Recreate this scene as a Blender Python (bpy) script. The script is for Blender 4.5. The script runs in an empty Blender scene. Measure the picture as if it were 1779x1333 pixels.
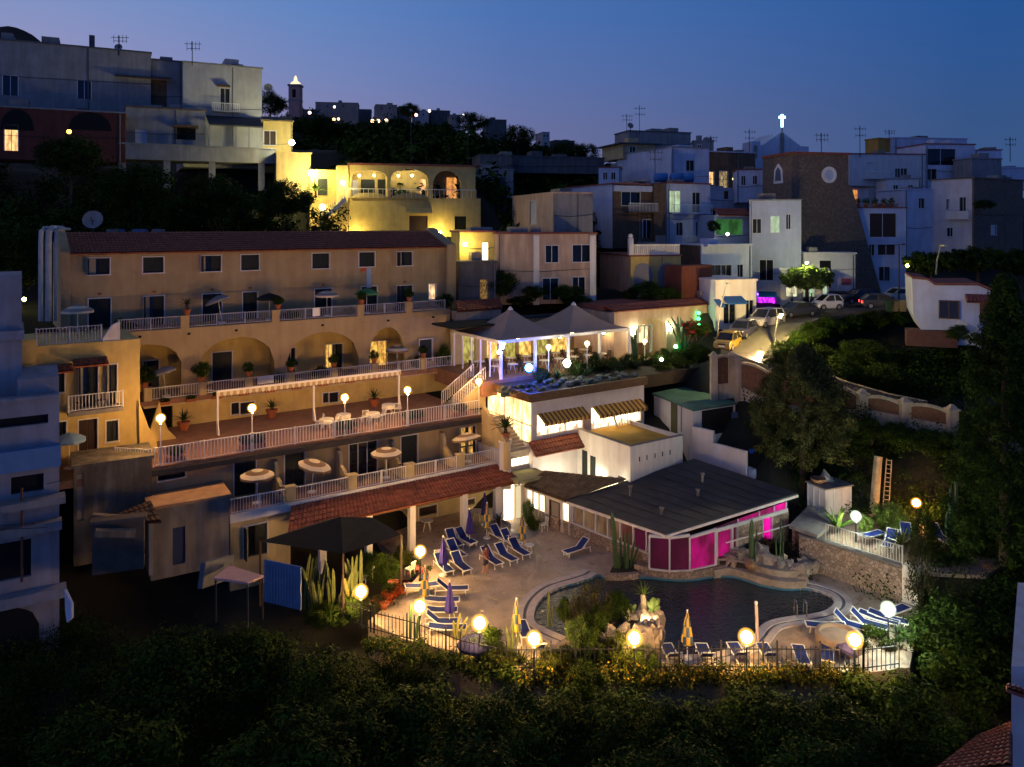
import bpy, math, random
import numpy as np
from math import sin, cos, pi, radians, sqrt
from mathutils import Vector, Matrix
from mathutils.geometry import tessellate_polygon
SC = bpy.context.scene
COL = SC.collection
R = random.Random(11)
# camera (level drone view with a lens shift)
F, CX, HY = 1370.0, 889.5, 390.0
cam = bpy.data.cameras.new("camera"); camo = bpy.data.objects.new("camera", cam); COL.objects.link(camo)
cam.sensor_width = 36; cam.lens = F/1779*36; cam.shift_y = -(666.5-HY)/1779
cam.clip_end = 5000; cam.clip_start = 0.5
camo.rotation_euler = (radians(90), 0, 0); SC.camera = camo
# dusk sky
w = bpy.data.worlds.new("World"); SC.world = w; w.use_nodes = True
nt = w.node_tree; nt.nodes.clear()
def wn(t, **k):
 n = nt.nodes.new(t)
 for a, b in k.items(): setattr(n, a, b)
 return n
def wl(a, b): nt.links.new(a, b)
tc = wn('ShaderNodeTexCoord'); sep = wn('ShaderNodeSeparateXYZ'); wl(tc.outputs['Generated'], sep.inputs[0])
rmp = wn('ShaderNodeValToRGB'); wl(sep.outputs['Z'], rmp.inputs[0])
cr = rmp.color_ramp
SKY = [(0.0, (.185, .170, .310)), (.12, (.140, .165, .350)), (.18, (.105, .168, .405)), (.26, (.070, .165, .440)), (.42, (.085, .135, .30)), (.8, (.10, .125, .23))]
cr.elements[0].position = SKY[0][0]; cr.elements[0].color = SKY[0][1]+(1,)
cr.elements[1].position = SKY[-1][0]; cr.elements[1].color = SKY[-1][1]+(1,)
for p, c in SKY[1:-1]:
 e = cr.elements.new(p); e.color = c+(1,)
mr = wn('ShaderNodeMapRange'); wl(sep.outputs['X'], mr.inputs[0])
mr.inputs[1].default_value = -.5; mr.inputs[2].default_value = .5; mr.inputs[3].default_value = 0.0; mr.inputs[4].default_value = 1.0
r2 = wn('ShaderNodeValToRGB'); wl(mr.outputs[0], r2.inputs[0])
# factors are stored at a third and multiplied back by the background strength
r2.color_ramp.elements[0].color = (.90, .57, .42, 1); r2.color_ramp.elements[1].color = (.085, .18, .23, 1)
for p_, c_ in ((.26, (.55, .46, .395)), (.5, (.333, .333, .333))):
 e = r2.color_ramp.elements.new(p_); e.color = (*c_, 1)
mx = wn('ShaderNodeMix', data_type='RGBA', blend_type='MULTIPLY'); mx.inputs[0].default_value = 1
wl(rmp.outputs[0], mx.inputs[6]); wl(r2.outputs[0], mx.inputs[7])
# the half of the sky behind the viewer is bluer and a little dimmer
my = wn('ShaderNodeMapRange'); wl(sep.outputs['Y'], my.inputs[0]); my.inputs[1].default_value = .3; my.inputs[2].default_value = -.5
mxb = wn('ShaderNodeMix', data_type='RGBA', blend_type='MULTIPLY'); wl(my.outputs[0], mxb.inputs[0]); wl(mx.outputs[2], mxb.inputs[6]); mxb.inputs[7].default_value = (.50, .82, 1.25, 1)
nish = wn('ShaderNodeTexSky', sky_type='NISHITA', sun_disc=False)
nish.sun_elevation = radians(-4); nish.sun_rotation = radians(-70)
mx2 = wn('ShaderNodeMix', data_type='RGBA', blend_type='ADD'); mx2.inputs[0].default_value = 0.01
wl(mxb.outputs[2], mx2.inputs[6]); wl(nish.outputs[0], mx2.inputs[7])
bgn = wn('ShaderNodeBackground'); bgn.inputs[1].default_value = 3.0
wl(mx2.outputs[2], bgn.inputs[0])
out = wn('ShaderNodeOutputWorld'); wl(bgn.outputs[0], out.inputs[0])
SC.view_settings.view_transform = 'Standard'; SC.view_settings.look = 'None'
SC.view_settings.exposure = 0.0; SC.view_settings.gamma = 1.0
SC.render.engine = 'CYCLES'
SC.cycles.use_denoising = True
SC.cycles.max_bounces = 5; SC.cycles.diffuse_bounces = 3; SC.cycles.glossy_bounces = 3; SC.cycles.transmission_bounces = 4; SC.cycles.transparent_max_bounces = 6
SC.cycles.sample_clamp_indirect = 4.0; SC.cycles.caustics_reflective = False; SC.cycles.caustics_refractive = False
# pixel -> point helpers (1779 px wide photograph)
def P(px, py, Y): return Vector(((px-CX)/F*Y, Y, -(py-HY)/F*Y))
def G(px, py, Z): return P(px, py, -Z*F/(py-HY))
class Fr:
 def __init__(s, o, a):
  s.o = o; s.a = radians(a); s.u = (cos(s.a), sin(s.a)); s.n = (sin(s.a), -cos(s.a))
 def pt(s, a, t, z): return Vector((s.o[0]+a*s.u[0]+t*s.n[0], s.o[1]+a*s.u[1]+t*s.n[1], z))
 def s_at(s, px, t=0):
  k = (px-CX)/F; bx = s.o[0]+t*s.n[0]; by = s.o[1]+t*s.n[1]
  return (k*by-bx)/(s.u[0]-k*s.u[1])
 def t_at(s, px, a=0):
  k = (px-CX)/F; bx = s.o[0]+a*s.u[0]; by = s.o[1]+a*s.u[1]
  return (k*by-bx)/(s.n[0]-k*s.n[1])
 def Y(s, px, t=0): return s.pt(s.s_at(px, t), t, 0).y
 def z(s, px, py, t=0): return -(py-HY)/F*s.Y(px, t)
 def rect(s, px0, py0, px1, py1, t=0):
  pm = (px0+px1)/2
  return (s.s_at(px0, t), s.s_at(px1, t), s.z(pm, py1, t), s.z(pm, py0, t))
# materials
MATS = {}
def lin(c): return tuple(((x/255)/12.92 if x/255 <= .04045 else ((x/255+.055)/1.055)**2.4) for x in c)
def newmat(name):
 m = bpy.data.materials.new(name); m.use_nodes = True; t = m.node_tree; t.nodes.clear()
 o = t.nodes.new('ShaderNodeOutputMaterial'); b = t.nodes.new('ShaderNodeBsdfPrincipled'); t.links.new(b.outputs[0], o.inputs[0])
 return m, t, b
def mat(name, col, rough=.8, var=.0, scale=2.0, bump=.0, bscale=20.0, spec=.3, metal=0.0, stain=0.0, trans=0.0):
 """plain surface: base colour with a noise variation of its own, optional weather streaks and bump"""
 if name in MATS: return MATS[name]
 m, t, b = newmat(name); N = t.nodes.new; L = t.links.new
 b.inputs['Roughness'].default_value = rough; b.inputs['Metallic'].default_value = metal
 b.inputs['Specular IOR Level'].default_value = spec
 b.inputs['Base Color'].default_value = (*col, 1)
 geo = N('ShaderNodeNewGeometry')
 last = None
 if var:
  no = N('ShaderNodeTexNoise'); no.inputs['Scale'].default_value = scale; no.inputs['Detail'].default_value = 6; no.inputs['Roughness'].default_value = .62
  L(geo.outputs['Position'], no.inputs['Vector'])
  ra = N('ShaderNodeValToRGB'); L(no.outputs[0], ra.inputs[0])
  ra.color_ramp.elements[0].position = .32; ra.color_ramp.elements[1].position = .68
  ra.color_ramp.elements[0].color = (*[max(0, c*(1-var)) for c in col], 1); ra.color_ramp.elements[1].color = (*[min(1, c*(1+var*.6)) for c in col], 1)
  last = ra.outputs[0]
 if stain:
  mp = N('ShaderNodeMapping'); mp.inputs['Scale'].default_value = (1.3, 1.3, .16); L(geo.outputs['Position'], mp.inputs[0])
  n2 = N('ShaderNodeTexNoise'); n2.inputs['Scale'].default_value = 1.6; n2.inputs['Detail'].default_value = 8; L(mp.outputs[0], n2.inputs['Vector'])
  r3 = N('ShaderNodeValToRGB'); L(n2.outputs[0], r3.inputs[0]); r3.color_ramp.elements[0].position = .42; r3.color_ramp.elements[1].position = .62
  v = 1-stain; r3.color_ramp.elements[0].color = (v, v*.97, v*.93, 1); r3.color_ramp.elements[1].color = (1, 1, 1, 1)
  mm = N('ShaderNodeMix'); mm.data_type = 'RGBA'; mm.blend_type = 'MULTIPLY'; mm.inputs[0].default_value = 1
  if last: L(last, mm.inputs[6])
  else: mm.inputs[6].default_value = (*col, 1)
  L(r3.outputs[0], mm.inputs[7]); last = mm.outputs[2]
 if last: L(last, b.inputs['Base Color'])
 if bump:
  n3 = N('ShaderNodeTexNoise'); n3.inputs['Scale'].default_value = bscale; n3.inputs['Detail'].default_value = 4; L(geo.outputs['Position'], n3.inputs['Vector'])
  bp = N('ShaderNodeBump'); bp.inputs['Strength'].default_value = bump; bp.inputs['Distance'].default_value = .05; L(n3.outputs[0], bp.inputs['Height']); L(bp.outputs[0], b.inputs['Normal'])
 MATS[name] = m; return m
def leafmat(name, c0, c1, rough=.6):
 if name in MATS: return MATS[name]
 m, t, b = newmat(name); N = t.nodes.new; L = t.links.new
 g = N('ShaderNodeNewGeometry'); ra = N('ShaderNodeValToRGB'); L(g.outputs['Random Per Island'], ra.inputs[0])
 ra.color_ramp.elements[0].color = (*c0, 1); ra.color_ramp.elements[1].color = (*c1, 1)
 no = N('ShaderNodeTexNoise'); no.inputs['Scale'].default_value = .5; no.inputs['Detail'].default_value = 3; L(g.outputs['Position'], no.inputs['Vector'])
 r2 = N('ShaderNodeValToRGB'); L(no.outputs[0], r2.inputs[0]); r2.color_ramp.elements[0].position = .38; r2.color_ramp.elements[1].position = .64
 r2.color_ramp.elements[0].color = (.55, .55, .5, 1); r2.color_ramp.elements[1].color = (1.25, 1.2, 1, 1)
 mm = N('ShaderNodeMix'); mm.data_type = 'RGBA'; mm.blend_type = 'MULTIPLY'; mm.inputs[0].default_value = 1
 L(ra.outputs[0], mm.inputs[6]); L(r2.outputs[0], mm.inputs[7]); L(mm.outputs[2], b.inputs['Base Color'])
 b.inputs['Roughness'].default_value = .85; b.inputs['Specular IOR Level'].default_value = .06
 MATS[name] = m; return m
def emit(name, col, s, var=0.0, scale=3.0):
 """something that gives off light; var mixes in dimmer patches (curtains, furniture behind a lit pane)"""
 if name in MATS: return MATS[name]
 m, t, b = newmat(name); N = t.nodes.new; L = t.links.new
 b.inputs['Base Color'].default_value = (.02, .02, .02, 1); b.inputs['Roughness'].default_value = .12; b.inputs['Specular IOR Level'].default_value = .2; b.inputs['Emission Color'].default_value = (*col, 1); b.inputs['Emission Strength'].default_value = s
 if var:
  g = N('ShaderNodeNewGeometry'); mp = N('ShaderNodeMapping'); mp.inputs['Scale'].default_value = (1, 1, .45); L(g.outputs['Position'], mp.inputs[0])
  no = N('ShaderNodeTexNoise'); no.inputs['Scale'].default_value = scale; no.inputs['Detail'].default_value = 5; L(mp.outputs[0], no.inputs['Vector'])
  ra = N('ShaderNodeValToRGB'); L(no.outputs[0], ra.inputs[0]); ra.color_ramp.elements[0].position = .40; ra.color_ramp.elements[1].position = .62
  ra.color_ramp.elements[0].color = (*[c*(1-var)*(.8 if i else 1) for i, c in enumerate(col)], 1); ra.color_ramp.elements[1].color = (*col, 1)
  L(ra.outputs[0], b.inputs['Emission Color'])
 MATS[name] = m; return m
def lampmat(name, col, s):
 """a lamp of two parts: the glowing bulb and a see-through glowing shell that paints the halo round it"""
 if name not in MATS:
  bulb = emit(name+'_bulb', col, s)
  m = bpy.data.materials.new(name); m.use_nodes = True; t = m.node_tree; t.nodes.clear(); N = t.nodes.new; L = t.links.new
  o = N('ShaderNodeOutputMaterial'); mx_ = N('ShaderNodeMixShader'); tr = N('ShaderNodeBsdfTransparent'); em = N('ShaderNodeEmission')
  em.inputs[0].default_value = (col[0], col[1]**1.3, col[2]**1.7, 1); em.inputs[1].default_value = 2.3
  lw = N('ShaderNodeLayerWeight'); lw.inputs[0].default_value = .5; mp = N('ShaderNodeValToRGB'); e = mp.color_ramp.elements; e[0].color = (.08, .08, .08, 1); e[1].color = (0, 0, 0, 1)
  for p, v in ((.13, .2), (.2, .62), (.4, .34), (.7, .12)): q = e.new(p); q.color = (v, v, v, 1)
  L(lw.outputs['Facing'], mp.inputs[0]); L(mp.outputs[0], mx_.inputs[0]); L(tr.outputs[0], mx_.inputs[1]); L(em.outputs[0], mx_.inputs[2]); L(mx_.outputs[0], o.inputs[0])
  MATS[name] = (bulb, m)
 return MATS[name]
def stonemat(name, c0, c1, scale=2.2, mortar=(.10, .085, .065)):
 if name in MATS: return MATS[name]
 m, t, b = newmat(name); N = t.nodes.new; L = t.links.new
 g = N('ShaderNodeNewGeometry'); vo = N('ShaderNodeTexVoronoi'); vo.inputs['Scale'].default_value = scale; L(g.outputs['Position'], vo.inputs['Vector'])
 ve = N('ShaderNodeTexVoronoi'); ve.feature = 'DISTANCE_TO_EDGE'; ve.inputs['Scale'].default_value = scale; L(g.outputs['Position'], ve.inputs['Vector'])
 sx = N('ShaderNodeSeparateColor'); L(vo.outputs['Color'], sx.inputs[0])
 ra = N('ShaderNodeValToRGB'); L(sx.outputs[0], ra.inputs[0]); ra.color_ramp.elements[0].color = (*c0, 1); ra.color_ramp.elements[1].color = (*c1, 1)
 lt = N('ShaderNodeValToRGB'); L(ve.outputs[0], lt.inputs[0]); lt.color_ramp.elements[0].position = .03; lt.color_ramp.elements[1].position = .09
 mm = N('ShaderNodeMix'); mm.data_type = 'RGBA'; L(lt.outputs[0], mm.inputs[0]); mm.inputs[6].default_value = (*mortar, 1); L(ra.outputs[0], mm.inputs[7])
 L(mm.outputs[2], b.inputs['Base Color']); b.inputs['Roughness'].default_value = .85
 bp = N('ShaderNodeBump'); bp.inputs['Strength'].default_value = .7; bp.inputs['Distance'].default_value = .08; L(lt.outputs[0], bp.inputs['Height']); L(bp.outputs[0], b.inputs['Normal'])
 MATS[name] = m; return m
def stripemat(name, c0, c1, freq, axis=0, rough=.8):
 """woven stripes along an object-space axis"""
 if name in MATS: return MATS[name]
 m, t, b = newmat(name); N = t.nodes.new; L = t.links.new
 g = N('ShaderNodeTexCoord'); s = N('ShaderNodeSeparateXYZ'); L(g.outputs['Object'], s.inputs[0])
 src = s.outputs[axis]
 if axis == 3: pass
 mu = N('ShaderNodeMath'); mu.operation = 'MULTIPLY'; mu.inputs[1].default_value = freq; L(src, mu.inputs[0])
 fr = N('ShaderNodeMath'); fr.operation = 'FRACT'; L(mu.outputs[0], fr.inputs[0])
 gt = N('ShaderNodeMath'); gt.operation = 'GREATER_THAN'; gt.inputs[1].default_value = .5; L(fr.outputs[0], gt.inputs[0])
 mm = N('ShaderNodeMix'); mm.data_type = 'RGBA'; L(gt.outputs[0], mm.inputs[0]); mm.inputs[6].default_value = (*c0, 1); mm.inputs[7].default_value = (*c1, 1)
 L(mm.outputs[2], b.inputs['Base Color']); b.inputs['Roughness'].default_value = rough
 MATS[name] = m; return m
# walls
cream = mat('cream_plaster', (.37, .275, .145), .9, .12, 1.1, .25, 9, stain=.09)
yellow = mat('yellow_plaster', (.54, .40, .14), .9, .14, 1.2, .2, 9, stain=.08)
ochre = mat('ochre_plaster', (.52, .40, .20), .9, .12, 1.0, .2, 9, stain=.15)
white = mat('white_plaster', (.56, .53, .53), .9, .10, .9, .15, 8, stain=.07)
whitec = mat('clean_white_plaster', (.74, .70, .64), .85, .07, 1.2, .1, 8, stain=.10)
bluew = mat('bluish_white_plaster', (.48, .52, .64), .9, .12, .6, .15, 8, stain=.07)
greyw = mat('grey_render', (.24, .235, .235), .92, .16, .8, .2, 7, stain=.14)
dgrey = mat('dark_grey_render', (.11, .11, .115), .92, .2, .8, .2, 7, stain=.2)
tufo = stonemat('tuff_stone', (.13, .088, .062), (.19, .135, .095), 3.4, (.10, .072, .05))
brickb = mat('brown_block_wall', (.14, .09, .055), .95, .25, 2.0, .4, 6, stain=.2)
peach = mat('peach_plaster', (.52, .37, .27), .9, .12, .9, .2, 8, stain=.2)
pink = mat('red_plaster', (.12, .035, .026), .9, .15, 1, .2, 8, stain=.2)
orange = mat('orange_plaster', (.48, .26, .06), .9, .12, 1, .2, 8, stain=.2)
trimw = mat('white_trim', (.56, .54, .53), .6, .05, 3)
paintw = mat('white_painted_metal', (.74, .70, .64), .45, .04, 4)
paintd = mat('dark_metal', (.03, .03, .032), .5, .1, 4)
# roofs and floors
terra = mat('terracotta', (.24, .072, .038), .85, .38, 2.4, .2, 14)
terraf = mat('terracotta_floor', (.26, .125, .065), .6, .25, 1.6, .1, 20)
tileold = mat('lichen_tiles', (.15, .105, .055), .9, .45, 2.2, .3, 12)
felt = mat('roof_felt', (.060, .058, .056), .85, .28, .9, .3, 6)
greenf = mat('green_roof_paint', (.045, .13, .10), .8, .3, .8, .2, 8)
ochf = mat('ochre_roof_paint', (.52, .29, .03), .8, .3, .7, .1, 8)
redf = mat('red_roof_edge', (.22, .07, .05), .85, .25, 2)
asph = mat('asphalt', (.12, .108, .088), .8, .25, .8, .3, 18)
conc = mat('concrete', (.24, .22, .20), .9, .2, 1.2, .2, 10, stain=.2)
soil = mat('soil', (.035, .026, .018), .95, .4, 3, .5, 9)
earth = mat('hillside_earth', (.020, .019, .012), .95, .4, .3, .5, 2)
# openings
dglass = mat('dark_glass', (.008, .010, .013), .08, 0, spec=.5)
shut = mat('dark_green_shutter', (.010, .014, .013), .55, .2, 5)
shutb = mat('brown_shutter', (.045, .022, .012), .6, .2, 5)
dark = mat('dark_interior', (.006, .006, .007), .9)
wood = mat('brown_wood', (.10, .055, .028), .7, .3, 4)
woodl = mat('light_wood', (.34, .24, .13), .7, .25, 3)
# fabric
bluefab = mat('blue_fabric', (.010, .024, .14), .8, .15, 5)
navyfab = mat('navy_fabric', (.03, .02, .16), .85, .15, 5)
greenfab = mat('green_fabric', (.07, .22, .07), .85, .1, 3)
darkfab = mat('dark_green_netting', (.011, .014, .012), .95, .3, 2)
tentfab = mat('tent_canvas', (.31, .235, .20), .85, .1, .8)
bluecan = mat('blue_awning', (.02, .10, .30), .8, .1, 3)
redcan = mat('red_awning', (.20, .03, .02), .8, .2, 3)
terrapot = mat('terracotta_pot', (.32, .10, .04), .85, .2, 5)
tarp = mat('blue_sheet', (.10, .17, .28), .6, .2, 2)
skin = mat('skin', (.38, .20, .13), .6)
stonew = stonemat('rubble_stone', (.24, .17, .125), (.44, .33, .245), 4.6, (.17, .125, .09))
rockm = mat('pale_rock', (.34, .27, .21), .95, .4, 1.8, .9, 4)
cactm = mat('cactus_skin', (.05, .095, .035), .6, .25, 4)
barkm = mat('bark', (.06, .042, .028), .95, .35, 3, .6, 8)
deadw = mat('bare_wood', (.33, .26, .16), .8, .3, 2, .4, 6)
# lights
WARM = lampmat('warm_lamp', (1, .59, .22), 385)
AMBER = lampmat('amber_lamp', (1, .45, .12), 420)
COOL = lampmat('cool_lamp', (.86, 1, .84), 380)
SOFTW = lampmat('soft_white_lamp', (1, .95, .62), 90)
# mesh builder
OFF = {}
class MB:
 def __init__(s): s.v = []; s.f = []; s.m = []
 def add(s, vs, fs, mi=0):
  b = len(s.v); s.v += [tuple(x) for x in vs]
  for f in fs: s.f.append(tuple(b+i for i in f)); s.m.append(mi)
  return s
 def hexa(s, a, mi=0):  # 8 corners: bottom 4, top 4
  return s.add(a, [(3, 2, 1, 0), (4, 5, 6, 7), (0, 1, 5, 4), (1, 2, 6, 5), (2, 3, 7, 6), (3, 0, 4, 7)], mi)
 def box(s, x0, x1, y0, y1, z0, z1, mi=0):
  return s.hexa([(x0, y0, z0), (x1, y0, z0), (x1, y1, z0), (x0, y1, z0), (x0, y0, z1), (x1, y0, z1), (x1, y1, z1), (x0, y1, z1)], mi)
 def ob(s, fr, s0, s1, t0, t1, z0, z1, mi=0):
  p = fr.pt
  return s.hexa([p(s0, t1, z0), p(s1, t1, z0), p(s1, t0, z0), p(s0, t0, z0), p(s0, t1, z1), p(s1, t1, z1), p(s1, t0, z1), p(s0, t0, z1)], mi)
 def bar(s, a, b, w=.05, h=None, mi=0):
  a = Vector(a); b = Vector(b); d = b-a
  if d.length < 1e-6: return s
  h = h or w; d.normalize(); up = Vector((0, 0, 1)) if abs(d.z) < .95 else Vector((1, 0, 0))
  x = d.cross(up).normalized()*w/2; y = x.cross(d).normalized()*h/2
  return s.hexa([a-x-y, a+x-y, a+x+y, a-x+y, b-x-y, b+x-y, b+x+y, b-x+y], mi)
 def tube(s, pts, rad, n=6, mi=0, cap=True):
  pts = [Vector(p) for p in pts]; rad = rad if isinstance(rad, (list, tuple)) else [rad]*len(pts)
  b = len(s.v); k = len(pts)
  for i, p in enumerate(pts):
   d = (pts[min(i+1, k-1)]-pts[max(i-1, 0)]).normalized()
   up = Vector((0, 0, 1)) if abs(d.z) < .9 else Vector((1, 0, 0))
   x = d.cross(up).normalized(); y = x.cross(d)
   for j in range(n):
    a = 2*pi*j/n; s.v.append(tuple(p+(x*cos(a)+y*sin(a))*rad[i]))
  for i in range(k-1):
   for j in range(n):
    j2 = (j+1) % n; s.f.append((b+i*n+j, b+i*n+j2, b+(i+1)*n+j2, b+(i+1)*n+j)); s.m.append(mi)
  if cap:
   s.f.append(tuple(b+j for j in range(n-1, -1, -1))); s.m.append(mi); s.f.append(tuple(b+(k-1)*n+j for j in range(n))); s.m.append(mi)
  return s
 def lathe(s, c, prof, n=12, mi=0, wob=None):
  b = len(s.v); c = Vector(c); k = len(prof)
  for (r, z) in prof:
   for j in range(n):
    a = 2*pi*j/n; q = r*(1+(wob(j) if wob else 0)); s.v.append((c.x+q*cos(a), c.y+q*sin(a), c.z+z))
  for i in range(k-1):
   for j in range(n):
    j2 = (j+1) % n; s.f.append((b+i*n+j, b+i*n+j2, b+(i+1)*n+j2, b+(i+1)*n+j)); s.m.append(mi)
  s.f.append(tuple(b+j for j in range(n-1, -1, -1))); s.m.append(mi); s.f.append(tuple(b+(k-1)*n+j for j in range(n))); s.m.append(mi)
  return s
 def sph(s, c, r, n=12, k=7, mi=0, sz=None):
  sz = sz or 1
  return s.lathe(c, [(r*sin(pi*(i+.02)/(k-1) if i == 0 else pi*(i-.02)/(k-1) if i == k-1 else pi*i/(k-1)), -r*sz*cos(pi*i/(k-1))) for i in range(k)], n, mi)
 def prism(s, poly, z0, z1, mi=0):
  n = len(poly); b = len(s.v)
  for z in (z0, z1):
   for p in poly: s.v.append((p[0], p[1], z if not callable(z) else z(p)))
  tris = tessellate_polygon([[Vector((p[0], p[1], 0)) for p in poly]])
  for t in tris:
   s.f.append(tuple(b+i for i in t)); s.m.append(mi); s.f.append(tuple(b+n+i for i in reversed(t))); s.m.append(mi)
  for i in range(n):
   j = (i+1) % n; s.f.append((b+i, b+j, b+n+j, b+n+i)); s.m.append(mi)
  return s
 def prof(s, fr, poly, s0, s1, mi=0):
  """a (t,z) profile extruded along the frame's length"""
  n = len(poly); b = len(s.v)
  for a in (s0, s1):
   for (t, z) in poly: s.v.append(tuple(fr.pt(a, t, z)))
  for t in tessellate_polygon([[Vector((p[0], p[1], 0)) for p in poly]]):
   s.f.append(tuple(b+i for i in t)); s.m.append(mi); s.f.append(tuple(b+n+i for i in reversed(t))); s.m.append(mi)
  for i in range(n):
   j = (i+1) % n; s.f.append((b+i, b+j, b+n+j, b+n+i)); s.m.append(mi)
  return s
 def face(s, fr, poly, t0, t1, mi=0):
  """an (s,z) outline given real thickness from t0 to t1"""
  n = len(poly); b = len(s.v)
  for t in (t0, t1):
   for (a, z) in poly: s.v.append(tuple(fr.pt(a, t, z)))
  for q in tessellate_polygon([[Vector((p[0], p[1], 0)) for p in poly]]):
   s.f.append(tuple(b+i for i in q)); s.m.append(mi); s.f.append(tuple(b+n+i for i in reversed(q))); s.m.append(mi)
  for i in range(n):
   j = (i+1) % n; s.f.append((b+i, b+j, b+n+j, b+n+i)); s.m.append(mi)
  return s
 def wall(s, fr, t, s0, s1, z0, z1, th, holes, mi=0):
  xs = sorted({s0, s1, *[min(max(h[0], s0), s1) for h in holes], *[min(max(h[1], s0), s1) for h in holes]})
  zs = sorted({z0, z1, *[min(max(h[2], z0), z1) for h in holes], *[min(max(h[3], z0), z1) for h in holes]})
  for i in range(len(xs)-1):
   j = 0
   while j < len(zs)-1:
    xm = (xs[i]+xs[i+1])/2
    def hole(j): zm = (zs[j]+zs[j+1])/2; return any(h[0] < xm < h[1] and h[2] < zm < h[3] for h in holes)
    if hole(j): j += 1; continue
    k = j
    while k+1 < len(zs)-1 and not hole(k+1): k += 1
    s.ob(fr, xs[i], xs[i+1], t-th, t, zs[j], zs[k+1], mi); j = k+1
  return s
 def arch(s, fr, t, s0, s1, z0, z1, th, arches, mi=0, mi2=0, seg=14):
  """wall with arched openings (a, b, spring height, rise); reveals of thickness th"""
  xs = [s0]
  cur = s0
  for (a, b, zs, ri) in arches:
   if a > cur+1e-4: s.ob(fr, cur, a, t-th, t, z0, z1, mi)
   q = [(a+(b-a)*i/seg, zs+ri*sqrt(max(0, 1-(2*i/seg-1)**2))) for i in range(seg+1)]
   for (xa, za), (xb, zb) in zip(q, q[1:]):
    p = fr.pt
    s.hexa([p(xa, t, za), p(xb, t, zb), p(xb, t-th, zb), p(xa, t-th, za), p(xa, t, z1), p(xb, t, z1), p(xb, t-th, z1), p(xa, t-th, z1)], mi)
   cur = b
  if cur < s1: s.ob(fr, cur, s1, t-th, t, z0, z1, mi)
  return s
 def tiles(s, A, B, C, D, mi=0, w=.26, rowl=.42, h=.06):
  """pantiled slope: A,B upper edge, C,D lower edge (C under B)"""
  A, B, C, D = map(Vector, (A, B, C, D)); nrm = (B-A).cross(D-A).normalized()
  if nrm.z < 0: nrm = -nrm
  nc = max(2, int((C-D).length/w)); nr = max(2, int((D-A).length/rowl)); q = 4
  prof = [0, .75, 1, .75]
  b = len(s.v); cols = nc*q+1; rows = []
  for r in range(nr):
   rows += [(r/nr, .0), ((r+1)/nr, .045)]
  for (v, e) in rows:
   for c in range(cols):
    u = c/(cols-1); p = A.lerp(B, u).lerp(D.lerp(C, u), v); s.v.append(tuple(p+nrm*(prof[c % q]*h+e)))
  for i in range(len(rows)-1):
   for c in range(cols-1):
    s.f.append((b+i*cols+c, b+i*cols+c+1, b+(i+1)*cols+c+1, b+(i+1)*cols+c)); s.m.append(mi)
  for e0, e1 in ((A, B), (B, C), (C, D), (D, A)):  # solid underside
   s.add([e0, e1, e1-nrm*.12, e0-nrm*.12], [(0, 1, 2, 3)], mi)
  s.add([A-nrm*.12, B-nrm*.12, C-nrm*.12, D-nrm*.12], [(0, 1, 2, 3)], mi)
  return s
 def build(s, name, mats, parent=None, local=False, smooth=False):
  me = bpy.data.meshes.new(name)
  off = Vector((0, 0, 0))
  if parent is not None and not local: off = OFF[parent.name]
  v = np.array(s.v, dtype=np.float64).reshape(-1, 3)-np.array(off)
  me.from_pydata(v.tolist(), [], s.f)
  for m in (mats if isinstance(mats, (list, tuple)) else [mats]): me.materials.append(m)
  if any(s.m): me.polygons.foreach_set('material_index', s.m)
  if smooth: me.polygons.foreach_set('use_smooth', [True]*len(me.polygons))
  me.update()
  o = bpy.data.objects.new(name, me); COL.objects.link(o)
  if parent is not None: o.parent = parent
  OFF[o.name] = off
  return o
def tag(o, label, cat, group=None):
 o['label'] = label; o['category'] = cat
 if group: o['group'] = group
 return o
def T(name, label, cat, loc=(0, 0, 0), rz=0, group=None):
 o = bpy.data.objects.new(name, None); COL.objects.link(o); o.location = loc; o.rotation_euler = (0, 0, rz); o.empty_display_size = .3
 OFF[o.name] = Vector(loc)
 return tag(o, label, cat, group)
def struct(name, mb, m, **k):
 o = mb.build(name, m, **k); o['kind'] = 'structure'; return o
def stuff(o, label=None, cat=None):
 o['kind'] = 'stuff'
 if label: o['label'] = label; o['category'] = cat
 return o
def dup(root, loc, rz=0, label=None, scale=None, group=None):
 kids = {}
 for o in DUPKIDS[root.name]: kids.setdefault(o.parent.name, []).append(o)
 def cp(o, par):
  c = o.copy(); COL.objects.link(c)
  if par is not None: c.parent = par
  for ch in kids.get(o.name, []): cp(ch, c)
  return c
 r = cp(root, None); r.location = loc; r.rotation_euler = (0, 0, rz)
 if scale: r.scale = (scale,)*3 if not isinstance(scale, (tuple, list)) else scale
 if label: r['label'] = label
 if group: r['group'] = group
 OFF[r.name] = Vector(loc)
 return r
DUPKIDS = {}
class Kind:
 """one prototype, then placed copies: place() moves the prototype first, then copies it"""
 def __init__(s, root, kids): s.r = root; s.used = False; DUPKIDS[root.name] = kids
 def place(s, loc, rz=0, label=None, scale=None, group=None):
  if not s.used:
   s.used = True; s.r.location = loc; s.r.rotation_euler = (0, 0, rz)
   if label: s.r['label'] = label
   if scale: s.r.scale = (scale,)*3 if not isinstance(scale, (tuple, list)) else scale
   if group: s.r['group'] = group
   return s.r
  return dup(s.r, loc, rz, label, scale, group)
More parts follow.
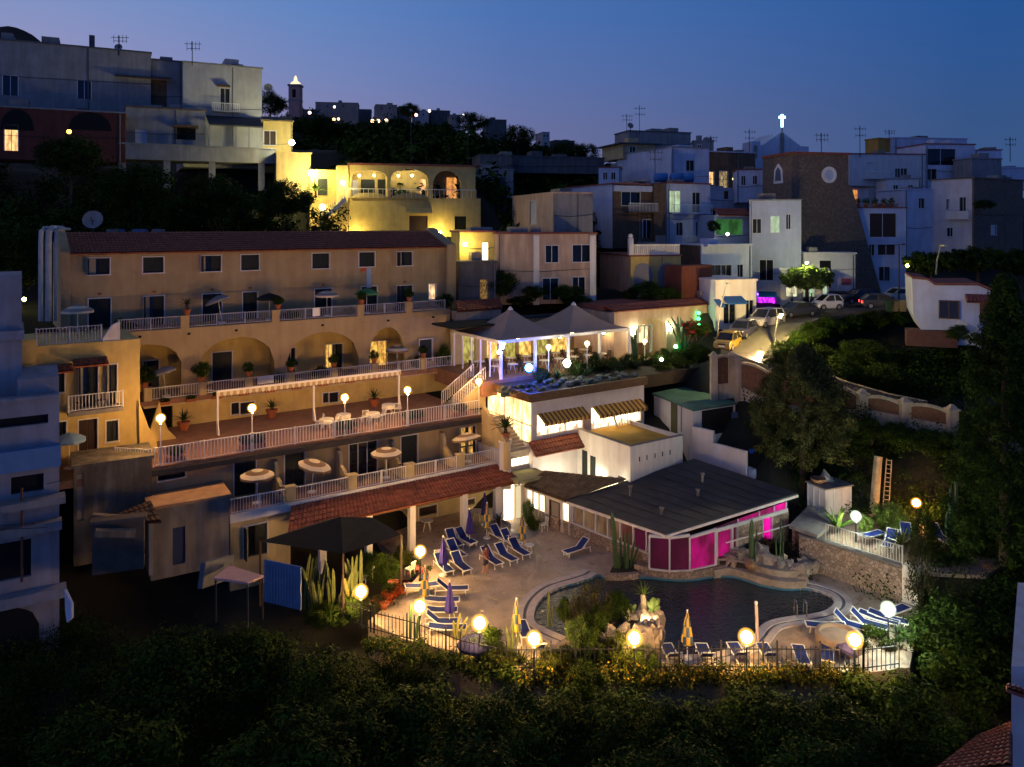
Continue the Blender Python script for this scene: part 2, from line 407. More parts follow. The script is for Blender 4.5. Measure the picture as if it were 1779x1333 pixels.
def fastmesh(name, verts, nper, m):
 """many separate polygons of NPER corners from an (N*nper,3) array"""
 me = bpy.data.meshes.new(name); n = len(verts); k = n//nper
 me.vertices.add(n); me.vertices.foreach_set('co', np.ascontiguousarray(verts, dtype=np.float32).ravel())
 me.loops.add(n); me.loops.foreach_set('vertex_index', np.arange(n, dtype=np.int32))
 me.polygons.add(k); me.polygons.foreach_set('loop_start', np.arange(0, n, nper, dtype=np.int32))
 try: me.polygons.foreach_set('loop_total', np.full(k, nper, dtype=np.int32))
 except Exception: pass
 me.materials.append(m); me.update(calc_edges=True); me.validate()
 return me
def leaves(cl, rad, nl, size, seed, asp=.5, flat=0.0):
 """NL leaf quads scattered round each clump centre in CL (N,3) with spread RAD"""
 g = np.random.default_rng(seed); cl = np.asarray(cl, float); n = len(cl)*nl
 d = g.normal(size=(n, 3)); d /= np.linalg.norm(d, axis=1)[:, None]
 rr = np.repeat(np.broadcast_to(np.asarray(rad, float), (len(cl),)), nl)
 c = np.repeat(cl, nl, 0)+d*(rr*g.random(n)**.45)[:, None]
 nn = d*1.0+g.normal(size=(n, 3))*.42; nn[:, 2] += .35  # leaves lie roughly along the outside of their clump
 a = np.cross(nn, g.normal(size=(n, 3))); a /= np.linalg.norm(a, axis=1)[:, None]
 b = np.cross(nn, a); b /= np.linalg.norm(b, axis=1)[:, None]
 sz = size*(.6+.8*g.random(n)); a *= sz[:, None]; b *= (sz*asp)[:, None]
 return np.stack([c-a, c-b*.9+a*.1, c+a, c+b*.9+a*.1], 1).reshape(-1, 3)
def shell(n, rx, ry, rz, seed, inner=.55, zc=0.0):
 g = np.random.default_rng(seed); d = g.normal(size=(n, 3)); d /= np.linalg.norm(d, axis=1)[:, None]
 r = inner+(1-inner)*g.random(n)**.6
 d *= r[:, None]; d *= np.array([rx, ry, rz]); d[:, 2] += zc
 return d
# terrain
H = Fr((-0.2, 61.0), 34.3)   # the hotel's lower terrace wall, receding to the right
ZD, ZA, Z1, Z2, Z3, Z4 = -21.3, -21.0, -17.25, -14.3, -12.2, -7.5
CP = []
def cp(x, y, z): CP.append((x, y, z))
def cpp(px, Y, z): CP.append(((px-CX)/F*Y, Y, z))
for x in (-60, -30, 0, 30, 60):
 cp(x, 5, -32); cp(x, 20, -29); cp(x, 32, -27)
for px in (300, 600, 900, 1200, 1500): cpp(px, 36, -25)
for px in (750, 900, 1100, 1300, 1500): cpp(px, 42, -23.6); cpp(px, 50, -23.6)
for px in (750, 900): cpp(px, 57, -22.5)
cpp(1650, 40, -22.6); cpp(1750, 44, -20.5); cpp(1700, 52, -18.6); cpp(1779, 60, -16); cpp(1700, 47, -19); cpp(1640, 60, -16.3); cpp(1640, 66, -14.5)
for px, Y, z in ((1500, 50, -20.8), (1500, 53, -20.5), (1560, 53, -20.2), (1560, 49, -20.6), (1640, 51, -20), (1450, 53, -20.7), (1400, 54, -20.4), (1540, 55.6, -18.9), (1440, 56.5, -19.8), (1610, 56, -18), (1620, 47.5, -20.8)): cpp(px, Y, z); cpp(1420, 62, -18.5); cpp(1420, 68, -15.5); cpp(1560, 72, -13.5); cpp(1700, 78, -12)
for s in (-30, -20, -10, 0):
 for t, z in ((6, -22.5), (2, -21.8), (-1, -19.5), (-8, -16), (-11, -13.5), (-16, -8.6), (-24, -6), (-34, -1.5)):
  p = H.pt(s, t, z); cp(*p)
for px in (300, 600, 850): cpp(px, 44, -23)
cpp(150, 44, -23); cpp(150, 36, -25)
for px in (0, 200, 400): cpp(px, 86, 2.5); cpp(px, 100, 7); cpp(px, 130, 14)
for px in (560, 700, 830): cpp(px, 84, -2); cpp(px, 100, 4); cpp(px, 130, 12)
for px in (900, 1050, 1200): cpp(px, 84, -7); cpp(px, 78, -8.2); cpp(px, 100, -2); cpp(px, 130, 6)
cpp(1150, 73, -12.8); cpp(1240, 72, -12.2); cpp(1000, 70, -12.8)
for px, y, z in ((1260, 68, -11.6), (1320, 74, -10.2), (1400, 80, -9.2), (1500, 82, -9.2), (1600, 90, -9.2)): cpp(px, y, z)
for px in (1300, 1450, 1600, 1779): cpp(px, 92, -8.6); cpp(px, 110, -5); cpp(px, 140, 2)
for px in (-300, 2100): cpp(px, 60, -14); cpp(px, 100, -2); cpp(px, 150, 10)
for px, z in ((-300, 60), (200, 46), (520, 36), (700, 34), (900, 26), (1040, 17), (1200, 12), (1500, 10), (1900, 10)): cpp(px, 290, z); cpp(px, 245, z*.80); cpp(px, 190, z*.45)
for x in (-300, 0, 300): cp(x, 420, 40 if x < 0 else 10)
for px, Y, z in ((950, 72, -14), (1050, 74, -14), (900, 68, -14.2), (1000, 75.5, -13), (1100, 76, -12.8), (850, 71, -14), (1150, 76, -12.8), (1100, 71, -14), (1180, 74.5, -13.2), (1250, 57, -19), (1300, 58, -18.5), (1225, 60, -18), (1300, 55, -19.2), (1340, 54, -19.2), (1250, 53, -21), (1180, 61, -18.5), (1150, 66.5, -15.8), (1200, 63.5, -16), (1255, 65, -13.6), (1310, 63.5, -13.7), (1343, 61.5, -14.2), (1428, 59.2, -14.4), (1498, 57, -13.8), (1572, 55.2, -14), (1654, 53.4, -14.1), (1343, 57.5, -16.6), (1428, 55.5, -17), (1498, 54.5, -18), (1660, 50.5, -18.6), (1720, 50, -15)): cpp(px, Y, z)
CPA = np.array(CP)
def ground_z(x, y):
 x = np.atleast_1d(np.asarray(x, float)); y = np.atleast_1d(np.asarray(y, float))
 sc = 1/(3+y*.06)
 d2 = ((x[:, None]-CPA[:, 0])*sc[:, None])**2+((y[:, None]-CPA[:, 1])*sc[:, None])**2
 wgt = 1/(d2+.02)**2.2
 return (wgt*CPA[:, 2]).sum(1)/wgt.sum(1)
gx = np.concatenate([np.linspace(-330, -70, 22), np.linspace(-66, 66, 90), np.linspace(70, 330, 22)])
gy = np.concatenate([np.linspace(3, 110, 84), np.linspace(114, 430, 50)])
XX, YY = np.meshgrid(gx, gy)
ZZ = ground_z(XX.ravel(), YY.ravel())
g = np.random.default_rng(3); ZZ = ZZ+g.normal(size=ZZ.shape)*.06
mb = MB(); nx = len(gx)
mb.v = [tuple(p) for p in np.stack([XX.ravel(), YY.ravel(), ZZ], 1)]
mb.f = [(j*nx+i, j*nx+i+1, (j+1)*nx+i+1, (j+1)*nx+i) for j in range(len(gy)-1) for i in range(nx-1)]; mb.m = [0]*len(mb.f)
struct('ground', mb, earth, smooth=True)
def gz(x, y): return float(ground_z(x, y)[0])
# far mountain behind the upper houses
mb = MB(); n = 40
top = []
for i in range(n+1):
 px = -420+i*560/n
 py = 40+8*sin(i*.7)+max(0, (px-10))*.62+max(0, -(px+150))*.15+R.uniform(-2, 2)
 top.append((px, min(py, 95)))
for i, (px, py) in enumerate(top):
 for (Y, pyy) in ((560, 170), (600, py), (700, py+30)): mb.v.append(tuple(P(px, pyy, Y)))
for i in range(n):
 for k in range(2):
  mb.f.append((i*3+k, (i+1)*3+k, (i+1)*3+k+1, i*3+k+1)); mb.m.append(0)
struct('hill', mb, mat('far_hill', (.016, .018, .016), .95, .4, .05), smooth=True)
# pool deck, pool, coping
deckm = mat('deck_paving', (.40, .31, .23), .55, .30, .8, .2, 14, spec=.35)
t_ = deckm.node_tree; b_ = [n for n in t_.nodes if n.type == 'BSDF_PRINCIPLED'][0]
bk = t_.nodes.new('ShaderNodeTexVoronoi'); bk.feature = 'DISTANCE_TO_EDGE'; bk.inputs['Scale'].default_value = 3.4
ge = [n for n in t_.nodes if n.type == 'NEW_GEOMETRY'][0]; t_.links.new(ge.outputs['Position'], bk.inputs['Vector'])
rr = t_.nodes.new('ShaderNodeValToRGB'); t_.links.new(bk.outputs[0], rr.inputs[0]); rr.color_ramp.elements[0].position = .015; rr.color_ramp.elements[1].position = .05
rr.color_ramp.elements[0].color = (.82, .81, .8, 1); rr.color_ramp.elements[1].color = (1, 1, 1, 1)
src = b_.inputs['Base Color'].links[0].from_socket
mm = t_.nodes.new('ShaderNodeMix'); mm.data_type = 'RGBA'; mm.blend_type = 'MULTIPLY'; mm.inputs[0].default_value = 1
t_.links.new(src, mm.inputs[6]); t_.links.new(rr.outputs[0], mm.inputs[7]); t_.links.new(mm.outputs[2], b_.inputs['Base Color'])
wr = t_.nodes.new('ShaderNodeTexNoise'); wr.inputs['Scale'].default_value = 1.5; wr.inputs['Detail'].default_value = 4; t_.links.new(ge.outputs['Position'], wr.inputs['Vector'])  # wet patches
wq = t_.nodes.new('ShaderNodeValToRGB'); t_.links.new(wr.outputs[0], wq.inputs[0]); wq.color_ramp.elements[0].position = .56; wq.color_ramp.elements[0].color = (.55, .55, .55, 1); wq.color_ramp.elements[1].position = .63; wq.color_ramp.elements[1].color = (.13, .13, .13, 1); t_.links.new(wq.outputs[0], b_.inputs['Roughness'])
POOL = [(1038, 997), (1029, 1003.5), (1012, 1009), (996, 1014), (972, 1020), (952.5, 1030), (936, 1045), (928.5, 1061), (927, 1076), (931.5, 1085), (944, 1091), (963, 1099.5), (984, 1108),
  (1030, 1116), (1080, 1124), (1120, 1131), (1146, 1135), (1180, 1139.5), (1230, 1137.5), (1262, 1130), (1290, 1119), (1310, 1105), (1319, 1090), (1335, 1079), (1370, 1072), (1405, 1069), (1435, 1062.5), (1451, 1049), (1446, 1036), (1425, 1027),
  (1398, 1021), (1370, 1024.5), (1325, 1017), (1304, 1009.6), (1277, 1001.5), (1257, 999.5), (1235, 1001.5), (1200, 1007.5), (1160, 1006.5), (1125, 1001.5), (1105, 1003), (1055, 1004)]
ZW = ZD-.12
pool = [G(x, y, ZD) for x, y in POOL]
def smoothpoly(p, it=2):
 for _ in range(it):
  q = []
  for i in range(len(p)):
   a, b = p[i], p[(i+1) % len(p)]
   q += [a*.75+b*.25, a*.25+b*.75]
  p = q
 return p
pool = smoothpoly(pool, 1)
outer = [G(640, 1078, ZD), G(700, 1030, ZD), G(738, 988, ZD), G(722, 968, ZD), G(690, 955, ZD)]
pA = H.pt(H.s_at(690, 4.6), 4.6, ZD); pB = H.pt(H.s_at(690, 4.6), -.05, ZD)
outer = [G(640, 1078, ZD), G(700, 1030, ZD), G(738, 988, ZD), G(715, 965, ZD), pA, pB, H.pt(3.5, -.05, ZD), H.pt(3.5, -.05, ZD)+Vector((3, 2, 0)), G(1125, 985, ZD)+Vector((0, 5, 0)), G(1250, 985, ZD)+Vector((0, 5, 0)), G(1400, 1000, ZD)+Vector((0, 4, 0)), G(1440, 1000, ZD)+Vector((.5, 1.5, 0)), G(1580, 1045, ZD)+Vector((1.2, 1.2, 0)), G(1590, 1110, ZD), G(1580, 1160, ZD), G(1480, 1172, ZD), G(900, 1172, ZD), G(800, 1135, ZD), G(700, 1110, ZD)]
mb = MB(); vs = outer+pool; tr = tessellate_polygon([[Vector((p.x, p.y, 0)) for p in outer], [Vector((p.x, p.y, 0)) for p in reversed(pool)]])
order = outer+list(reversed(pool))
mb.add([(p.x, p.y, ZD) for p in order], [tuple(t) for t in tr])
for i in range(len(outer)):
 a, b = outer[i], outer[(i+1) % len(outer)]
 mb.add([(a.x, a.y, ZD), (b.x, b.y, ZD), (b.x, b.y, ZD-3), (a.x, a.y, ZD-3)], [(0, 1, 2, 3)])
struct('pool_deck', mb, deckm)
mb = MB()
for i in range(len(pool)):
 a, b = pool[i], pool[(i+1) % len(pool)]
 mb.add([(a.x, a.y, ZD), (b.x, b.y, ZD), (b.x, b.y, ZD-1.6), (a.x, a.y, ZD-1.6)], [(0, 1, 2, 3)])
struct('pool_basin', mb, mat('pool_tile', (.05, .16, .24), .4, .2, 2))
wm, t, b = newmat('pool_water')
b.inputs['Base Color'].default_value = (.007, .016, .026, 1); b.inputs['Roughness'].default_value = .03; b.inputs['Specular IOR Level'].default_value = .6
g_ = t.nodes.new('ShaderNodeNewGeometry'); mp = t.nodes.new('ShaderNodeMapping'); mp.inputs['Scale'].default_value = (1.0, 1.6, 1); t.links.new(g_.outputs['Position'], mp.inputs[0])
n1 = t.nodes.new('ShaderNodeTexNoise'); n1.inputs['Scale'].default_value = 3.3; n1.inputs['Detail'].default_value = 3; n1.inputs['Distortion'].default_value = .6; t.links.new(mp.outputs[0], n1.inputs['Vector'])
bp = t.nodes.new('ShaderNodeBump'); bp.inputs['Strength'].default_value = .75; bp.inputs['Distance'].default_value = .09; t.links.new(n1.outputs[0], bp.inputs['Height']); t.links.new(bp.outputs[0], b.inputs['Normal'])
mb = MB(); tr = tessellate_polygon([[Vector((p.x, p.y, 0)) for p in pool]]); mb.add([(p.x, p.y, ZW) for p in pool], [tuple(t) for t in tr])
struct('water', mb, wm)
def strip(mb, pts, o0, o1, z0, z1, mi=0, side=1):
 """a band following a ground line, between two sideways offsets"""
 k = len(pts); q = []
 for i, p in enumerate(pts):
  d = (pts[min(i+1, k-1)]-pts[max(i-1, 0)]); d.z = 0; d.normalize(); nn = Vector((d.y, -d.x, 0))*side
  q.append((p+nn*o0, p+nn*o1))
 for i in range(k-1):
  (a, b), (c, d) = q[i], q[i+1]
  mb.hexa([(a.x, a.y, z0), (b.x, b.y, z0), (d.x, d.y, z0), (c.x, c.y, z0), (a.x, a.y, z1), (b.x, b.y, z1), (d.x, d.y, z1), (c.x, c.y, z1)], mi)
def smoothline(p, it=2):
 for _ in range(it):
  q = [p[0]]
  for a, b in zip(p, p[1:]): q += [a*.75+b*.25, a*.25+b*.75]
  p = q+[p[-1]]
 return p
copm = mat('pool_coping_stone', (.46, .40, .38), .7, .15, 3, .2, 10)
L1 = smoothline([G(x, y, ZD) for x, y in POOL[0:13]])
L2 = smoothline([G(x, y, ZD) for x, y in POOL[16:31]])
for nm, ln, sd in (('left', L1, 1), ('right', L2, 1)):
 mb = MB(); strip(mb, ln, 0.0, .42, ZW-.3, ZD+.05, 0, sd); strip(mb, ln, .42, .60, ZD-.2, ZD+.012, 1, sd); strip(mb, ln, .60, .95, ZW-.3, ZD+.07, 0, sd)
 o = mb.build('pool_coping', [copm, mat('pool_gutter', (.10, .10, .12), .6, .2, 3)]); o['kind'] = 'structure'
# hotel: long stepped building on four levels
hotel = T('hotel', 'long cream hotel on stepped terraces with a red tiled roof and arched loggias', 'hotel', H.pt(-20, 2, ZA))
def hb(mb, n, m, par=None, **k): return mb.build(n, m, par or hotel, **k)
def opening(par, fr, px0, py0, px1, py1, t, kind='shutter', name='window', fw=.075, holes=None, frame=True, th=.3, panes=2):
 """a recessed leaf or pane in its white surround; returns the hole in the wall"""
 a, b, z0, z1 = fr.rect(px0, py0, px1, py1, t)
 m = {'shutter': shut, 'brown': shutb, 'glass': dglass, 'dark': dark}.get(kind, kind)
 mb = MB()
 q_ = random.Random(int(px0*3+py0))
 if kind in ('shutter', 'brown'):
  k = max(2, int((z1-z0)/.12)); mid = (a+b)/2
  gl = q_.random() < .3
  if gl:  # one leaf swung open: dark pane and a strip of curtain
   c_ = MB(); c_.ob(fr, a, mid, t-.26, t-.24, z0, z1); c_.build('pane', dglass, par); c_ = MB(); c_.ob(fr, a+.05, a+.05+(mid-a)*q_.uniform(.3, .7), t-.235, t-.225, z0, z1-.05); c_.build('curtain', mat('curtain', (.30, .27, .22), .9, .1, 6), par)
   mb.ob(fr, a-.02, a+.03, t-.14, t+(mid-a)*.8, z0, z1)
  for (x0, x1) in ((a+.01, mid-.01), (mid+.01, b-.01))[1 if gl else 0:]:
   mb.ob(fr, x0, x1, t-.20, t-.15, z0, z1)
   for i in range(k): zc = z0+(z1-z0)*(i+.5)/k; mb.ob(fr, x0+.05, x1-.05, t-.15, t-.13, zc-.03, zc+.015)
 else:
  mb.ob(fr, a, b, t-.22, t-.17, z0, z1)
 o = mb.build(name, m, par)
 mf = MB(); fo = .03
 if frame:
  mf.ob(fr, a-fw, a, t-.02, t+fo, z0-(fw if name == 'window' else 0), z1+fw); mf.ob(fr, b, b+fw, t-.02, t+fo, z0-(fw if name == 'window' else 0), z1+fw)
  mf.ob(fr, a, b, t-.02, t+fo, z1, z1+fw)
  if name == 'window': mf.ob(fr, a-fw*1.3, b+fw*1.3, t-.02, t+fo+.06, z0-fw, z0-.002)
 if kind not in ('shutter', 'brown') and panes > 1:
  for i in range(1, panes): x = a+(b-a)*i/panes; mf.ob(fr, x-.025, x+.025, t-.168, t-.12, z0, z1)
 if mf.f: mf.build('frame', trimw, o)
 if holes is not None: holes.append((a, b, z0, z1))
 return o
# --- top block
TT = -13.0
hl = []
LW = emit('lit_cream_room', (1, .70, .36), 1.5, .6, 3); LY = emit('lit_amber_room', (1, .55, .10), 1.3, .65, 3.5)
for (x0, x1, y0, y1) in ((152.5, 190.5, 449, 477), (248.5, 284, 447, 474), (350, 384, 444.5, 471.5), (419, 450, 443, 469.5), (542.5, 572, 440.5, 466.5), (624, 651, 438.5, 463.5), (690, 716, 438, 461.5)):
 opening(hotel, H, x0, y0, x1, y1, TT, holes=hl)
for (x0, x1, y0, y1) in ((154, 192, 519, 570), (250, 285, 515, 566), (352, 385, 511, 561), (422, 447, 508, 556), (547, 576, 502, 548), (628, 655, 498, 542), (690, 716, 496.5, 538)):
 a, b, z0, z1 = H.rect(x0, y0, x1, y1, TT)
 o = opening(hotel, H, x0, y0, x1, y1, TT, name='door'); hl.append((a, b, Z4, z1))
 pl = MB(); pl.ob(H, (a+b)/2-.13, (a+b)/2+.13, TT+.002, TT+.03, z1+.28, z1+.42); pl.build('number_plaque', terra, o)
opening(hotel, H, 745, 494, 757, 520, TT, LW, holes=hl, panes=1)
sL, sR = H.s_at(112, TT), H.s_at(781, TT)
mb = MB(); mb.wall(H, TT, sL, sR, Z4-.3, -2.15, .3, hl); mb.ob(H, sL, sR, TT-6, TT-.31, Z4-.3, -2.2)
hb(mb, 'upper_wall', cream)
mb = MB(); mb.tiles(H.pt(sL+.35, TT-3.4, -.62), H.pt(sR-.55, TT-3.4, -.62), H.pt(sR-.55, TT+.45, -2.05), H.pt(sL+.35, TT+.45, -2.05))
mb.tiles(H.pt(sR-.55, TT-3.4, -.62), H.pt(sL+.35, TT-3.4, -.62), H.pt(sL+.35, TT-6.6, -1.9), H.pt(sR-.55, TT-6.6, -1.9))
rf = hb(mb, 'roof', terra)
mb = MB(); mb.prof(H, [(TT+.55, -7.6), (TT+.55, -1.85), (TT-.6, -1.5), (TT-3.4, -.35), (TT-6.2, -1.4), (TT-6.2, -7.6)], sR-.55, sR+.35)
mb.prof(H, [(TT+.25, -7.6), (TT+.25, -1.9), (TT-3.4, -.45), (TT-6.2, -1.5), (TT-6.2, -7.6)], sL-.25, sL+.35)
hb(mb, 'gable_wall', cream)
# --- upper terrace floor and arcade wall
TA = -10.0
ALO, AHI = H.s_at(62, TA), H.s_at(782, TA)
mb = MB(); mb.ob(H, ALO, AHI+.3, TT+.001, TA-.31, Z4-.4, Z4); hb(mb, 'upper_terrace', terraf)
def arc(px0, px1, pytop, pyspring, t=TA):
 a, b = H.s_at(px0, t), H.s_at(px1, t); pm = (px0+px1)/2
 zs = H.z(pm, pyspring, t); return (a, b, zs, H.z(pm, pytop, t)-zs)
arches = [arc(184, 315, 599, 636), arc(344, 477, 586, 634), arc(497, 623, 577.5, 625), arc(642, 702, 569, 612)]
sA0 = H.s_at(178, TA)
hd = []
mb = MB(); mb.arch(H, TA, sA0, AHI, Z3, Z4-.02, .35, arches); hb(mb, 'arcade_wall', cream)
hx = []
TB = -12.2
doors = [(369, 403, 612, 664, shut), (250, 276, 627, 674, shut), (499, 513, 605, 646, dark), (578, 595, 598, 641, shut)]
a, b, z0, z1 = H.rect(729, 590, 751, 628, TA)
o = opening(hotel, H, 729, 590, 751, 628, TA+.40, name='door')
for (x0, x1, y0, y1, m) in doors:
 q = opening(hotel, H, x0, y0, x1, y1, TB, 'shutter' if m is shut else 'dark', name='door', fw=.08); a, b, z0, z1 = H.rect(x0, y0, x1, y1, TB); hx.append((a, b, Z3, z1))
for (x0, x1, y0, y1, m) in ((566, 578, 599, 640, LY), (643, 672, 593, 640, LY)):
 q = opening(hotel, H, x0, y0, x1, y1, TB, m, name='door', fw=.06); a, b, z0, z1 = H.rect(x0, y0, x1, y1, TB); hx.append((a, b, Z3, z1))
mb = MB(); mb.wall(H, TB, sA0, AHI, Z3, Z4-.45, .2, hx)
for s_ in [sA0]+[(arches[i][1]+arches[i+1][0])/2 for i in range(3)]+[AHI-3.4]: mb.ob(H, s_-.12, s_+.12, TB+.001, TA-.36, Z3, Z4-.45)
hb(mb, 'arcade_back_wall', yellow)
mb = MB(); mb.ob(H, sA0-.2, AHI+2.2, -13, -8.55, Z3-.35, Z3); hb(mb, 'arcade_walk', terraf)
# small round vents above the arches
for px, py in ((243, 585), (328, 580), (410, 574), (560, 565), (674, 557), (752, 551)):
 s_ = H.s_at(px, TA); z_ = H.z(px, py, TA)
 mb = MB(); mb.ob(H, s_-.09, s_+.09, TA+.003, TA+.14, z_-.07, z_+.07); hb(mb, 'wall_spotlight', dark)
# --- left block with its balcony
TL = -3.3
lb0, lb1 = H.s_at(62, TL), H.s_at(243, TL)
hh = []
opening(hotel, H, 70, 642, 112, 683, TL, holes=hh); opening(hotel, H, 138, 637, 170, 708, TL, name='door', holes=hh); opening(hotel, H, 184, 634, 203, 706, TL, name='door', holes=hh)
opening(hotel, H, 137, 729, 169, 800, TL, 'brown', name='door', holes=hh); opening(hotel, H, 185, 731, 205, 767, TL, holes=hh); opening(hotel, H, 102, 733, 115, 770, TL, holes=hh)
mb = MB(); mb.wall(H, TL, lb0, lb1, Z2-.2, -7.15, .3, hh); mb.ob(H, lb0, lb1, -9.4, TL-.31, Z2-.2, -7.2); mb.ob(H, lb0-.9, lb0-.001, -6, TL+.35, Z2-4, -6.7)
hb(mb, 'side_wing_wall', yellow)
mb = MB(); s0, s1 = H.s_at(118, TL+1.2), H.s_at(214, TL+1.2); mb.ob(H, s0, s1, TL+.001, TL+1.25, -11.25, -11.0); hb(mb, 'balcony_floor', conc)
for (x0, x1, py) in ((126, 186, 624), (68, 126, 636)):
 mb = MB(); sa, sb = H.s_at(x0, TL), H.s_at(x1, TL); z_ = H.z((x0+x1)/2, py, TL); mb.tiles(H.pt(sa, TL+.03, z_+.05), H.pt(sb, TL+.03, z_+.05), H.pt(sb, TL+.8, z_-.25), H.pt(sa, TL+.8, z_-.25)); hb(mb, 'door_canopy', terra)
# curved stair walls beside the wing
for dt, pts in ((-2.9, [(241, 697), (250, 720), (258, 742), (270, 757), (276, 790), (246, 806), (243, 790)]), (-5.6, [(277, 698), (282, 722), (292, 747), (306, 760), (306, 772), (270, 776), (262, 745)])):
 poly = [(H.s_at(x, dt), H.z(x, y, dt)) for x, y in pts]
 mb = MB(); mb.face(H, poly, dt-.25, dt); hb(mb, 'stair_wall', yellow)
# --- terrace 2
T2L, T2R = H.s_at(262, .3), H.s_at(838, .3)
mb = MB(); mb.ob(H, T2L-7.2, T2R, -9, .3, Z2-.42, Z2); hb(mb, 'lamp_terrace', terraf)
mb = MB(); mb.ob(H, T2L-.3, T2R+.02, .301, .5, Z2-.5, Z2-.18); hb(mb, 'terrace_edge', mat('dark_gutter', (.05, .04, .035), .7, .2, 3))
hx = []
for (x0, x1, y0, y1) in ((402, 416, 700, 720), (416.5, 442, 699, 719), (561, 571, 683, 700), (572, 588, 682, 699)):
 opening(hotel, H, x0, y0, x1, y1, -9, 'glass', holes=hx, fw=.06, panes=1)
mb = MB(); mb.wall(H, -9, H.s_at(300, -9), H.s_at(782, -9), Z2, Z3-.05, .3, hx); hb(mb, 'terrace_back_wall', yellow)
# --- lower terrace wall, doors
hx = []
opening(hotel, H, 274, 807, 322, 832, 0, 'dark', holes=hx, panes=1, fw=.05)
LF = emit('lit_orange_curtain', (1, .55, .12), .9, .75, 5)
for (x0, x1, y0, y1, k) in ((407, 444, 797, 860, 'shutter'), (495, 529, 786, 845, 'shutter'), (607, 655, 769, 826, 'glass'), (697, 725, 757, 812, 'shutter'), (799, 826, 742, 797, LF)):
 a, b, z0, z1 = H.rect(x0, y0, x1, y1, 0)
 o = opening(hotel, H, x0, y0, x1, y1, 0, k, name='door', panes=2 if k == LF else 3); hx.append((a, b, Z1, z1))
 if k == LF:
  mf = MB()
  for zz in (z0+.9, z0+1.5): mf.ob(H, a, b, -.165, -.11, zz-.05, zz+.05)
  mf.ob(H, a, a+.14, -.166, -.08, z0, z1); mf.ob(H, b-.14, b, -.166, -.08, z0, z1); mf.ob(H, (a+b)/2-.12, (a+b)/2+.12, -.166, -.08, z0, z1); mf.build('door_leaf', shut, o)
 pl = MB(); pl.ob(H, (a+b)/2-.14, (a+b)/2+.14, .002, .04, z1+.22, z1+.36); pl.build('number_plaque', terra, o)
mb = MB(); mb.wall(H, 0, T2L+.1, H.s_at(868, 0), Z1, Z2-.43, .3, hx); mb.ob(H, T2L+.1, H.s_at(868, 0), -3, -.301, Z1, Z2-.44); hb(mb, 'lower_terrace_wall', cream)
LTL, LTR = H.s_at(400, 2.5), H.s_at(872, 2.5)
mb = MB(); mb.ob(H, LTL, LTR, -.05, 2.5, Z1-.4, Z1); hb(mb, 'lower_terrace', terraf)
mb = MB(); mb.ob(H, LTL-.05, LTR, 2.501, 2.62, Z1-.45, Z1+.06); hb(mb, 'terrace_edge', whitec)
for px in (476, 586, 678, 765):
 s_ = H.s_at(px, 0)
 mb = MB(); mb.prof(H, [(.001, Z1), (.001, Z1+2.15), (.45, Z1+2.1), (.62, Z1+1.75), (.75, Z1+1.2), (1.3, Z1+1.0), (1.65, Z1+.72), (2.3, Z1+.45), (2.35, Z1)], s_-.11, s_+.11); hb(mb, 'divider_wall', ochre)
# --- ground floor under the tiled canopy
hx = []
for (x0, x1, y0, y1) in ((728, 759, 880, 928), (805, 825, 868, 914)):
 a, b, z0, z1 = H.rect(x0, y0, x1, y1, 0); opening(hotel, H, x0, y0, x1, y1, 0, 'brown', name='door', fw=.08); hx.append((a, b, ZA, z1))
e0 = H.s_at(505, 2.5)
mb = MB(); mb.wall(H, 0, e0, 2.6, ZD-1, Z1-.42, .3, hx); hb(mb, 'ground_floor_wall', ochre)
hx = []
a, b, z0, z1 = H.rect(424, 912, 464, 966, 2.45); opening(hotel, H, 424, 912, 464, 966, 2.45, name='door'); hx.append((a, b, z0, z1))
mb = MB(); mb.wall(H, 2.45, LTL+.02, e0, ZD-1, Z1-.42, .3, hx); mb.ob(H, e0-.3, e0, .001, 2.14, ZD-1, Z1-.42); hb(mb, 'ground_floor_front', ochre)
mb = MB(); mb.tiles(H.pt(e0, 2.63, Z1-.15), H.pt(LTR-.1, 2.63, Z1-.15), H.pt(H.s_at(905, 4.6), 4.6, -18.2), H.pt(H.s_at(500, 4.6), 4.6, -18.2)); hb(mb, 'canopy_roof', terra)
mb = MB(); mb.ob(H, H.s_at(515, 4.2), H.s_at(896, 4.2), 4.05, 4.25, -18.5, -18.27); hb(mb, 'canopy_beam', wood)
for px in (560, 640, 715, 806, 863):
 s_ = H.s_at(px, 4.1); mb = MB(); mb.ob(H, s_-.2, s_+.2, 3.9, 4.3, ZD, -18.27); hb(mb, 'column', whitec)
# railings
def railing(name, label, fr, a, b, h, m=paintw, cat='railing', post=2.2, gap=.17, z2=None, grp=None, bw=.028):
 """a,b are (s,t,z): rails, posts and bars between two points of a frame"""
 A = fr.pt(*a); B = fr.pt(*b); L = (B-A).length
 o = T(name, label, cat, A, group=grp)
 up = Vector((0, 0, h)); mr = MB(); n = max(1, round(L/post))
 for i in range(n+1): p = A.lerp(B, i/n); mr.bar(p, p+up*1.06, .07, .07)
 mr.bar(A+up, B+up, .06, .045); mr.bar(A+Vector((0, 0, .09)), B+Vector((0, 0, .09)), .04, .04)
 mr.build('handrail', m, o)
 mbx = MB(); n = int(L/gap)
 for i in range(1, n): p = A.lerp(B, i/n); mbx.bar(p+Vector((0, 0, .1)), p+up*.98, bw, bw)
 mbx.build('baluster_panel', m, o)
 return o
def rl(px0, px1, t, z): return (H.s_at(px0, t), t, z), (H.s_at(px1, t), t, z)
bluerail = mat('grey_blue_railing', (.34, .36, .44), .5, .1, 4)
railing('railing', 'dark blue grey railing along the flat roof of the yellow side wing', H, *rl(63, 176, TL-.1, -7.15), 1.0, bluerail)
ups = [206, 320, 478, 625, 710, 778]
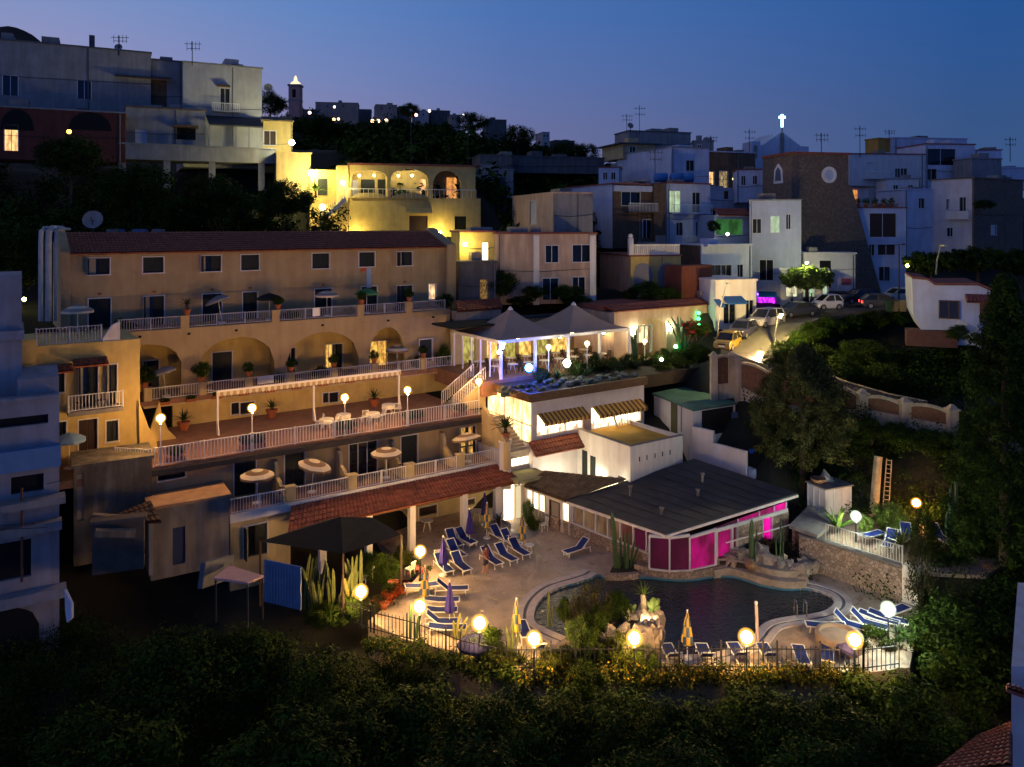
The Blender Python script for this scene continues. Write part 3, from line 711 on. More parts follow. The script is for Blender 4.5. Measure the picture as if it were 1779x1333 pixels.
nms = ['first bay over the low yellow arch beside the scrolled parapet', 'bay between two flowerpot piers over the second arch', 'bay with white towel hung over it above the third arch', 'bay under the green parasol on the upper terrace', 'last bay of the upper terrace beside the tiled lean-to']
for i in range(5):
 a, b = rl(ups[i]+(5 if i else 0), ups[i+1]-5, TA-.15, Z4)
 railing('railing', 'thin grey railing, '+nms[i], H, a, b, .85, bluerail)
for px in ups[1:5]:
 s_ = H.s_at(px, TA-.15); mb = MB(); mb.ob(H, s_-.28, s_+.28, TA-.35, TA+.05, Z4-.02, Z4+.8); mb.ob(H, s_-.33, s_+.33, TA-.4, TA+.1, Z4+.8, Z4+.9); hb(mb, 'parapet_pier', cream)
s_ = H.s_at(198, TL); mb = MB(); mb.face(H, [(s_-.6, -7.5), (s_-.6, -7.0), (s_-.1, -6.2), (s_+.35, -6.0), (s_+.35, -7.5)], TL-.35, TL-.05); hb(mb, 'scroll_parapet', white)
lo = [257, 352, 433, 505, 580, 650, 735, 790]
nm3 = ['beside the big dark shrub in front of the arched door', 'below the second arch between two potted shrubs', 'carrying a white sheet below the second arch', 'in front of the dark doorway in the third arch', 'in front of the lit door of the third arch', 'in front of the amber lit arch', 'between the pot pier and the restaurant terrace']
for i in range(7):
 a, b = rl(lo[i]+6, lo[i+1]-6, -8.65, Z3); railing('railing', 'white arcade railing '+nm3[i], H, a, b, .85, paintw)
for px in lo[:7]:
 s_ = H.s_at(px, -8.65); mb = MB(); mb.ob(H, s_-.25, s_+.25, -8.95, -8.5, Z3, Z3+.85); mb.ob(H, s_-.3, s_+.3, -9.0, -8.45, Z3+.85, Z3+.93); hb(mb, 'parapet_pier', ochre)
mb = MB(); mb.ob(H, H.s_at(250, -8.6), H.s_at(785, -8.6), -8.9, -8.56, Z3-.5, Z3-.002); hb(mb, 'arcade_edge', ochre)
a, b = rl(119, 213, TL+1.2, -11.0); railing('railing', 'white balcony railing in front of the two dark doors of the yellow wing', H, a, b, .95)
# terrace 2: long white balustrade in three runs between lamp posts
for (x0, x1, lab) in ((268, 436, 'white balustrade of the lamp terrace from the stair wall to the flower boxes'), (440, 706, 'longest white balustrade of the lamp terrace, under the striped awning'), (710, 832, 'white balustrade of the lamp terrace near the stair to the restaurant')):
 a, b = rl(x0, x1, .22, Z2); railing('balustrade', lab, H, a, b, 1.1, paintw, 'balustrade', 3, .2, bw=.05)
a, b = rl(207, 262, .1, Z2); railing('balustrade', 'short white balustrade beside the red tiled floor of the yellow wing', H, (a[0], -1.6, Z2), b, 1.0, paintw, 'balustrade')
lt = [402, 505, 612, 712, 800, 866]
nm1 = ['under the leftmost striped parasol of the lower terrace', 'by the tilted striped parasol on the lower terrace', 'before the open glazed door of the lower terrace', 'below the closed door and last divider of the lower terrace', 'under the parasol by the orange lit door']
for i in range(5):
 a, b = rl(lt[i]+(7 if i else 0), lt[i+1]-7, 2.4, Z1); railing('railing', 'thin white railing '+nm1[i], H, a, b, .9, paintw)
for px in lt[1:5]:
 s_ = H.s_at(px, 2.4); mb = MB(); mb.ob(H, s_-.3, s_+.3, 2.1, 2.5, Z1, Z1+.95); mb.ob(H, s_-.35, s_+.35, 2.05, 2.55, Z1+.95, Z1+1.03); hb(mb, 'parapet_pier', ochre)
# awning over the lamp terrace
aw = T('awning_frame', 'white awning frame with a scalloped fringe over the lamp terrace', 'awning', H.pt(H.s_at(378, -5.2), -5.2, Z2))
a0, a1 = H.s_at(376, -5.2), H.s_at(696, -5.2); zb = -11.45
for px in (378, 545, 693):
 s_ = H.s_at(px, -5.2); mb = MB(); mb.ob(H, s_-.06, s_+.06, -5.26, -5.14, Z2, zb); mb.prof(H, [(-5.14, Z2), (-4.8, Z2), (-5.14, Z2+.9)], s_-.05, s_+.05); mb.build('post', paintw, aw)
mb = MB(); mb.ob(H, a0, a1, -5.27, -5.12, zb, zb+.13); mb.build('beam', paintw, aw)
mb = MB()
n = 64
for i in range(n):
 s0 = a0+(a1-a0)*i/n; s1 = a0+(a1-a0)*(i+1)/n; q = (s0+s1)/2
 mb.face(H, [(s0, zb), (s1, zb), (s1, zb-.22), (q, zb-.32), (s0, zb-.22)], -5.12, -5.09, i % 2)
mb.build('fringe', [mat('cream_canvas', (.62, .54, .38), .9), mat('tan_canvas', (.40, .28, .13), .9)], aw)
for px in (378, 545, 693):
 s_ = H.s_at(px, -5.2); mb = MB(); mb.bar(H.pt(s_, -5.27, zb+.06), H.pt(s_, -8.98, Z3+.3), .07, .07); mb.build('rafter', paintw, aw)
# bar building with a roof garden
s0, s1 = H.s_at(925, 3.44), H.s_at(1119, 3.44); ZB = -13.0
bar = T('bar_building', 'white bar building with two lit awning windows and a cactus garden on its roof', 'building', H.pt(s0, 3.44, -20))
BRT = emit('bright_bar_interior', (1, .80, .46), 8.5, .90, 2.6)
hx = []
for (x0, x1, y0, y1) in ((933, 1012, 715, 750), (1027, 1113, 702, 738)):
 opening(bar, H, x0, y0, x1, y1, 3.44, BRT, holes=hx, fw=.12, panes=2)
mb = MB(); mb.wall(H, 3.44, s0, s1, -20.6, ZB, .28, hx); mb.ob(H, s1-.3, s1, -3, 3.15, -20.6, ZB)
mb.ob(H, s0+.02, s1-.31, 2.3, 3.1, -20.6, -15.5); mb.build('wall', white, bar)
mb = MB(); mb.ob(H, s0-.15, s1+.1, 3.45, 3.75, ZB-.02, ZB+.6); mb.ob(H, s0-.45, s0-.16, -3, 3.75, ZB-.02, ZB+.6); mb.build('garden_parapet', wood, bar)
s9 = H.s_at(1232, 1)
mb = MB(); mb.ob(H, s0-.15, s1+.1, -1.25, 3.44, ZB+.02, ZB+.5); mb.build('garden_soil', soil, bar)
mb = MB(); mb.ob(H, s1+.11, s9, -1.25, 2.6, ZB-.6, ZB+.45); mb.build('garden_soil', soil, bar)
# striped awnings
for (x0, x1, py) in ((934, 1013, 713), (1029, 1113, 700)):
 a, b = H.s_at(x0, 3.5), H.s_at(x1, 3.5); z = H.z((x0+x1)/2, py, 3.5)
 mb = MB(); n = 22
 for i in range(n):
  p, q = a+(b-a)*i/n, a+(b-a)*(i+1)/n; k = i % 2
  mb.prof(H, [(3.46, z+.02), (4.35, z-.52), (4.35, z-.56), (3.46, z-.03)], p, q, k)
  mb.face(H, [(p, z-.54), (q, z-.54), (q, z-.72), ((p+q)/2, z-.8), (p, z-.72)], 4.33, 4.36, k)
 mb.build('awning', [mat('awning_yellow', (.55, .33, .07), .85), mat('awning_brown', (.16, .07, .025), .85)], bar)
# glazed left side
mb = MB()
t1 = -2.6
for i in range(6):
 t = 3.36+(t1-3.36)*i/5; mb.ob(H, s0-.06, s0+.02, t-.04, t+.04, -16.2, ZB)
for z in (-16.2, -14.9, ZB-.15): mb.ob(H, s0-.05, s0+.01, t1, 3.36, z, z+.1)
mb.build('glazing_frame', paintw, bar)
mb = MB(); mb.ob(H, s0-.02, s0, t1, 3.3, -16.15, ZB-.1); mb.build('glass_wall', emit('glazed_bar_light', (1, .66, .26), 4.2, .6, 1.6), bar)
# small tiled roof under the left window and the bright opening beside it
mb = MB(); mb.tiles(H.pt(H.s_at(919, 3.5), 3.5, -15.95), H.pt(H.s_at(1003, 3.5), 3.5, -15.95), H.pt(H.s_at(1016, 5.0), 5.0, -16.55), H.pt(H.s_at(932, 5.0), 5.0, -16.55)); mb.build('tile_roof', terra, bar)
# landing wing left of the bar with the bright opening
wl0, wl1 = H.s_at(868, 3.0), s0-.02
lw = T('landing_block', 'white block under the bar landing with a bright rounded window', 'building', H.pt(wl0, 3, -20))
hx = []
BW = emit('bright_white_room', (1, .86, .55), 6.5, .1, 2)
a, b, z0, z1 = H.rect(889, 791, 921, 808, 3.0); opening(lw, H, 889, 791, 921, 808, 3.0, BW, holes=hx, frame=False, panes=1)
mb = MB(); mb.wall(H, 3.0, wl0, wl1, -19.4, -16.4, .3, hx); mb.ob(H, wl0, wl1, -.04, 2.69, -19.4, -16.4); mb.build('wall', white, lw)
mb = MB(); mb.ob(H, wl0-.1, wl1-.02, 2.0, 3.15, -16.399, -16.25); mb.build('ledge', bluew, lw)
mb = MB(); mb.ob(H, wl0+.1, wl1+.35, 3.02, 5.2, -18.2, -18.0); mb.build('flat_roof', mat('greenish_flat_roof', (.30, .30, .14), .9, .2, 1), lw)
# courtyard block with ochre terrace roof
Y1 = H.pt(H.s_at(1003, 3.44), 3.44, 0)
cs = H.s_at(1003, 3.44); ct = H.t_at(1095, cs); ce = H.s_at(1186, ct)
cy = T('courtyard_block', 'white roof terrace block with an ochre floor above the pool bar roof', 'building', H.pt(cs, ct, -20))
mb = MB(); zt = -15.65
mb.ob(H, cs, cs+.22, 3.46, ct, -20.6, zt); mb.ob(H, cs+.221, ce, ct-.22, ct, -20.6, zt); mb.ob(H, ce-.22, ce, 3.46, ct-.221, -20.6, zt)
mb.build('wall', whitec, cy)
mb = MB(); mb.ob(H, cs+.23, ce-.23, 3.46, ct-.23, -16.35, zt-.28); mb.build('roof_floor', ochf, cy)
mb = MB(); mb.ob(H, cs-.03, cs+.26, 3.46, ct+.03, zt+.001, zt+.05); mb.ob(H, cs+.27, ce+.03, ct-.25, ct+.03, zt+.001, zt+.05); mb.build('coping', conc, cy)
for px, py in ((1111, 798), (1124, 795), (1138, 792), (1151, 789), (1164, 786)):
 s_ = H.s_at(px, ct); z_ = H.z(px, py, ct); mb = MB(); mb.ob(H, s_-.05, s_+.05, ct-.02, ct+.004, z_-.17, z_+.17); mb.build('drain_slit', dark, cy)
for (t, z0, z1, m) in ((4.35, -19.1, -17.1, shut), (5.3, -19.3, -17.3, shut), (8.4, -19.6, -18.0, dark)):
 mb = MB(); mb.ob(H, cs-.03, cs-.004, t-.30, t+.30, z0, z1); mb.build('door', m, cy)
# courtyard lights: two small wall lamps that light the white walls
def lampball(name, label, p, r, m, cat='lamp', grp=None):
 o = T(name, label, cat, p, group=grp); mb = MB(); mb.sph(p, r, 12, 7); mb.build('globe', m, o, smooth=True)
 mb = MB(); mb.lathe(p-Vector((0, 0, r+.12)), [(r*.7, 0), (r*.7, .06), (r*.4, .13)], 8); mb.build('base', paintd, o); return o
lampball('courtyard_lamp', 'bright round lamp low in the white courtyard behind the small tiled roof', P(985, 838, 57.4), .15, emit('courtyard_light', (1, .86, .58), 420))
lampball('courtyard_lamp', 'second bright courtyard lamp beside the shuttered white wall', P(1040, 843, 56.6), .14, emit('courtyard_light', (1, .86, .58), 420))
# roof clutter
t = T('white_plank_stack', 'leaning pile of white planks and frames on the ochre roof terrace', 'planks', P(1150, 752, 62))
mb = MB()
for k in range(6): a = H.pt(ce-1.6+k*.28, 3.9, zt-.25); mb.bar(a, a+Vector((-.45+.1*k, .35, 1.5+.12*(k % 3))), .24, .05)
mb.build('plank', whitec, t)
# steps from the lamp terrace to the bar landing
st = T('stone_steps', 'pale stone steps between the lamp terrace and the bar landing', 'stairs', H.pt(H.s_at(850, 1.5), 1.5, -16))
mb = MB(); a0, a1 = H.s_at(840, .6), H.s_at(874, .6)
n = 12
for i in range(n): z = Z2-(i+1)*2.0/n; mb.ob(H, T2R+.08, T2R+1.7, .55+i*.28, .55+(i+1)*.28, z-.5, z)
mb.build('tread', mat('pale_steps', (.50, .42, .28), .8, .2, 3), st)
mb = MB(); mb.prof(H, [(.52, Z2-.1), (.52, Z2+.75), (3.9, Z2-1.2), (3.9, Z1-.3), (.52, Z1-.3)], T2R-.2, T2R+.06); mb.build('cheek_wall', ochre, st)
mb = MB(); mb.ob(H, T2R+.061, s0-.5, -3, 3.4, -16.42, -16.2); mb.build('landing_floor', terraf, st)
pz = H.pt(H.s_at(878, 3.2), 3.2, -17.3)
pp = T('pillar', 'square white pillar below the palm pot beside the bar steps', 'pillar', pz)
mb = MB(); mb.box(pz.x-.42, pz.x+.42, pz.y-.42, pz.y+.42, -19, -15.7); mb.box(pz.x-.48, pz.x+.48, pz.y-.48, pz.y+.48, -15.7, -15.6); mb.build('shaft', whitec, pp)
PALMPOT = Vector((pz.x, pz.y, -15.6))
# stair from the lamp terrace up to the restaurant
ss = T('outdoor_stair', 'stair with white railings rising from the lamp terrace to the restaurant', 'stairs', H.pt(H.s_at(800, -2), -2, Z2))
u0, u1 = H.s_at(782, -2.2), H.s_at(838, -2.2)
mb = MB(); n = 12
for i in range(n): a = u0+(u1-u0)*i/n; z = Z2+(Z3-Z2)*(i+1)/n; mb.ob(H, a, u0+(u1-u0)*(i+1)/n, -3.4, -1.9, Z2, z)
mb.build('tread', conc, ss)
mb = MB(); mb.face(H, [(u0, Z2), (u1, Z2), (u1, Z3+.02), (u0, Z2+.25)], -1.89, -1.7); mb.build('side_wall', ochre, ss)
for dt in (-1.75, -3.5):
 mb = MB(); A = H.pt(u0, dt, Z2+.2); B = H.pt(u1, dt, Z3); up = Vector((0, 0, 1.0)); mb.bar(A+up, B+up, .06, .05)
 for i in range(19): p = A.lerp(B, i/18); mb.bar(p, p+up, .045, .045)
 mb.build('handrail', paintw, ss)
# restaurant terrace under two canvas peaks
RT = T('restaurant_tent', 'restaurant canopy with two pointed canvas peaks on white posts', 'tent', H.pt(0, -1.3, Z3))
ra0, ra1 = H.s_at(868, -1.3), H.s_at(1093, -1.3); ze = -9.12; tb = -8.4
def tent(mb, s0, s1, t0, t1, z0, z1, n=24, k=12):
 cs_, ct_ = (s0+s1)/2, (t0+t1)/2; b = len(mb.v)
 per = []
 for i in range(n):
  q = 4*i/n; e = int(q); f = q-e
  per.append([(s0+(s1-s0)*f, t0), (s1, t0+(t1-t0)*f), (s1-(s1-s0)*f, t1), (s0, t1-(t1-t0)*f)][e])
 for r in range(k+1):
  v = r/k
  for (a, t) in per:
   sc = 1-v*.97; z = z0+(z1-z0)*(v**1.7)+(.03*sin(a*5+t*4) if 0 < r < k else 0)
   mb.v.append(tuple(H.pt(cs_+(a-cs_)*sc, ct_+(t-ct_)*sc, z)))
 for r in range(k):
  for i in range(n): j = (i+1) % n; mb.f.append((b+r*n+i, b+r*n+j, b+(r+1)*n+j, b+(r+1)*n+i)); mb.m.append(0)
 mb.f.append(tuple(b+k*n+i for i in range(n))); mb.m.append(0)
rm = (ra0+ra1)/2
for i, (a, b) in enumerate(((ra0, rm), (rm, ra1))):
 mb = MB(); tent(mb, a, b, -1.3, tb, ze, -7.2); c = mb.build('canvas_peak', tentfab, RT)
 mb = MB(); q = H.pt((a+b)/2, (tb-1.3)/2, -7.25); mb.lathe(q, [(.25, 0), (.2, .12), (.06, .28)], 10); mb.build('cap', paintw, c)
mb = MB()
for (x0, x1, t0, t1) in ((ra0, ra1, -1.36, -1.2), (ra0, ra1, tb-.06, tb+.1)): mb.ob(H, x0, x1, t0, t1, ze-.26, ze-.02)
for x in (ra0-.08, ra1-.08): mb.ob(H, x, x+.16, tb+.11, -1.37, ze-.26, ze-.02)
mb.build('eaves_beam', paintw, RT)
for i in range(5):
 a = ra0+(ra1-ra0)*i/4+(-.02 if i == 4 else .1 if i == 0 else 0); mb = MB(); mb.ob(H, a-.1, a+.1, -1.38, -1.18, Z3, ze-.26); mb.build('post', paintw, RT)
for i in range(1, 6):
 t = -1.3+(tb+1.3)*i/5; mb = MB(); mb.ob(H, ra0-.06, ra0+.06, t-.05, t+.05, Z3, ze-.26); mb.build('post', paintw, RT)
mb = MB(); mb.ob(H, ra0-1.6, H.s_at(1235, -2), -9.4, -1.26, Z3-1.2, Z3); mb.build('terrace_floor', terraf, RT)
# back wall of the restaurant with curtained doors
rb = T('restaurant_building', 'lit restaurant back wall with curtained windows behind the canvas terrace', 'building', H.pt(ra0, -8.8, Z3))
hx = []
GRN = emit('lit_green_curtain', (.66, .58, .12), .95, .6, 4); AMB = emit('lit_amber_bar', (1, .62, .14), 1.7, .7, 3)
for k, (x0, x1, m) in enumerate(((803, 826, GRN), (846, 866, AMB), (878, 897, GRN), (902, 925, AMB), (931, 952, GRN), (958, 990, AMB), (1000, 1022, dglass), (1032, 1060, GRN), (1066, 1084, dglass))):
 a, b = H.s_at(x0, -8.8), H.s_at(x1, -8.8); mb = MB(); mb.ob(H, a, b, -9.1, -9.02, Z3+.1, Z3+2.5); o = mb.build('window', m, rb); hx.append((a, b, Z3+.1, Z3+2.5))
mb = MB(); q0, q1 = H.s_at(784, -8.8), H.s_at(1100, -8.8); mb.wall(H, -8.8, q0, q1, Z3, -8.7, .2, hx); mb.build('wall', ochre, rb)
mb = MB(); mb.ob(H, q0, q1, -9.8, -8.6, -8.69, -8.5); mb.build('flat_roof', felt, rb)
mb = MB(); mb.tiles(H.pt(H.s_at(792, -11), -11, -6.9), H.pt(H.s_at(868, -11), -11, -6.9), H.pt(H.s_at(874, -9.2), -9.2, -7.6), H.pt(H.s_at(795, -9.2), -9.2, -7.6)); mb.build('tile_roof', terra, rb)
mb = MB(); mb.ob(H, H.s_at(794, -9.3), H.s_at(872, -9.3), -11, -9.4, -8.5, -7.75); mb.build('lean_to_wall', peach, rb)
mb = MB(); mb.ob(H, H.s_at(786, -5), H.s_at(868, -5), -8.5, -4.9, -8.5, -8.35); mb.build('dark_canopy', darkfab, rb)
# restaurant lights inside, under the canopy
for i, (a, t) in enumerate(((1.8, -3.4), (4.6, -5.4), (7.8, -3.6), (10.4, -5.2), (12.6, -3.4))):
 lampball('pendant_lamp', 'small glowing pendant lamp under the canvas, '+['nearest the stair', 'above the second row of tables', 'between the two peaks', 'under the right peak', 'closest to the arched entrance'][i], H.pt(ra0+a, t, -9.75), .12, emit('pendant_light', (1, .78, .34), 130), grp='pendant lamps under the restaurant canopy')
# reception block with arched entrance
rc = T('reception_building', 'low cream entrance building with a wide lit arch and tiled edge', 'building', H.pt(15, -2.5, Z3))
TR = -2.6; c0, c1 = ra1-.6, H.s_at(1238, TR)
a, b = H.s_at(1105, TR), H.s_at(1158, TR); zs = H.z(1130, 572, TR)
mb = MB(); mb.arch(H, TR, c0, c1, Z3, -7.85, .3, [(a, b, zs, H.z(1130, 553, TR)-zs)]); mb.ob(H, c0, c1, -8.3, -5.2, Z3, -7.9)
mb.ob(H, c0, a-.6, -5.19, TR-.31, Z3, -7.95); mb.ob(H, b+.6, c1, -5.19, TR-.31, Z3, -7.95); mb.ob(H, a-.59, b+.59, -5.19, TR-.31, -8.3, -7.95); mb.build('wall', peach, rc)
mb = MB(); mb.tiles(H.pt(c0, -4, -7.3), H.pt(c1, -4, -7.3), H.pt(c1, TR+.35, -7.75), H.pt(c0, TR+.35, -7.75)); mb.ob(H, c0, c1, -8.3, -4.05, -7.89, -7.4); mb.build('roof', redf, rc)
mb = MB(); mb.ob(H, a+.2, b-.2, -5.0, -4.92, Z3+.02, zs+.1); o = mb.build('glass_door', emit('lit_reception', (1, .66, .28), 2.2, .75, 2.0), rc)
mb = MB()
for x in (a, a+.95, b-1.15, b-.2, b-1.95): mb.ob(H, x, x+.12, -4.5, -4.4, Z3, zs+.1)
mb.ob(H, a, b, -4.5, -4.38, zs, zs+.12); mb.ob(H, b-1.15, b-.1, -4.5, -4.4, Z3, Z3+.12); mb.build('frame', emit('glowing_white_frame', (.85, 1, .7), .25), o)  # frame has its own faint glow in place of light on it
mb = MB(); mb.ob(H, a+1.4, b-1.6, -3.9, -3.3, Z3, Z3+1.1); mb.build('counter', wood, rc)
for dx, lab in ((-.32, 'white glowing wall lamp to the left of the arched entrance'), (.30, 'white glowing wall lamp to the right of the arched entrance')):
 q = H.pt(a+dx if dx < 0 else b+dx, TR+.16, Z3+2.4)
 lampball('wall_lamp', lab, q, .2, emit('entrance_light', (.92, 1, .68), 200))
lampball('ceiling_lamp', 'lamp inside the arched entrance above the wooden counter', H.pt((a+b)/2, -3.6, -8.65), .14, emit('entrance_inner', (.9, 1, .45), 330))
# red house with the green cross
rd = T('red_house', 'narrow red house with an arched window beside the entrance', 'house', H.pt(c1, -3, Z3))
d0, d1 = c1-.5, H.s_at(1243, -3.5)
hx = []
mb = MB(); a, b, z0, z1 = H.rect(1218, 533, 1236, 568, -3.5)
mb.arch(H, -3.5, d0, d1+.4, -12.2, -6.6, .25, [(a, b, z1, .35)]); mb.ob(H, d0, d1+.4, -9, -3.76, -12.2, -6.6); mb.ob(H, a, b, -3.75, -3.5, -12.2, z0); mb.build('wall', peach, rd)
mb = MB(); mb.ob(H, H.s_at(1184, -4.2), H.s_at(1237, -4.2), -6.5, -4.2, -7.75, -4.1); mb.build('upper_wall', pink, rd)
mb = MB(); mb.ob(H, a, b, -3.745, -3.7, z0, z1+.34); o = mb.build('window', dglass, rd)
mb = MB(); mb.ob(H, a, b, -3.69, -3.63, z0, z0+.06); mb.ob(H, (a+b)/2-.04, (a+b)/2+.04, -3.69, -3.63, z0, z1+.3); mb.ob(H, a, b, -3.69, -3.64, (z0+z1)/2, (z0+z1)/2+.08); mb.ob(H, a, a+.07, -3.69, -3.62, z0, z1); mb.ob(H, b-.07, b, -3.69, -3.62, z0, z1); mb.build('frame', trimw, o)
px_ = T('pharmacy_sign', 'vertical sign of three bright green lights on the red house corner', 'sign', H.pt(H.s_at(1213, -2.4), -2.4, -9))
for k, py in enumerate((544, 554, 563.5)):
 q = P(1213.5, py, H.Y(1213, -2.4)); mb = MB(); mb.sph(q, .16, 10, 6); mb.build('green_light', emit('green_sign_light', (.05, 1, .28), 14), px_)
mb = MB(); q = P(1213.5, 554, H.Y(1213, -2.4)); mb.box(q.x-.12, q.x+.12, q.y+.15, q.y+.25, q.z-.75, q.z+.75); mb.build('backplate', paintd, px_)
# pool house: dark sloped roof over glazed walls
ph = T('pool_house', 'glazed pool bar with a big dark sloping roof and magenta light inside', 'building', Vector((9.5, 50, ZD)))
Tp, Ap, Cp, Dp = P(1157, 927, 47.3), P(985, 869, 53.7), P(1386, 857, 52.0), P(1206, 797, 58.4)
mb = MB()
def slab(mb, q, th, mi=0):
 a = [Vector(p) for p in q]; mb.hexa([p-Vector((0, 0, th)) for p in a]+a, mi)
slab(mb, [Ap, Tp, Cp, Dp], .16); mb.build('roof', felt, ph)
for i in range(1, 11):
 a, b = Ap.lerp(Dp, i/11), Tp.lerp(Cp, i/11); mb = MB(); mb.bar(a, b, .09, .03); mb.build('roof_seam', mat('felt_seam', (.045, .044, .043), .8), ph)
for f0, f1, sz in ((.3, .25, .5), (.55, .6, .35), (.75, .4, .45), (.2, .7, .3)):
 p = Ap.lerp(Dp, f0).lerp(Tp.lerp(Cp, f0), f1); mb = MB(); mb.lathe(p, [(.09, -.1), (.09, sz), (.16, sz+.02), (.16, sz+.1)], 8); mb.build('vent_pipe', conc, ph)
mb = MB(); dn = Vector((0, 0, .19))
for a, b in ((Ap, Tp), (Tp, Cp)): mb.bar(a-dn+Vector((0, 0, .02)), b-dn+Vector((0, 0, .02)), .12, .16)
mb.build('fascia', whitec, ph)
Q = Fr((Tp.x, Tp.y), 30.5)     # right facade frame (origin at the roof tip)
# left wall runs from the tip back towards the terrace
dL = (Ap-Tp); aL = math.degrees(math.atan2(-dL.y, -dL.x))
LFm = Fr((Ap.x, Ap.y), aL); LL = sqrt(dL.x**2+dL.y**2)
tl = -.35
mb = MB(); mb.ob(LFm, -4.3, LL-.6, tl-.3, tl, ZD-.6, ZD+.85); mb.build('stone_plinth', stonew, ph)
def eave(s): return Ap.z+(Tp.z-Ap.z)*s/LL-.28
PK = lambda n, s, v=.55, c=(1, .0, .30): emit(n, c, s, v, 1.2)
lits = [('dim', mat('dim_room', (.16, .11, .07), .2)), ]
warmroom = emit('warm_dim_room', (.55, .30, .14), .30, .6, 1.2)
redroom = emit('red_dim_room', (.50, .12, .10), .22, .6, 1.2)
magdim = PK('magenta_dim', .095, .45, (.62, .0, .19)); magmid = PK('magenta_mid', .42, .72, (1, .0, .33)); magbr = PK('magenta_bright', 1.0, .35, (1, .0, .42))
n = 7; x0 = .15; mfr = MB()
wid = (LL-.75-x0)/n
ms = [warmroom, warmroom, warmroom, warmroom, redroom, magdim, magdim]
for i in range(n):
 a, b = x0+i*wid, x0+(i+1)*wid
 mb = MB(); mb.ob(LFm, a, b, tl-.22, tl-.18, ZD+.851, min(eave(a), eave(b))); mb.build('glass_pane', ms[i], ph)
 mfr.ob(LFm, a-.06, a+.06, tl-.16, tl-.02, ZD+.852, eave(a)-.01)
mfr.ob(LFm, x0, LL-.7, tl-.17, tl-.01, ZD+.853, ZD+.95)
mfr.build('window_frame', trimw, ph)
# white end wall, door and bright window under the old tiles
hx = []
mb = MB()
def Lr(px): return LFm.s_at(px, tl)
wd0, wd1 = Lr(915), Lr(947); dd0, dd1 = Lr(955), Lr(972); ld0, ld1 = Lr(977), Lr(989)
hx = [(wd0, wd1, LFm.z(930, 895, tl), -19.2), (dd0, dd1, ZD, -19.35), (ld0, ld1, ZD, -19.15)]
mb.wall(LFm, tl, Lr(911), x0-.1, ZD-.5, -18.98, .2, hx); mb.build('white_wall', whitec, ph)
BRW = emit('bright_white_window', (1, .86, .52), 3.2, .15, 1.5)
for k, (hole, m, nm) in enumerate(zip(hx, (BRW, mat('grey_door', (.30, .27, .22), .6), BRW), ('window', 'door', 'glass_door'))):
 mb = MB(); mb.ob(LFm, hole[0], hole[1], tl-.16, tl-.12, hole[2], hole[3]); o = mb.build(nm, m, ph)
 mf = MB()
 for i in range(4 if k == 0 else 2): x = hole[0]+(hole[1]-hole[0])*i/(3 if k == 0 else 1); mf.ob(LFm, x-.04, x+.04, tl-.11, tl+.03, hole[2], hole[3])
 mf.ob(LFm, hole[0]+.041, hole[1]-.041, tl-.11, tl+.02, hole[3]-.07, hole[3]); mf.build('frame', trimw if k != 1 else wood, o)
# lit passage between terrace canopy and the pool house
pz0 = H.s_at(874, 4.1)
pg = T('lit_doorway', 'glowing white doorway at the end of the tiled canopy', 'doorway', H.pt(pz0, 3.4, ZA))
mb = MB(); mb.ob(H, H.s_at(874, 3.4), H.s_at(893, 3.4), 3.3, 3.36, ZD, -18.75); mb.build('glass_door', emit('white_doorway', (1, .90, .60), 5.0, .1, 2), pg)
mb = MB(); mb.ob(H, H.s_at(866, 3.4), H.s_at(874, 3.4), 3.2, 3.5, ZD, -18.5); mb.ob(H, H.s_at(893, 3.4)+.001, H.s_at(911, 3.4), 3.2, 3.45, ZD, -18.5); mb.ob(H, H.s_at(874, 3.4)+.001, H.s_at(893, 3.4), 3.2, 3.5, -18.749, -18.5); mb.build('wall', whitec, pg)
mb = MB(); a = H.s_at(896, 3.5); mb.ob(H, a, a+.45, 3.46, 3.5, ZD, -19.0); mb.build('open_leaf', emit('glowing_leaf', (1, .8, .45), .8), pg)  # door leaf glows itself, in place of doorway light falling on it
# old tile roof beside the dark roof
ot = T('tile_roof', 'low roof of old lichen coloured tiles beside the dark pool bar roof', 'roof', P(985, 860, 55))
mb = MB(); p1, p2, p3, p4 = P(911, 842, 56.2), P(985, 869, 53.7)+Vector((-.02, .02, .02)), P(1088, 832, 55.35), P(945, 818, 56.7)
mb.tiles(p4, p3, p2, p1, w=.24); mb.build('tile_slope', tileold, ot)
mb = MB(); mb.bar(p1-Vector((0, 0, .1)), p2-Vector((0, 0, .1)), .12, .14); mb.build('gutter', wood, ot)
sk = T('skylight', 'long white skylight strip lying at the edge of the dark roof', 'skylight', P(1050, 832, 57)); mb = MB(); mb.bar(P(1040, 843, 56.6)+Vector((0, 0, .25)), P(1072, 832, 57.4)+Vector((0, 0, .25)), .5, .12); mb.build('pane', mat('skylight_plastic', (.6, .6, .58), .4), sk)
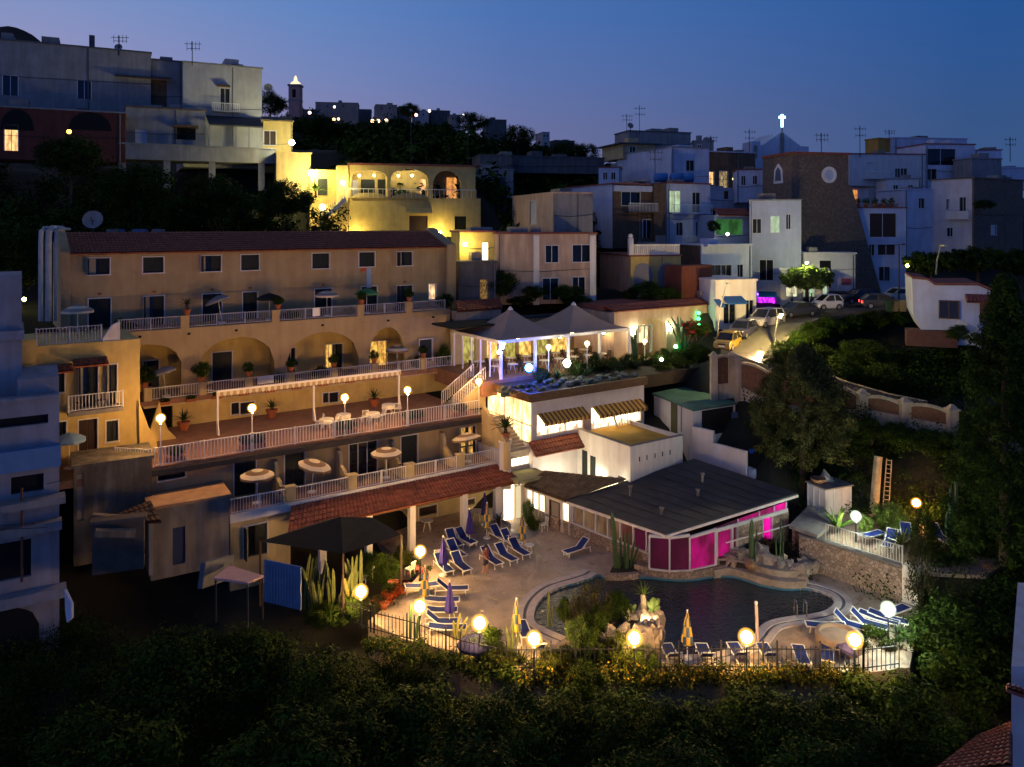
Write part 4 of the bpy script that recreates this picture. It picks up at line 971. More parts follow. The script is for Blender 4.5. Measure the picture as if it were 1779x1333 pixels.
# rounded glass bay at the tip and the right facade
arcp = [G(1128, 988, ZD+.45), G(1163, 992, ZD+.45), G(1198, 991, ZD+.45), G(1243, 981, ZD+.45)]
zr = lambda p: Tp.z-.3+max(0, (p.x-Tp.x))*.085
mfr = MB(); cols_ = [magdim, magdim, magmid]
mb2 = MB()
base = smoothline([G(1105, 990, ZD), G(1125, 996, ZD), G(1160, 1002, ZD), G(1200, 1003, ZD), G(1240, 996, ZD), G(1262, 990, ZD)], 2)
strip(mb2, base, -.25, .25, ZD-.7, ZD+.43, 0, 1); mb2.build('stone_plinth', stonew, ph)
for i in range(3):
 a, b = arcp[i], arcp[i+1]; za, zb = min(zr(a), -18.85), min(zr(b), -18.7)
 d = Vector((0, .05, 0))
 mb = MB(); mb.hexa([(a.x, a.y, a.z), (b.x, b.y, b.z), (b.x, b.y+.04, b.z), (a.x, a.y+.04, a.z), (a.x, a.y, za), (b.x, b.y, zb), (b.x, b.y+.04, zb), (a.x, a.y+.04, za)]); mb.build('glass_pane', cols_[i], ph)
 if i != 2 or True: mfr.bar((a.x, a.y-.03, a.z), (a.x, a.y-.03, za), .13 if i in (2,) else .09, .09)
 mfr.bar((a.x, a.y-.03, a.z), (b.x, b.y-.03, b.z), .1, .1); mfr.bar((a.x, a.y-.03, za), (b.x, b.y-.03, zb), .14, .16)
a = arcp[3]; mfr.bar((a.x, a.y-.03, a.z), (a.x, a.y-.03, -18.6), .14, .14)
mfr.build('window_frame', trimw, ph)
# right facade: clerestory strip above a beam, then glass and stone
ra = arcp[3]; re = P(1365, 900, 51.4)
RF = Fr((ra.x, ra.y), math.degrees(math.atan2(re.y-ra.y, re.x-ra.x))); RL = sqrt((re.x-ra.x)**2+(re.y-ra.y)**2)
def beamz(s): return RF.z(1245+(1358-1245)*s/RL, 921-(921-888)*s/RL, 0)
def roofz(s):
 p = RF.pt(s, 0, 0)
 # plane of the roof
 n_ = (Cp-Tp).cross(Ap-Tp); return Tp.z-((p.x-Tp.x)*n_.x+(p.y-Tp.y)*n_.y)/n_.z-.30
mfr = MB()
cl = [(0, .30, magdim), (.30, .60, magmid), (.60, .82, magmid), (.82, 1.0, magbr)]
for f0, f1, m in cl:
 a, b = f0*RL, f1*RL
 mb = MB(); p = RF.pt
 mb.hexa([p(a, 0, beamz(a)), p(b, 0, beamz(b)), p(b, -.04, beamz(b)), p(a, -.04, beamz(a)), p(a, 0, max(roofz(a), beamz(a)+.02)), p(b, 0, roofz(b)), p(b, -.04, roofz(b)), p(a, -.04, max(roofz(a), beamz(a)+.02))]); mb.build('clerestory_pane', m, ph)
 mfr.bar(p(b, .05, beamz(b)), p(b, .05, roofz(b)+.05), .12 if f1 == .6 else .07, .07)
mfr.bar(RF.pt(-.1, .05, beamz(0)), RF.pt(RL+.1, .05, beamz(RL)), .12, .22); mfr.build('window_frame', trimw, ph)
mb = MB(); mb.ob(RF, RL*.31, RL*.66, -.25, -.02, ZD, beamz(RL*.5)-.12); mb.ob(RF, RL*.80, RL+.3, -.25, -.02, ZD, beamz(RL)-.12); mb.ob(RF, -.2, RL*.31-.01, -.25, -.02, ZD, ZD+.75); mb.ob(RF, RL*.66+.01, RL*.8-.01, -.25, -.02, ZD, ZD+.3); mb.build('stone_wall', stonew, ph)
for f0, f1, z0, m in ((.03, .22, ZD+.78, magmid), (.24, .30, ZD+.78, magdim), (.665, .795, ZD+.35, magbr)):
 a, b = f0*RL, f1*RL; mb = MB(); mb.ob(RF, a, b, -.2, -.14, z0, min(beamz(a), beamz(b))-.13); o = mb.build('glass_pane', m, ph)
 mf = MB(); mf.ob(RF, a-.06, a, -.13, .03, z0, beamz(a)-.13); mf.ob(RF, b, b+.06, -.13, .03, z0, beamz(b)-.14); mf.build('frame', trimw, o)
mb = MB(); mb.bar(RF.pt(0, .9, beamz(0)-.45), RF.pt(RL, .9, beamz(RL)-.55), .06, .06); mb.build('trellis_bar', paintw, ph)
# planter with cacti left of the bay
pl = T('planter', 'low stone edged planter in front of the glazed wall at the pool', 'planter', G(1080, 995, ZD))
mb = MB(); edge = smoothline([G(1052, 1003, ZD), G(1058, 1003.5, ZD), G(1085, 1003.5, ZD), G(1108, 1001, ZD)], 1); strip(mb, edge, -.16, .16, ZD-.5, ZD+.22); mb.build('kerb', stonew, pl)
mb = MB(); mb.prism([(p.x, p.y) for p in (G(1058, 1001, ZD), G(1106, 1000, ZD), G(1112, 984, ZD), G(1078, 970, ZD), G(1066, 985, ZD))], ZD-.3, ZD+.14); mb.build('soil', soil, pl)
# rocks, raised bed and island planter
def rock(name, label, c, sx, sy, sz, seed, m=rockm, n=18, k=9, rz=0):
 rr_ = random.Random(seed); o = T(name, label, 'rock', c); mb = MB(); b = []
 ph_ = [(rr_.uniform(.6, 3.2), rr_.uniform(.6, 3.2), rr_.uniform(0, 6.3), rr_.uniform(.04, .13)) for _ in range(9)]
 for i in range(k):
  v = pi*(i+.03)/(k-1+.06)
  for j in range(n):
   a = 2*pi*j/n; x, y, z = sin(v)*cos(a), sin(v)*sin(a), cos(v)
   q = 1+sum(w_*sin(f1*x*3+f2*y*3+z*f1*2+p_) for f1, f2, p_, w_ in ph_)
   e = .75; X = math.copysign(abs(x)**e, x)*q*sx; Yv = math.copysign(abs(y)**e, y)*q*sy
   ca, sa = cos(rz), sin(rz)
   mb.v.append((c.x+X*ca-Yv*sa, c.y+X*sa+Yv*ca, c.z+sz*q*math.copysign(abs(z)**.7, z)))
 for i in range(k-1):
  for j in range(n): j2 = (j+1) % n; mb.f.append((i*n+j, i*n+j2, (i+1)*n+j2, (i+1)*n+j)); mb.m.append(0)
 mb.f.append(tuple(range(n-1, -1, -1))); mb.m.append(0); mb.f.append(tuple((k-1)*n+j for j in range(n))); mb.m.append(0)
 mb.build('stone_body', m, o, smooth=False); return o
# island planter mass: pale rocky wall
ip = T('island_planter', 'square pale rock planter standing in the front edge of the pool', 'planter', G(1100, 1130, ZD))
mb = MB(); zt = ZD+1.15
isl = [G(1144, 1133, ZD), G(1142, 1108, ZD), G(1062, 1104, ZD), G(985, 1100, ZD), G(985, 1112, ZD), G(1020, 1126, ZD), G(1080, 1136, ZD)]
mb.prism([(p.x, p.y) for p in isl], ZD-1.5, zt-.25); mb.build('rock_wall', rockm, ip)
mb = MB(); mb.prism([(p.x*.985+.1, p.y) for p in isl[1:5]+[isl[5], isl[6]]], zt-.26, zt-.1); mb.build('soil', soil, ip)
for i, (px, py, sx, sy, sz) in enumerate(((1137, 1128, .45, .5, .75), (1118, 1134, .8, .45, .8), (1088, 1138, .9, .45, .75), (1056, 1135, .8, .5, .75), (1024, 1128, .8, .45, .6), (1135, 1110, .45, .45, .8), (1120, 1106, .5, .4, .9), (1096, 1104, .6, .4, .9), (1076, 1105, .6, .4, .8))):
 c = G(px, py, ZD); rock('rock', ['pale rock at the water corner of the island planter', 'large pale rock below the warm lamp of the island planter', 'broad rock in the middle of the planter front', 'rough rock under the bushes of the island planter', 'low rock beside the pool coping left of the planter', 'rock under the brightly lit yucca', 'upright rock behind the lit yucca', 'rock at the rear of the island planter by the water', 'brown rock among the planter bushes at the back'][i], c+Vector((0, 0, .55)), sx, sy, sz, 40+i, rz=i*.7)
# raised rocky bed right of the glass bay
bed = T('raised_bed', 'curved rocky bed with plants along the far side of the pool', 'planter', G(1330, 1000, ZD))
mb = MB(); e1 = smoothline([G(1240, 1001, ZD), G(1262, 997, ZD), G(1280, 999.5, ZD), G(1304, 1007, ZD), G(1330, 1015.5, ZD), G(1370, 1022.5, ZD), G(1400, 1020, ZD)], 2); strip(mb, e1, -.45, .08, ZD-1, ZD+.38); strip(mb, e1, -1.3, -.45, ZD-1, ZD+.75); mb.build('rock_edge', rockm, bed)
mb = MB(); mb.prism([(p.x, p.y) for p in (G(1245, 992, ZD), G(1300, 1000, ZD), G(1370, 1014, ZD), G(1412, 1008, ZD), G(1412, 965, ZD), G(1380, 950, ZD), G(1250, 975, ZD))], ZD-.5, ZD+.62); mb.build('soil', soil, bed)
for i, (px, py, r, z) in enumerate(((1283, 985, .5, .8), (1300, 990, .62, .7), (1318, 984, .55, .95), (1330, 996, .7, .7), (1352, 1000, .6, .65), (1376, 1006, .55, .6), (1392, 1008, .42, .5), (1402, 1004, .6, .55), (1268, 990, .5, .6), (1394, 1016, .28, .35))):
 c = G(px, py, ZD); rock('rock', ['round rock beside the clay jar', 'tall pale rock left of the bed centre', 'orange tinted rock at the foot of the climbing plants', 'biggest pale boulder of the raised bed', 'flat rock sloping to the water', 'rock under the yellow green bush', 'small round rock near the coping end', 'mossy boulder ending the raised bed at the stone wall', 'rock touching the glass bay plinth', 'small white stone at the pool coping'][i], c+Vector((0, 0, z)), r*1.15, r*.8, r*.75, 70+i, rz=i)
jar = T('clay_jar', 'clay amphora lying on its side on the raised rocky bed', 'jar', G(1303, 980, ZD+.9)); q = G(1303, 980, ZD+1.0); mb = MB(); mb.tube([q+Vector((-.05, .35, .1)), q+Vector((-.02, .15, .05)), q, q+Vector((0, -.25, 0)), q+Vector((0, -.4, .02)), q+Vector((0, -.48, .02))], [.1, .26, .32, .3, .2, .26], 12); mb.build('vessel', mat('clay', (.30, .17, .09), .8, .2, 3), jar, smooth=True)
# retaining stone wall, hut and upper sun terrace on the right
ZT = -19.5
wA, wB = G(1388, 985, ZD), G(1566, 1046, ZD)
WF = Fr((wA.x, wA.y), math.degrees(math.atan2(wB.y-wA.y, wB.x-wA.x))); WL = (wB-wA).length
rw = T('stone_wall', 'long rubble stone retaining wall below the upper sun terrace', 'wall', wA)
mb = MB(); mb.face(WF, [(0, ZD-1), (0, ZT+.15), (WL, ZT+.15-.1), (WL, ZD-1)], -.5, 0); mb.build('masonry', stonew, rw)
mb = MB(); mb.ob(WF, 0, WL+.05, -.55, .06, ZT+.151, ZT+.25); mb.build('coping', conc, rw)
mb = MB(); mb.ob(WF, WL+.01, WL+.9, -.6, -.05, ZD-.5, ZT+.3); mb.build('end_pier', whitec, rw)
ut = [WF.pt(.0, -.5, 0), WF.pt(WL+1.2, -.5, 0), WF.pt(WL+3.5, -2.5, 0), WF.pt(WL+4.0, -9, 0), WF.pt(WL-2, -13, 0), WF.pt(2, -9, 0), WF.pt(-1, -4, 0)]
mb = MB(); mb.prism([(p.x, p.y) for p in ut], ZT-.1, ZT+.08); struct('sun_terrace', mb, mat('terrace_paving', (.34, .24, .17), .8, .25, 1.2, .3, 10))
mb = MB(); cu = sum(ut, Vector())/len(ut); mb.prism([((p.x-cu.x)*.99+cu.x, (p.y-cu.y)*.99+cu.y) for p in ut], ZT-5, ZT-.101); struct('terrace_bank', mb, earth)
railing('railing', 'pale metal railing along the top of the rubble stone wall', WF, (1.6, -.25, ZT+.25), (WL-.05, -.25, ZT+.25), 1.0, mat('pale_metal', (.5, .48, .40), .5), bw=.04, gap=.16)
# stone hut with a slab roof, shed behind
hp = G(1376, 985, ZD); HF = Fr((hp.x, hp.y), WF.a*180/pi*0+0)
hut = T('stone_hut', 'small stone hut with a dark wooden door and a grey slab roof', 'hut', hp)
hc = P(1414, 925, 48.6)
mb = MB(); mb.prism([(p.x, p.y) for p in (P(1376, 900, 50.0), P(1418, 900, 48.6), P(1445, 900, 50.5), P(1405, 900, 53))], ZD-.5, -19.2); mb.build('wall', stonew, hut)
mb = MB(); mb.prism([(p.x, p.y) for p in (P(1371, 900, 49.8), P(1420, 900, 48.2), P(1452, 900, 50.6), P(1405, 900, 53.4))], -19.199, -19.0); mb.build('slab_roof', conc, hut)
a, b = P(1378, 950, 49.85), P(1392, 950, 49.35); mb = MB(); mb.bar((((a.x+b.x)/2), (a.y+b.y)/2-.03, ZD+.1), ((a.x+b.x)/2, (a.y+b.y)/2-.03, -19.3), .62, .1); mb.build('door', wood, hut)
a = P(1409, 935, 48.85); mb = MB(); mb.box(a.x-.3, a.x+.28, a.y-.12, a.y+.3, -20.0, -19.35); mb.build('opening', dark, hut)
sh = T('white_shed', 'flat topped white shed with panelled front beside the bare trunk', 'shed', P(1440, 905, 53))
SF = Fr((P(1434, 900, 52.6).x, 52.6), 22); w1 = SF.s_at(1478, 0); d1_ = -SF.t_at(1404, 0)
zt, zb = SF.z(1434, 851, 0), SF.z(1434, 905, 0)-.9
mb = MB(); mb.ob(SF, 0, w1, -d1_, 0, zb, zt); mb.build('wall', white, sh)
mb = MB()
for i in range(4): x = w1*i/3; mb.ob(SF, x-.04, x+.04, .001, .04, zb, zt); mb.ob(SF, -.05, -.004, -d1_*i/3-.04, -d1_*i/3+.04, zb, zt)
mb.build('batten', trimw, sh)
mb = MB(); mb.ob(SF, -.15, w1+.15, -d1_-.1, .15, zt+.001, zt+.09); mb.build('roof', conc, sh)
# basket and junk on the shed roof
bk_ = T('wicker_basket', 'round wicker basket on the shed roof', 'basket', SF.pt(.7, -1, zt+.09)); mb = MB(); mb.lathe(SF.pt(.4, -1.1, zt+.09), [(.3, 0), (.5, .2), (.52, .32), (.45, .3), (.3, .08)], 12); mb.build('woven_side', mat('wicker', (.28, .16, .08), .9, .3, 6), bk_)
jk = T('folded_sheet', 'crumpled grey blue sheet lying on the shed roof', 'sheet', SF.pt(1.3, -1, zt+.1)); mb = MB(); mb.hexa([SF.pt(.9, -.9, zt+.1), SF.pt(1.6, -.8, zt+.1), SF.pt(1.7, -1.9, zt+.1), SF.pt(1.0, -1.8, zt+.1), SF.pt(1.0, -1.1, zt+.5), SF.pt(1.3, -1.0, zt+.28), SF.pt(1.5, -1.7, zt+.75), SF.pt(1.15, -1.6, zt+.4)]); mb.build('cloth', mat('grey_sheet', (.22, .27, .30), .8), jk)
# bare trunk and ladder
tr_ = T('bare_trunk', 'thick bare pale tree trunk standing beside the wooden ladder', 'trunk', P(1517, 908, 53)); mb = MB(); mb.tube([P(1516, 912, 53), P(1519, 880, 53.1), P(1522, 840, 53.3), P(1526, 793, 53.6)], [.36, .31, .28, .27], 10); mb.build('bark', deadw, tr_)
ld = T('wooden_ladder', 'long narrow wooden ladder leaning against the dark garden bank', 'ladder', P(1537, 905, 53))
mb = MB(); A0, A1 = P(1532, 905, 52.6), P(1540.5, 797, 54.2); B0, B1 = P(1543, 905, 52.4), P(1549, 799, 54.0)
mb.bar(A0, A1, .07, .07); mb.bar(B0, B1, .07, .07); mb.build('stile', deadw, ld)
mb = MB()
for i in range(14): f = .05+.93*i/13; mb.bar(A0.lerp(A1, f), B0.lerp(B1, f), .05, .05)
mb.build('rung', deadw, ld)
# pale wall at the right end of the sun terrace
pw = T('garden_wall', 'crumbling pale garden wall at the edge of the dark slope', 'wall', P(1675, 1000, 46)); mb = MB()
for i, (x, y0, y1, Y) in enumerate(((1680, 925, 965, 50), (1675, 950, 985, 49), (1672, 975, 1010, 47.5), (1668, 1012, 1058, 45))): a = P(x, y1, Y); b = P(x+2, y0, Y); mb.box(a.x-.2, a.x+.25, a.y-.6, a.y+.6, a.z-1, b.z)
mb.build('masonry', whitec, pw)
# low curb wall at the right end of deck
cw = T('round_planter', 'low round stone planter near the right end of the deck', 'planter', G(1455, 1130, ZD)); mb = MB(); c = G(1458, 1122, ZD); mb.lathe(c, [(1.15, 0), (1.15, .62), (.95, .66), (.9, .5), (.1, .48)], 20); mb.build('ring_wall', mat('pink_stucco', (.25, .185, .14), .9, .2, 2), cw)
# pool ladder handles
for k, (px) in enumerate((1382, 1397)):
 q = G(px, 1069, ZD); lab = ['left', 'right'][k]
hl_ = T('pool_ladder', 'metal pool ladder with two curved handles at the rounded pool end', 'ladder', G(1390, 1069, ZD))
for px in (1382, 1398.5):
 q = G(px, 1070, ZD); mb = MB(); mb.tube([q+Vector((0, -.25, 0)), q+Vector((0, -.25, .75)), q+Vector((0, -.1, .88)), q+Vector((0, .15, .8)), q+Vector((0, .25, .4)), q+Vector((0, .25, -.4))], .035, 6); mb.build('handrail', mat('chrome', (.55, .5, .4), .25, metal=.9), hl_)
# deck front fence
fp = [G(880, 1168, ZD), G(1000, 1166, ZD), G(1180, 1166, ZD), G(1350, 1166, ZD), G(1500, 1168, ZD), G(1562, 1160, ZD)]
labs = ['thin dark fence left of the spotlit bushes at the deck edge', 'thin dark fence between the spotlit bushes and the striped parasol', 'thin dark fence behind the yellow flower hedge', 'thin dark fence beside the rightmost warm lamps', 'short dark fence at the right end of the deck']
fa = [G(590, 1080, ZD), G(650, 1100, ZD), G(720, 1118, ZD), G(800, 1150, ZD), G(880, 1168, ZD)]
labs2 = ['thin dark fence below the cactus stand', 'thin dark fence in front of the left warm lamps', 'thin dark fence before the left row of loungers', 'thin dark fence by the blue open parasol']
for pts, lb in ((fp, labs), (fa, labs2)):
 for a, b, l in zip(pts, pts[1:], lb):
  o = T('fence', l, 'fence', a); d = (b-a); n = int(d.length/.22)
  mb = MB()
  for i in range(n+1): p = a+d*i/n; mb.bar(p, p+Vector((0, 0, 1.2 if i % 9 else 1.45)), .03 if i % 9 else .08)
  mb.build('bar_panel', paintd, o)
  mb = MB(); mb.bar(a+Vector((0, 0, 1.05)), b+Vector((0, 0, 1.05)), .04); mb.bar(a+Vector((0, 0, .2)), b+Vector((0, 0, .2)), .04); mb.build('rail', paintd, o)
# town houses
LITW = emit('lit_yellow_window', (1, .60, .22), 1.6, .5, 2.5); LITG = emit('lit_pale_green_window', (.70, 1, .62), .75, .4, 2); LITO = emit('lit_orange_window', (1, .42, .10), 1.0, .6, 3)
KM = {'s': shut, 'b': shutb, 'd': dglass, 'k': dark, 'l': LITW, 'g': LITG, 'o': LITO, 'w': trimw}
def bld(name, label, cat, pl, pc, pr, yt, yb, Y, ang, m, front=(), side=(), cap=None, D=None, m2=None, capw=.12, zb=None, parts=None, fr=True, rail=None):
 """box house from its picture outline: left edge, near corner, right edge; openings on either face are real recesses"""
 f = Fr((P(pc, 0, Y).x, Y), ang)
 W = f.s_at(pr, 0) if pr > pc else .5
 dd = D if D else -f.t_at(pl, 0)
 zt, z0 = f.z(pc, yt, 0), (f.z(pc, yb, 0) if zb is None else zb)
 o = T(name, label, cat, f.pt(0, 0, z0))
 th = .25; hf = []; todo = []
 for w_ in front:
  a, b, c, d = f.rect(*w_[:4]); hf.append((a, b, max(c, z0+.02), min(d, zt-.05))); todo.append((f, hf[-1], w_[4], 1))
 mb = MB(); mb.wall(f, 0, 0, W, z0, zt, th, hf)
 g_ = Fr(f.pt(0, 0, 0)[:2], ang-90)  # the left face: runs from the near corner away to the back
 g2 = Fr(f.pt(0, -dd, 0)[:2], ang-90); hs = []
 for w_ in side:
  a, b, c, d = g2.rect(*w_[:4]); hs.append((a, b, max(c, z0+.02), min(d, zt-.05))); todo.append((g2, hs[-1], w_[4], 1))
 if m2 is None: mb.wall(g2, 0, 0, dd-th-.001, z0, zt, th, hs); mb.ob(f, th+.001, W, -dd, -th-.001, z0, zt); mb.build('wall', m, o)
 else:
  mb.build('front_wall', m, o); mb = MB(); mb.wall(g2, 0, 0, dd-th-.001, z0, zt, th, hs); mb.ob(f, th+.001, W, -dd, -th-.001, z0, zt); mb.build('side_wall', m2, o)
 c_ = MB(); c_.ob(f, -capw, W+capw, -dd-capw, capw, zt+.001, zt+.16); c_.build('roof_edge', cap or m, o)
 for (ff, (a, b, c, d), k, _) in todo:
  mb = MB(); mb.ob(ff, a, b, -.2, -.14, c, d); q = mb.build('door' if (d-c) > 1.9 else 'window', KM.get(k, k), o)
  if fr:
   mf = MB(); e = .08; mf.ob(ff, a-e, a, -.02, .03, c, d+e); mf.ob(ff, b, b+e, -.02, .03, c, d+e); mf.ob(ff, a, b, -.02, .03, d, d+e)
   mf.ob(ff, (a+b)/2-.03, (a+b)/2+.03, -.139, -.09, c, d)
   if (d-c) <= 1.9: mf.ob(ff, a-.12, b+.12, -.02, .09, c-.08, c-.002)
   mf.build('frame', trimw, q)
 if cat == 'house' and W > 3:   # rain pipe, roof hut, loose cable
  q = random.Random(int(pc*7+yt)); x = W*q.choice((.04, .96, .62)); mb = MB(); mb.bar(f.pt(x, .05, z0), f.pt(x, .05, zt-.1), .09); mb.build('drain_pipe', q.choice((greyw, conc, dgrey)), o)
  for k in range(q.choice((1, 2))):
   x = W*q.uniform(.1, .7); w_ = q.uniform(.8, 2.2); mb = MB(); mb.ob(f, x, x+w_, -min(dd-.3, q.uniform(1.5, 3.5)), -.5, zt+.01, zt+q.uniform(.35, 1.0)); mb.build('roof_box', q.choice((m, conc, greyw)), o)
  x, z = W*q.uniform(.2, .7), z0+(zt-z0)*q.uniform(.35, .6); mb = MB(); mb.tube([f.pt(0, .06, z), f.pt(x, .06, z-.15), f.pt(W, .06, z+.1)], .025, 4); mb.build('cable', paintd, o)
 if rail:
  for (x0, x1, py, h) in rail:
   mb = MB(); a, b = f.s_at(x0), f.s_at(x1); z_ = f.z((x0+x1)/2, py, 0)
   mb.ob(f, a, b, .002, .9, z_-.15, z_); mb.build('balcony', m, o)
   mb = MB(); mb.ob(f, a, b, .84, .88, z_+h-.06, z_+h)
   nb = int((b-a)/.2)
   for i in range(nb+1): x = a+(b-a)*i/nb; mb.ob(f, x-.02, x+.02, .845, .875, z_, z_+h-.06)
   mb.build('balcony_railing', paintw, o)
 return o, f, W, dd, zt, z0
def addbox(o, f, name, m, x0, y0, x1, y1, t0, t1):
 mb = MB(); a, b, c, d = f.rect(x0, y0, x1, y1, t1); mb.ob(f, a, b, t0, t1, c, d); return mb.build(name, m, o)
# upper left terrace of houses
o, f, W, dd, zt, z0 = bld('upper_house', 'big dim grey house high on the left with a tall chimney', 'house', -40, -40, 262, 66, 190, 84, 27, greyw, [(5, 132, 31, 166, 'd'), (135, 141, 158, 172, 'd')], cap=dgrey, D=9)
mb = MB(); mb.ob(f, f.s_at(154), f.s_at(164), -3, -2, zt, zt+1.9); mb.build('chimney', dgrey, o)
o, f, W, dd, zt, z0 = bld('upper_house', 'middle grey house with a brown shaded loggia beside the pale end house', 'house', 200, 205, 318, 99, 200, 90.5, 27, greyw, [(211, 137, 290, 184, brickb)], cap=dgrey, D=9, fr=False)
mb = MB(); a, b = f.s_at(199), f.s_at(297); z = f.z(250, 133); mb.hexa([f.pt(a, 1.4, z-.5), f.pt(b, 1.4, z-.5), f.pt(b, 0.01, z-.05), f.pt(a, .01, z-.05), f.pt(a, 1.4, z-.4), f.pt(b, 1.4, z-.4), f.pt(b, .01, z+.08), f.pt(a, .01, z+.08)]); mb.build('loggia_canopy', wood, o)
o, f, W, dd, zt, z0 = bld('upper_house', 'pale tall end house of the upper row catching yellow light on its edge', 'house', 318, 318, 455, 108, 290, 92, 27, mat('pale_grey_plaster', (.40, .395, .37), .9, .12, .8, .2, 8, stain=.08), [(383, 154, 399, 193, 's')], cap=greyw, D=10, rail=[(368, 414, 194, .9)])
addbox(o, f, 'window_hood', wood, 378, 147, 400, 150, 0, .6)
mb = MB(); a, b = f.s_at(358), f.s_at(452); z = f.z(400, 205); mb.hexa([f.pt(a, 3.2, z-1.4), f.pt(b-.2, 3.2, z-1.4), f.pt(b, .01, z), f.pt(a, .01, z), f.pt(a, 3.2, z-1.25), f.pt(b-.2, 3.2, z-1.25), f.pt(b, .01, z+.15), f.pt(a, .01, z+.15)]); mb.build('veranda_roof', felt, o)
mb = MB()
for i in range(5): x = a+(b-.3-a)*i/4; mb.ob(f, x-.1, x+.1, 3.0, 3.18, z-4.2, z-1.4)
mb.build('veranda_post', greyw, o)
o, f, W, dd, zt, z0 = bld('terrace_house', 'dim blue grey house with an awning below the shaded loggia', 'house', 215, 218, 357, 186, 255, 88, 24, greyw, [(303, 222, 340, 243, 'k'), (235, 225, 256, 250, 'w')], D=5, cap=brickb, fr=False)
addbox(o, f, 'awning', wood, 300, 217, 345, 221, 0, 1.1)
o, f, W, dd, zt, z0 = bld('terrace_slab_house', 'long grey terrace wall on square pillars above the dark slope', 'terrace', 207, 208, 478, 250, 276, 85.5, 25, greyw, D=5)
for px in (212, 290, 369, 455): s_ = f.s_at(px); mb = MB(); mb.ob(f, s_-.35, s_+.35, -.9, -.2, z0-3.2, z0); mb.build('pillar', greyw, o)
o, f, W, dd, zt, z0 = bld('red_arcade_house', 'dark red arcaded house with one brightly lit window high on the left', 'house', -40, -40, 218, 184, 275, 80, 25, pink, [(8, 218, 31, 262, LITW)], D=6, cap=greyw)
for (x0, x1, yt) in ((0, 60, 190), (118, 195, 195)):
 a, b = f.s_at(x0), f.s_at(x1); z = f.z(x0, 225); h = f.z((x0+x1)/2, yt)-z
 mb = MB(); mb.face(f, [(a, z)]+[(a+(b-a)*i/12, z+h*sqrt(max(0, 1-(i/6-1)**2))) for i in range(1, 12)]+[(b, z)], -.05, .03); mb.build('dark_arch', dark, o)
lampball('wall_lamp', 'tiny amber lamp in the dark shrubs before the red arcade', P(120, 229, 78), .22, emit('small_amber', (1, .6, .08), 6))
# yellow house behind the villa
o, f, W, dd, zt, z0 = bld('yellow_house', 'small yellow house with a shuttered window left of the bright street lamp', 'house', 456, 457, 508, 211, 300, 96, 20, yellow, [(459, 228, 479, 252, 'b')], D=8)
mb = MB(); a, b = -.3, W+.2; mb.hexa([f.pt(a, .5, zt), f.pt(b, .5, zt), f.pt(b, -6, zt+1.0), f.pt(a, -6, zt+1.0), f.pt(a, .5, zt+.2), f.pt(b, .5, zt+.2), f.pt(b, -6, zt+1.4), f.pt(a, -6, zt+1.4)]); mb.build('sloped_roof', tileold, o)
o, f, W, dd, zt, z0 = bld('stepped_garden_wall', 'stepped cream garden walls below the yellow house at the stairs', 'wall', 478, 480, 540, 266, 345, 91, 20, ochre, D=5)
# bright yellow villa with two vaulted loggias
V = Fr((P(538, 0, 88).x, 88), 14)
va = T('villa', 'brightly lit yellow villa with two vaulted loggias and a stair', 'villa', V.pt(0, 0, -1.5))
vx = lambda px: V.s_at(px)
zb, zl, zt = V.z(690, 412), V.z(690, 344), V.z(690, 288)
hx = [V.rect(711, 375, 743, 402), V.rect(790, 376, 810, 399), V.rect(552, 308, 569, 338)]
mb = MB(); mb.wall(V, 0, vx(606), vx(835), zb, zl, .3, hx); mb.ob(V, vx(606)+.3, vx(835), -8, -.301, zb, zl)
mb.ob(V, vx(538), vx(605), -8, -3, zb, V.z(570, 292)); mb.ob(V, vx(606), vx(835), -8, -3.2, zl+.001, zt-.3)
a1 = V.s_at(610), V.s_at(673); a2 = V.s_at(679), V.s_at(744); a3 = V.s_at(752), V.s_at(800)
zs = V.z(640, 309)
mb.arch(V, 0, vx(606), vx(826), zl+.01, zt, .35, [(a1[0], a1[1], zs, V.z(640, 296)-zs), (a2[0], a2[1], zs, V.z(710, 294)-zs), (a3[0], a3[1], V.z(775, 320), V.z(775, 297)-V.z(775, 320))])
mb.ob(V, vx(676)-.15, vx(676)+.15, -3.1, -.36, zl+.01, zt-.3); mb.ob(V, vx(748)-.15, vx(748)+.15, -3.1, -.36, zl+.01, zt-.3)
mb.ob(V, vx(585), vx(605), -2.9, .35, zb, V.z(595, 288))
mb.build('wall', yellow, va)
mb = MB(); mb.ob(V, vx(604), vx(830), -8.2, .25, zt+.001, zt+.22); mb.build('roof', redf, va)
mb = MB()
for (a, b) in (a1, a2): mb.face(V, [(a, zl-.05)]+[(a+(b-a)*i/12, zl+.55*sqrt(max(0, 1-(i/6-1)**2))) for i in range(0, 13)]+[(b, zl-.05)], .005, .3)
mb.build('curved_parapet', yellow, va)
mb = MB(); mb.ob(V, vx(606), vx(826), .32, .37, zl+.95, zl+1.02)
for i in range(28): x = vx(606)+(vx(826)-vx(606))*i/27; mb.ob(V, x-.02, x+.02, .33, .36, zl, zl+.95)
mb.build('railing', paintw, va)
for (h, k) in zip(hx, (shutb, dark, shut)):
 mb = MB(); mb.ob(V, h[0], h[1], (-.22 if k is not shut else -2.99), (-.16 if k is not shut else -2.9), h[2], h[3]); mb.build('window', k, va)
mb = MB(); mb.hexa([V.pt(vx(705), .9, V.z(727, 371)), V.pt(vx(750), .9, V.z(727, 371)), V.pt(vx(750), .01, V.z(727, 364)), V.pt(vx(705), .01, V.z(727, 364)), V.pt(vx(705), .9, V.z(727, 370)), V.pt(vx(750), .9, V.z(727, 370)), V.pt(vx(750), .01, V.z(727, 362)), V.pt(vx(705), .01, V.z(727, 362))]); mb.build('window_hood', yellow, va)
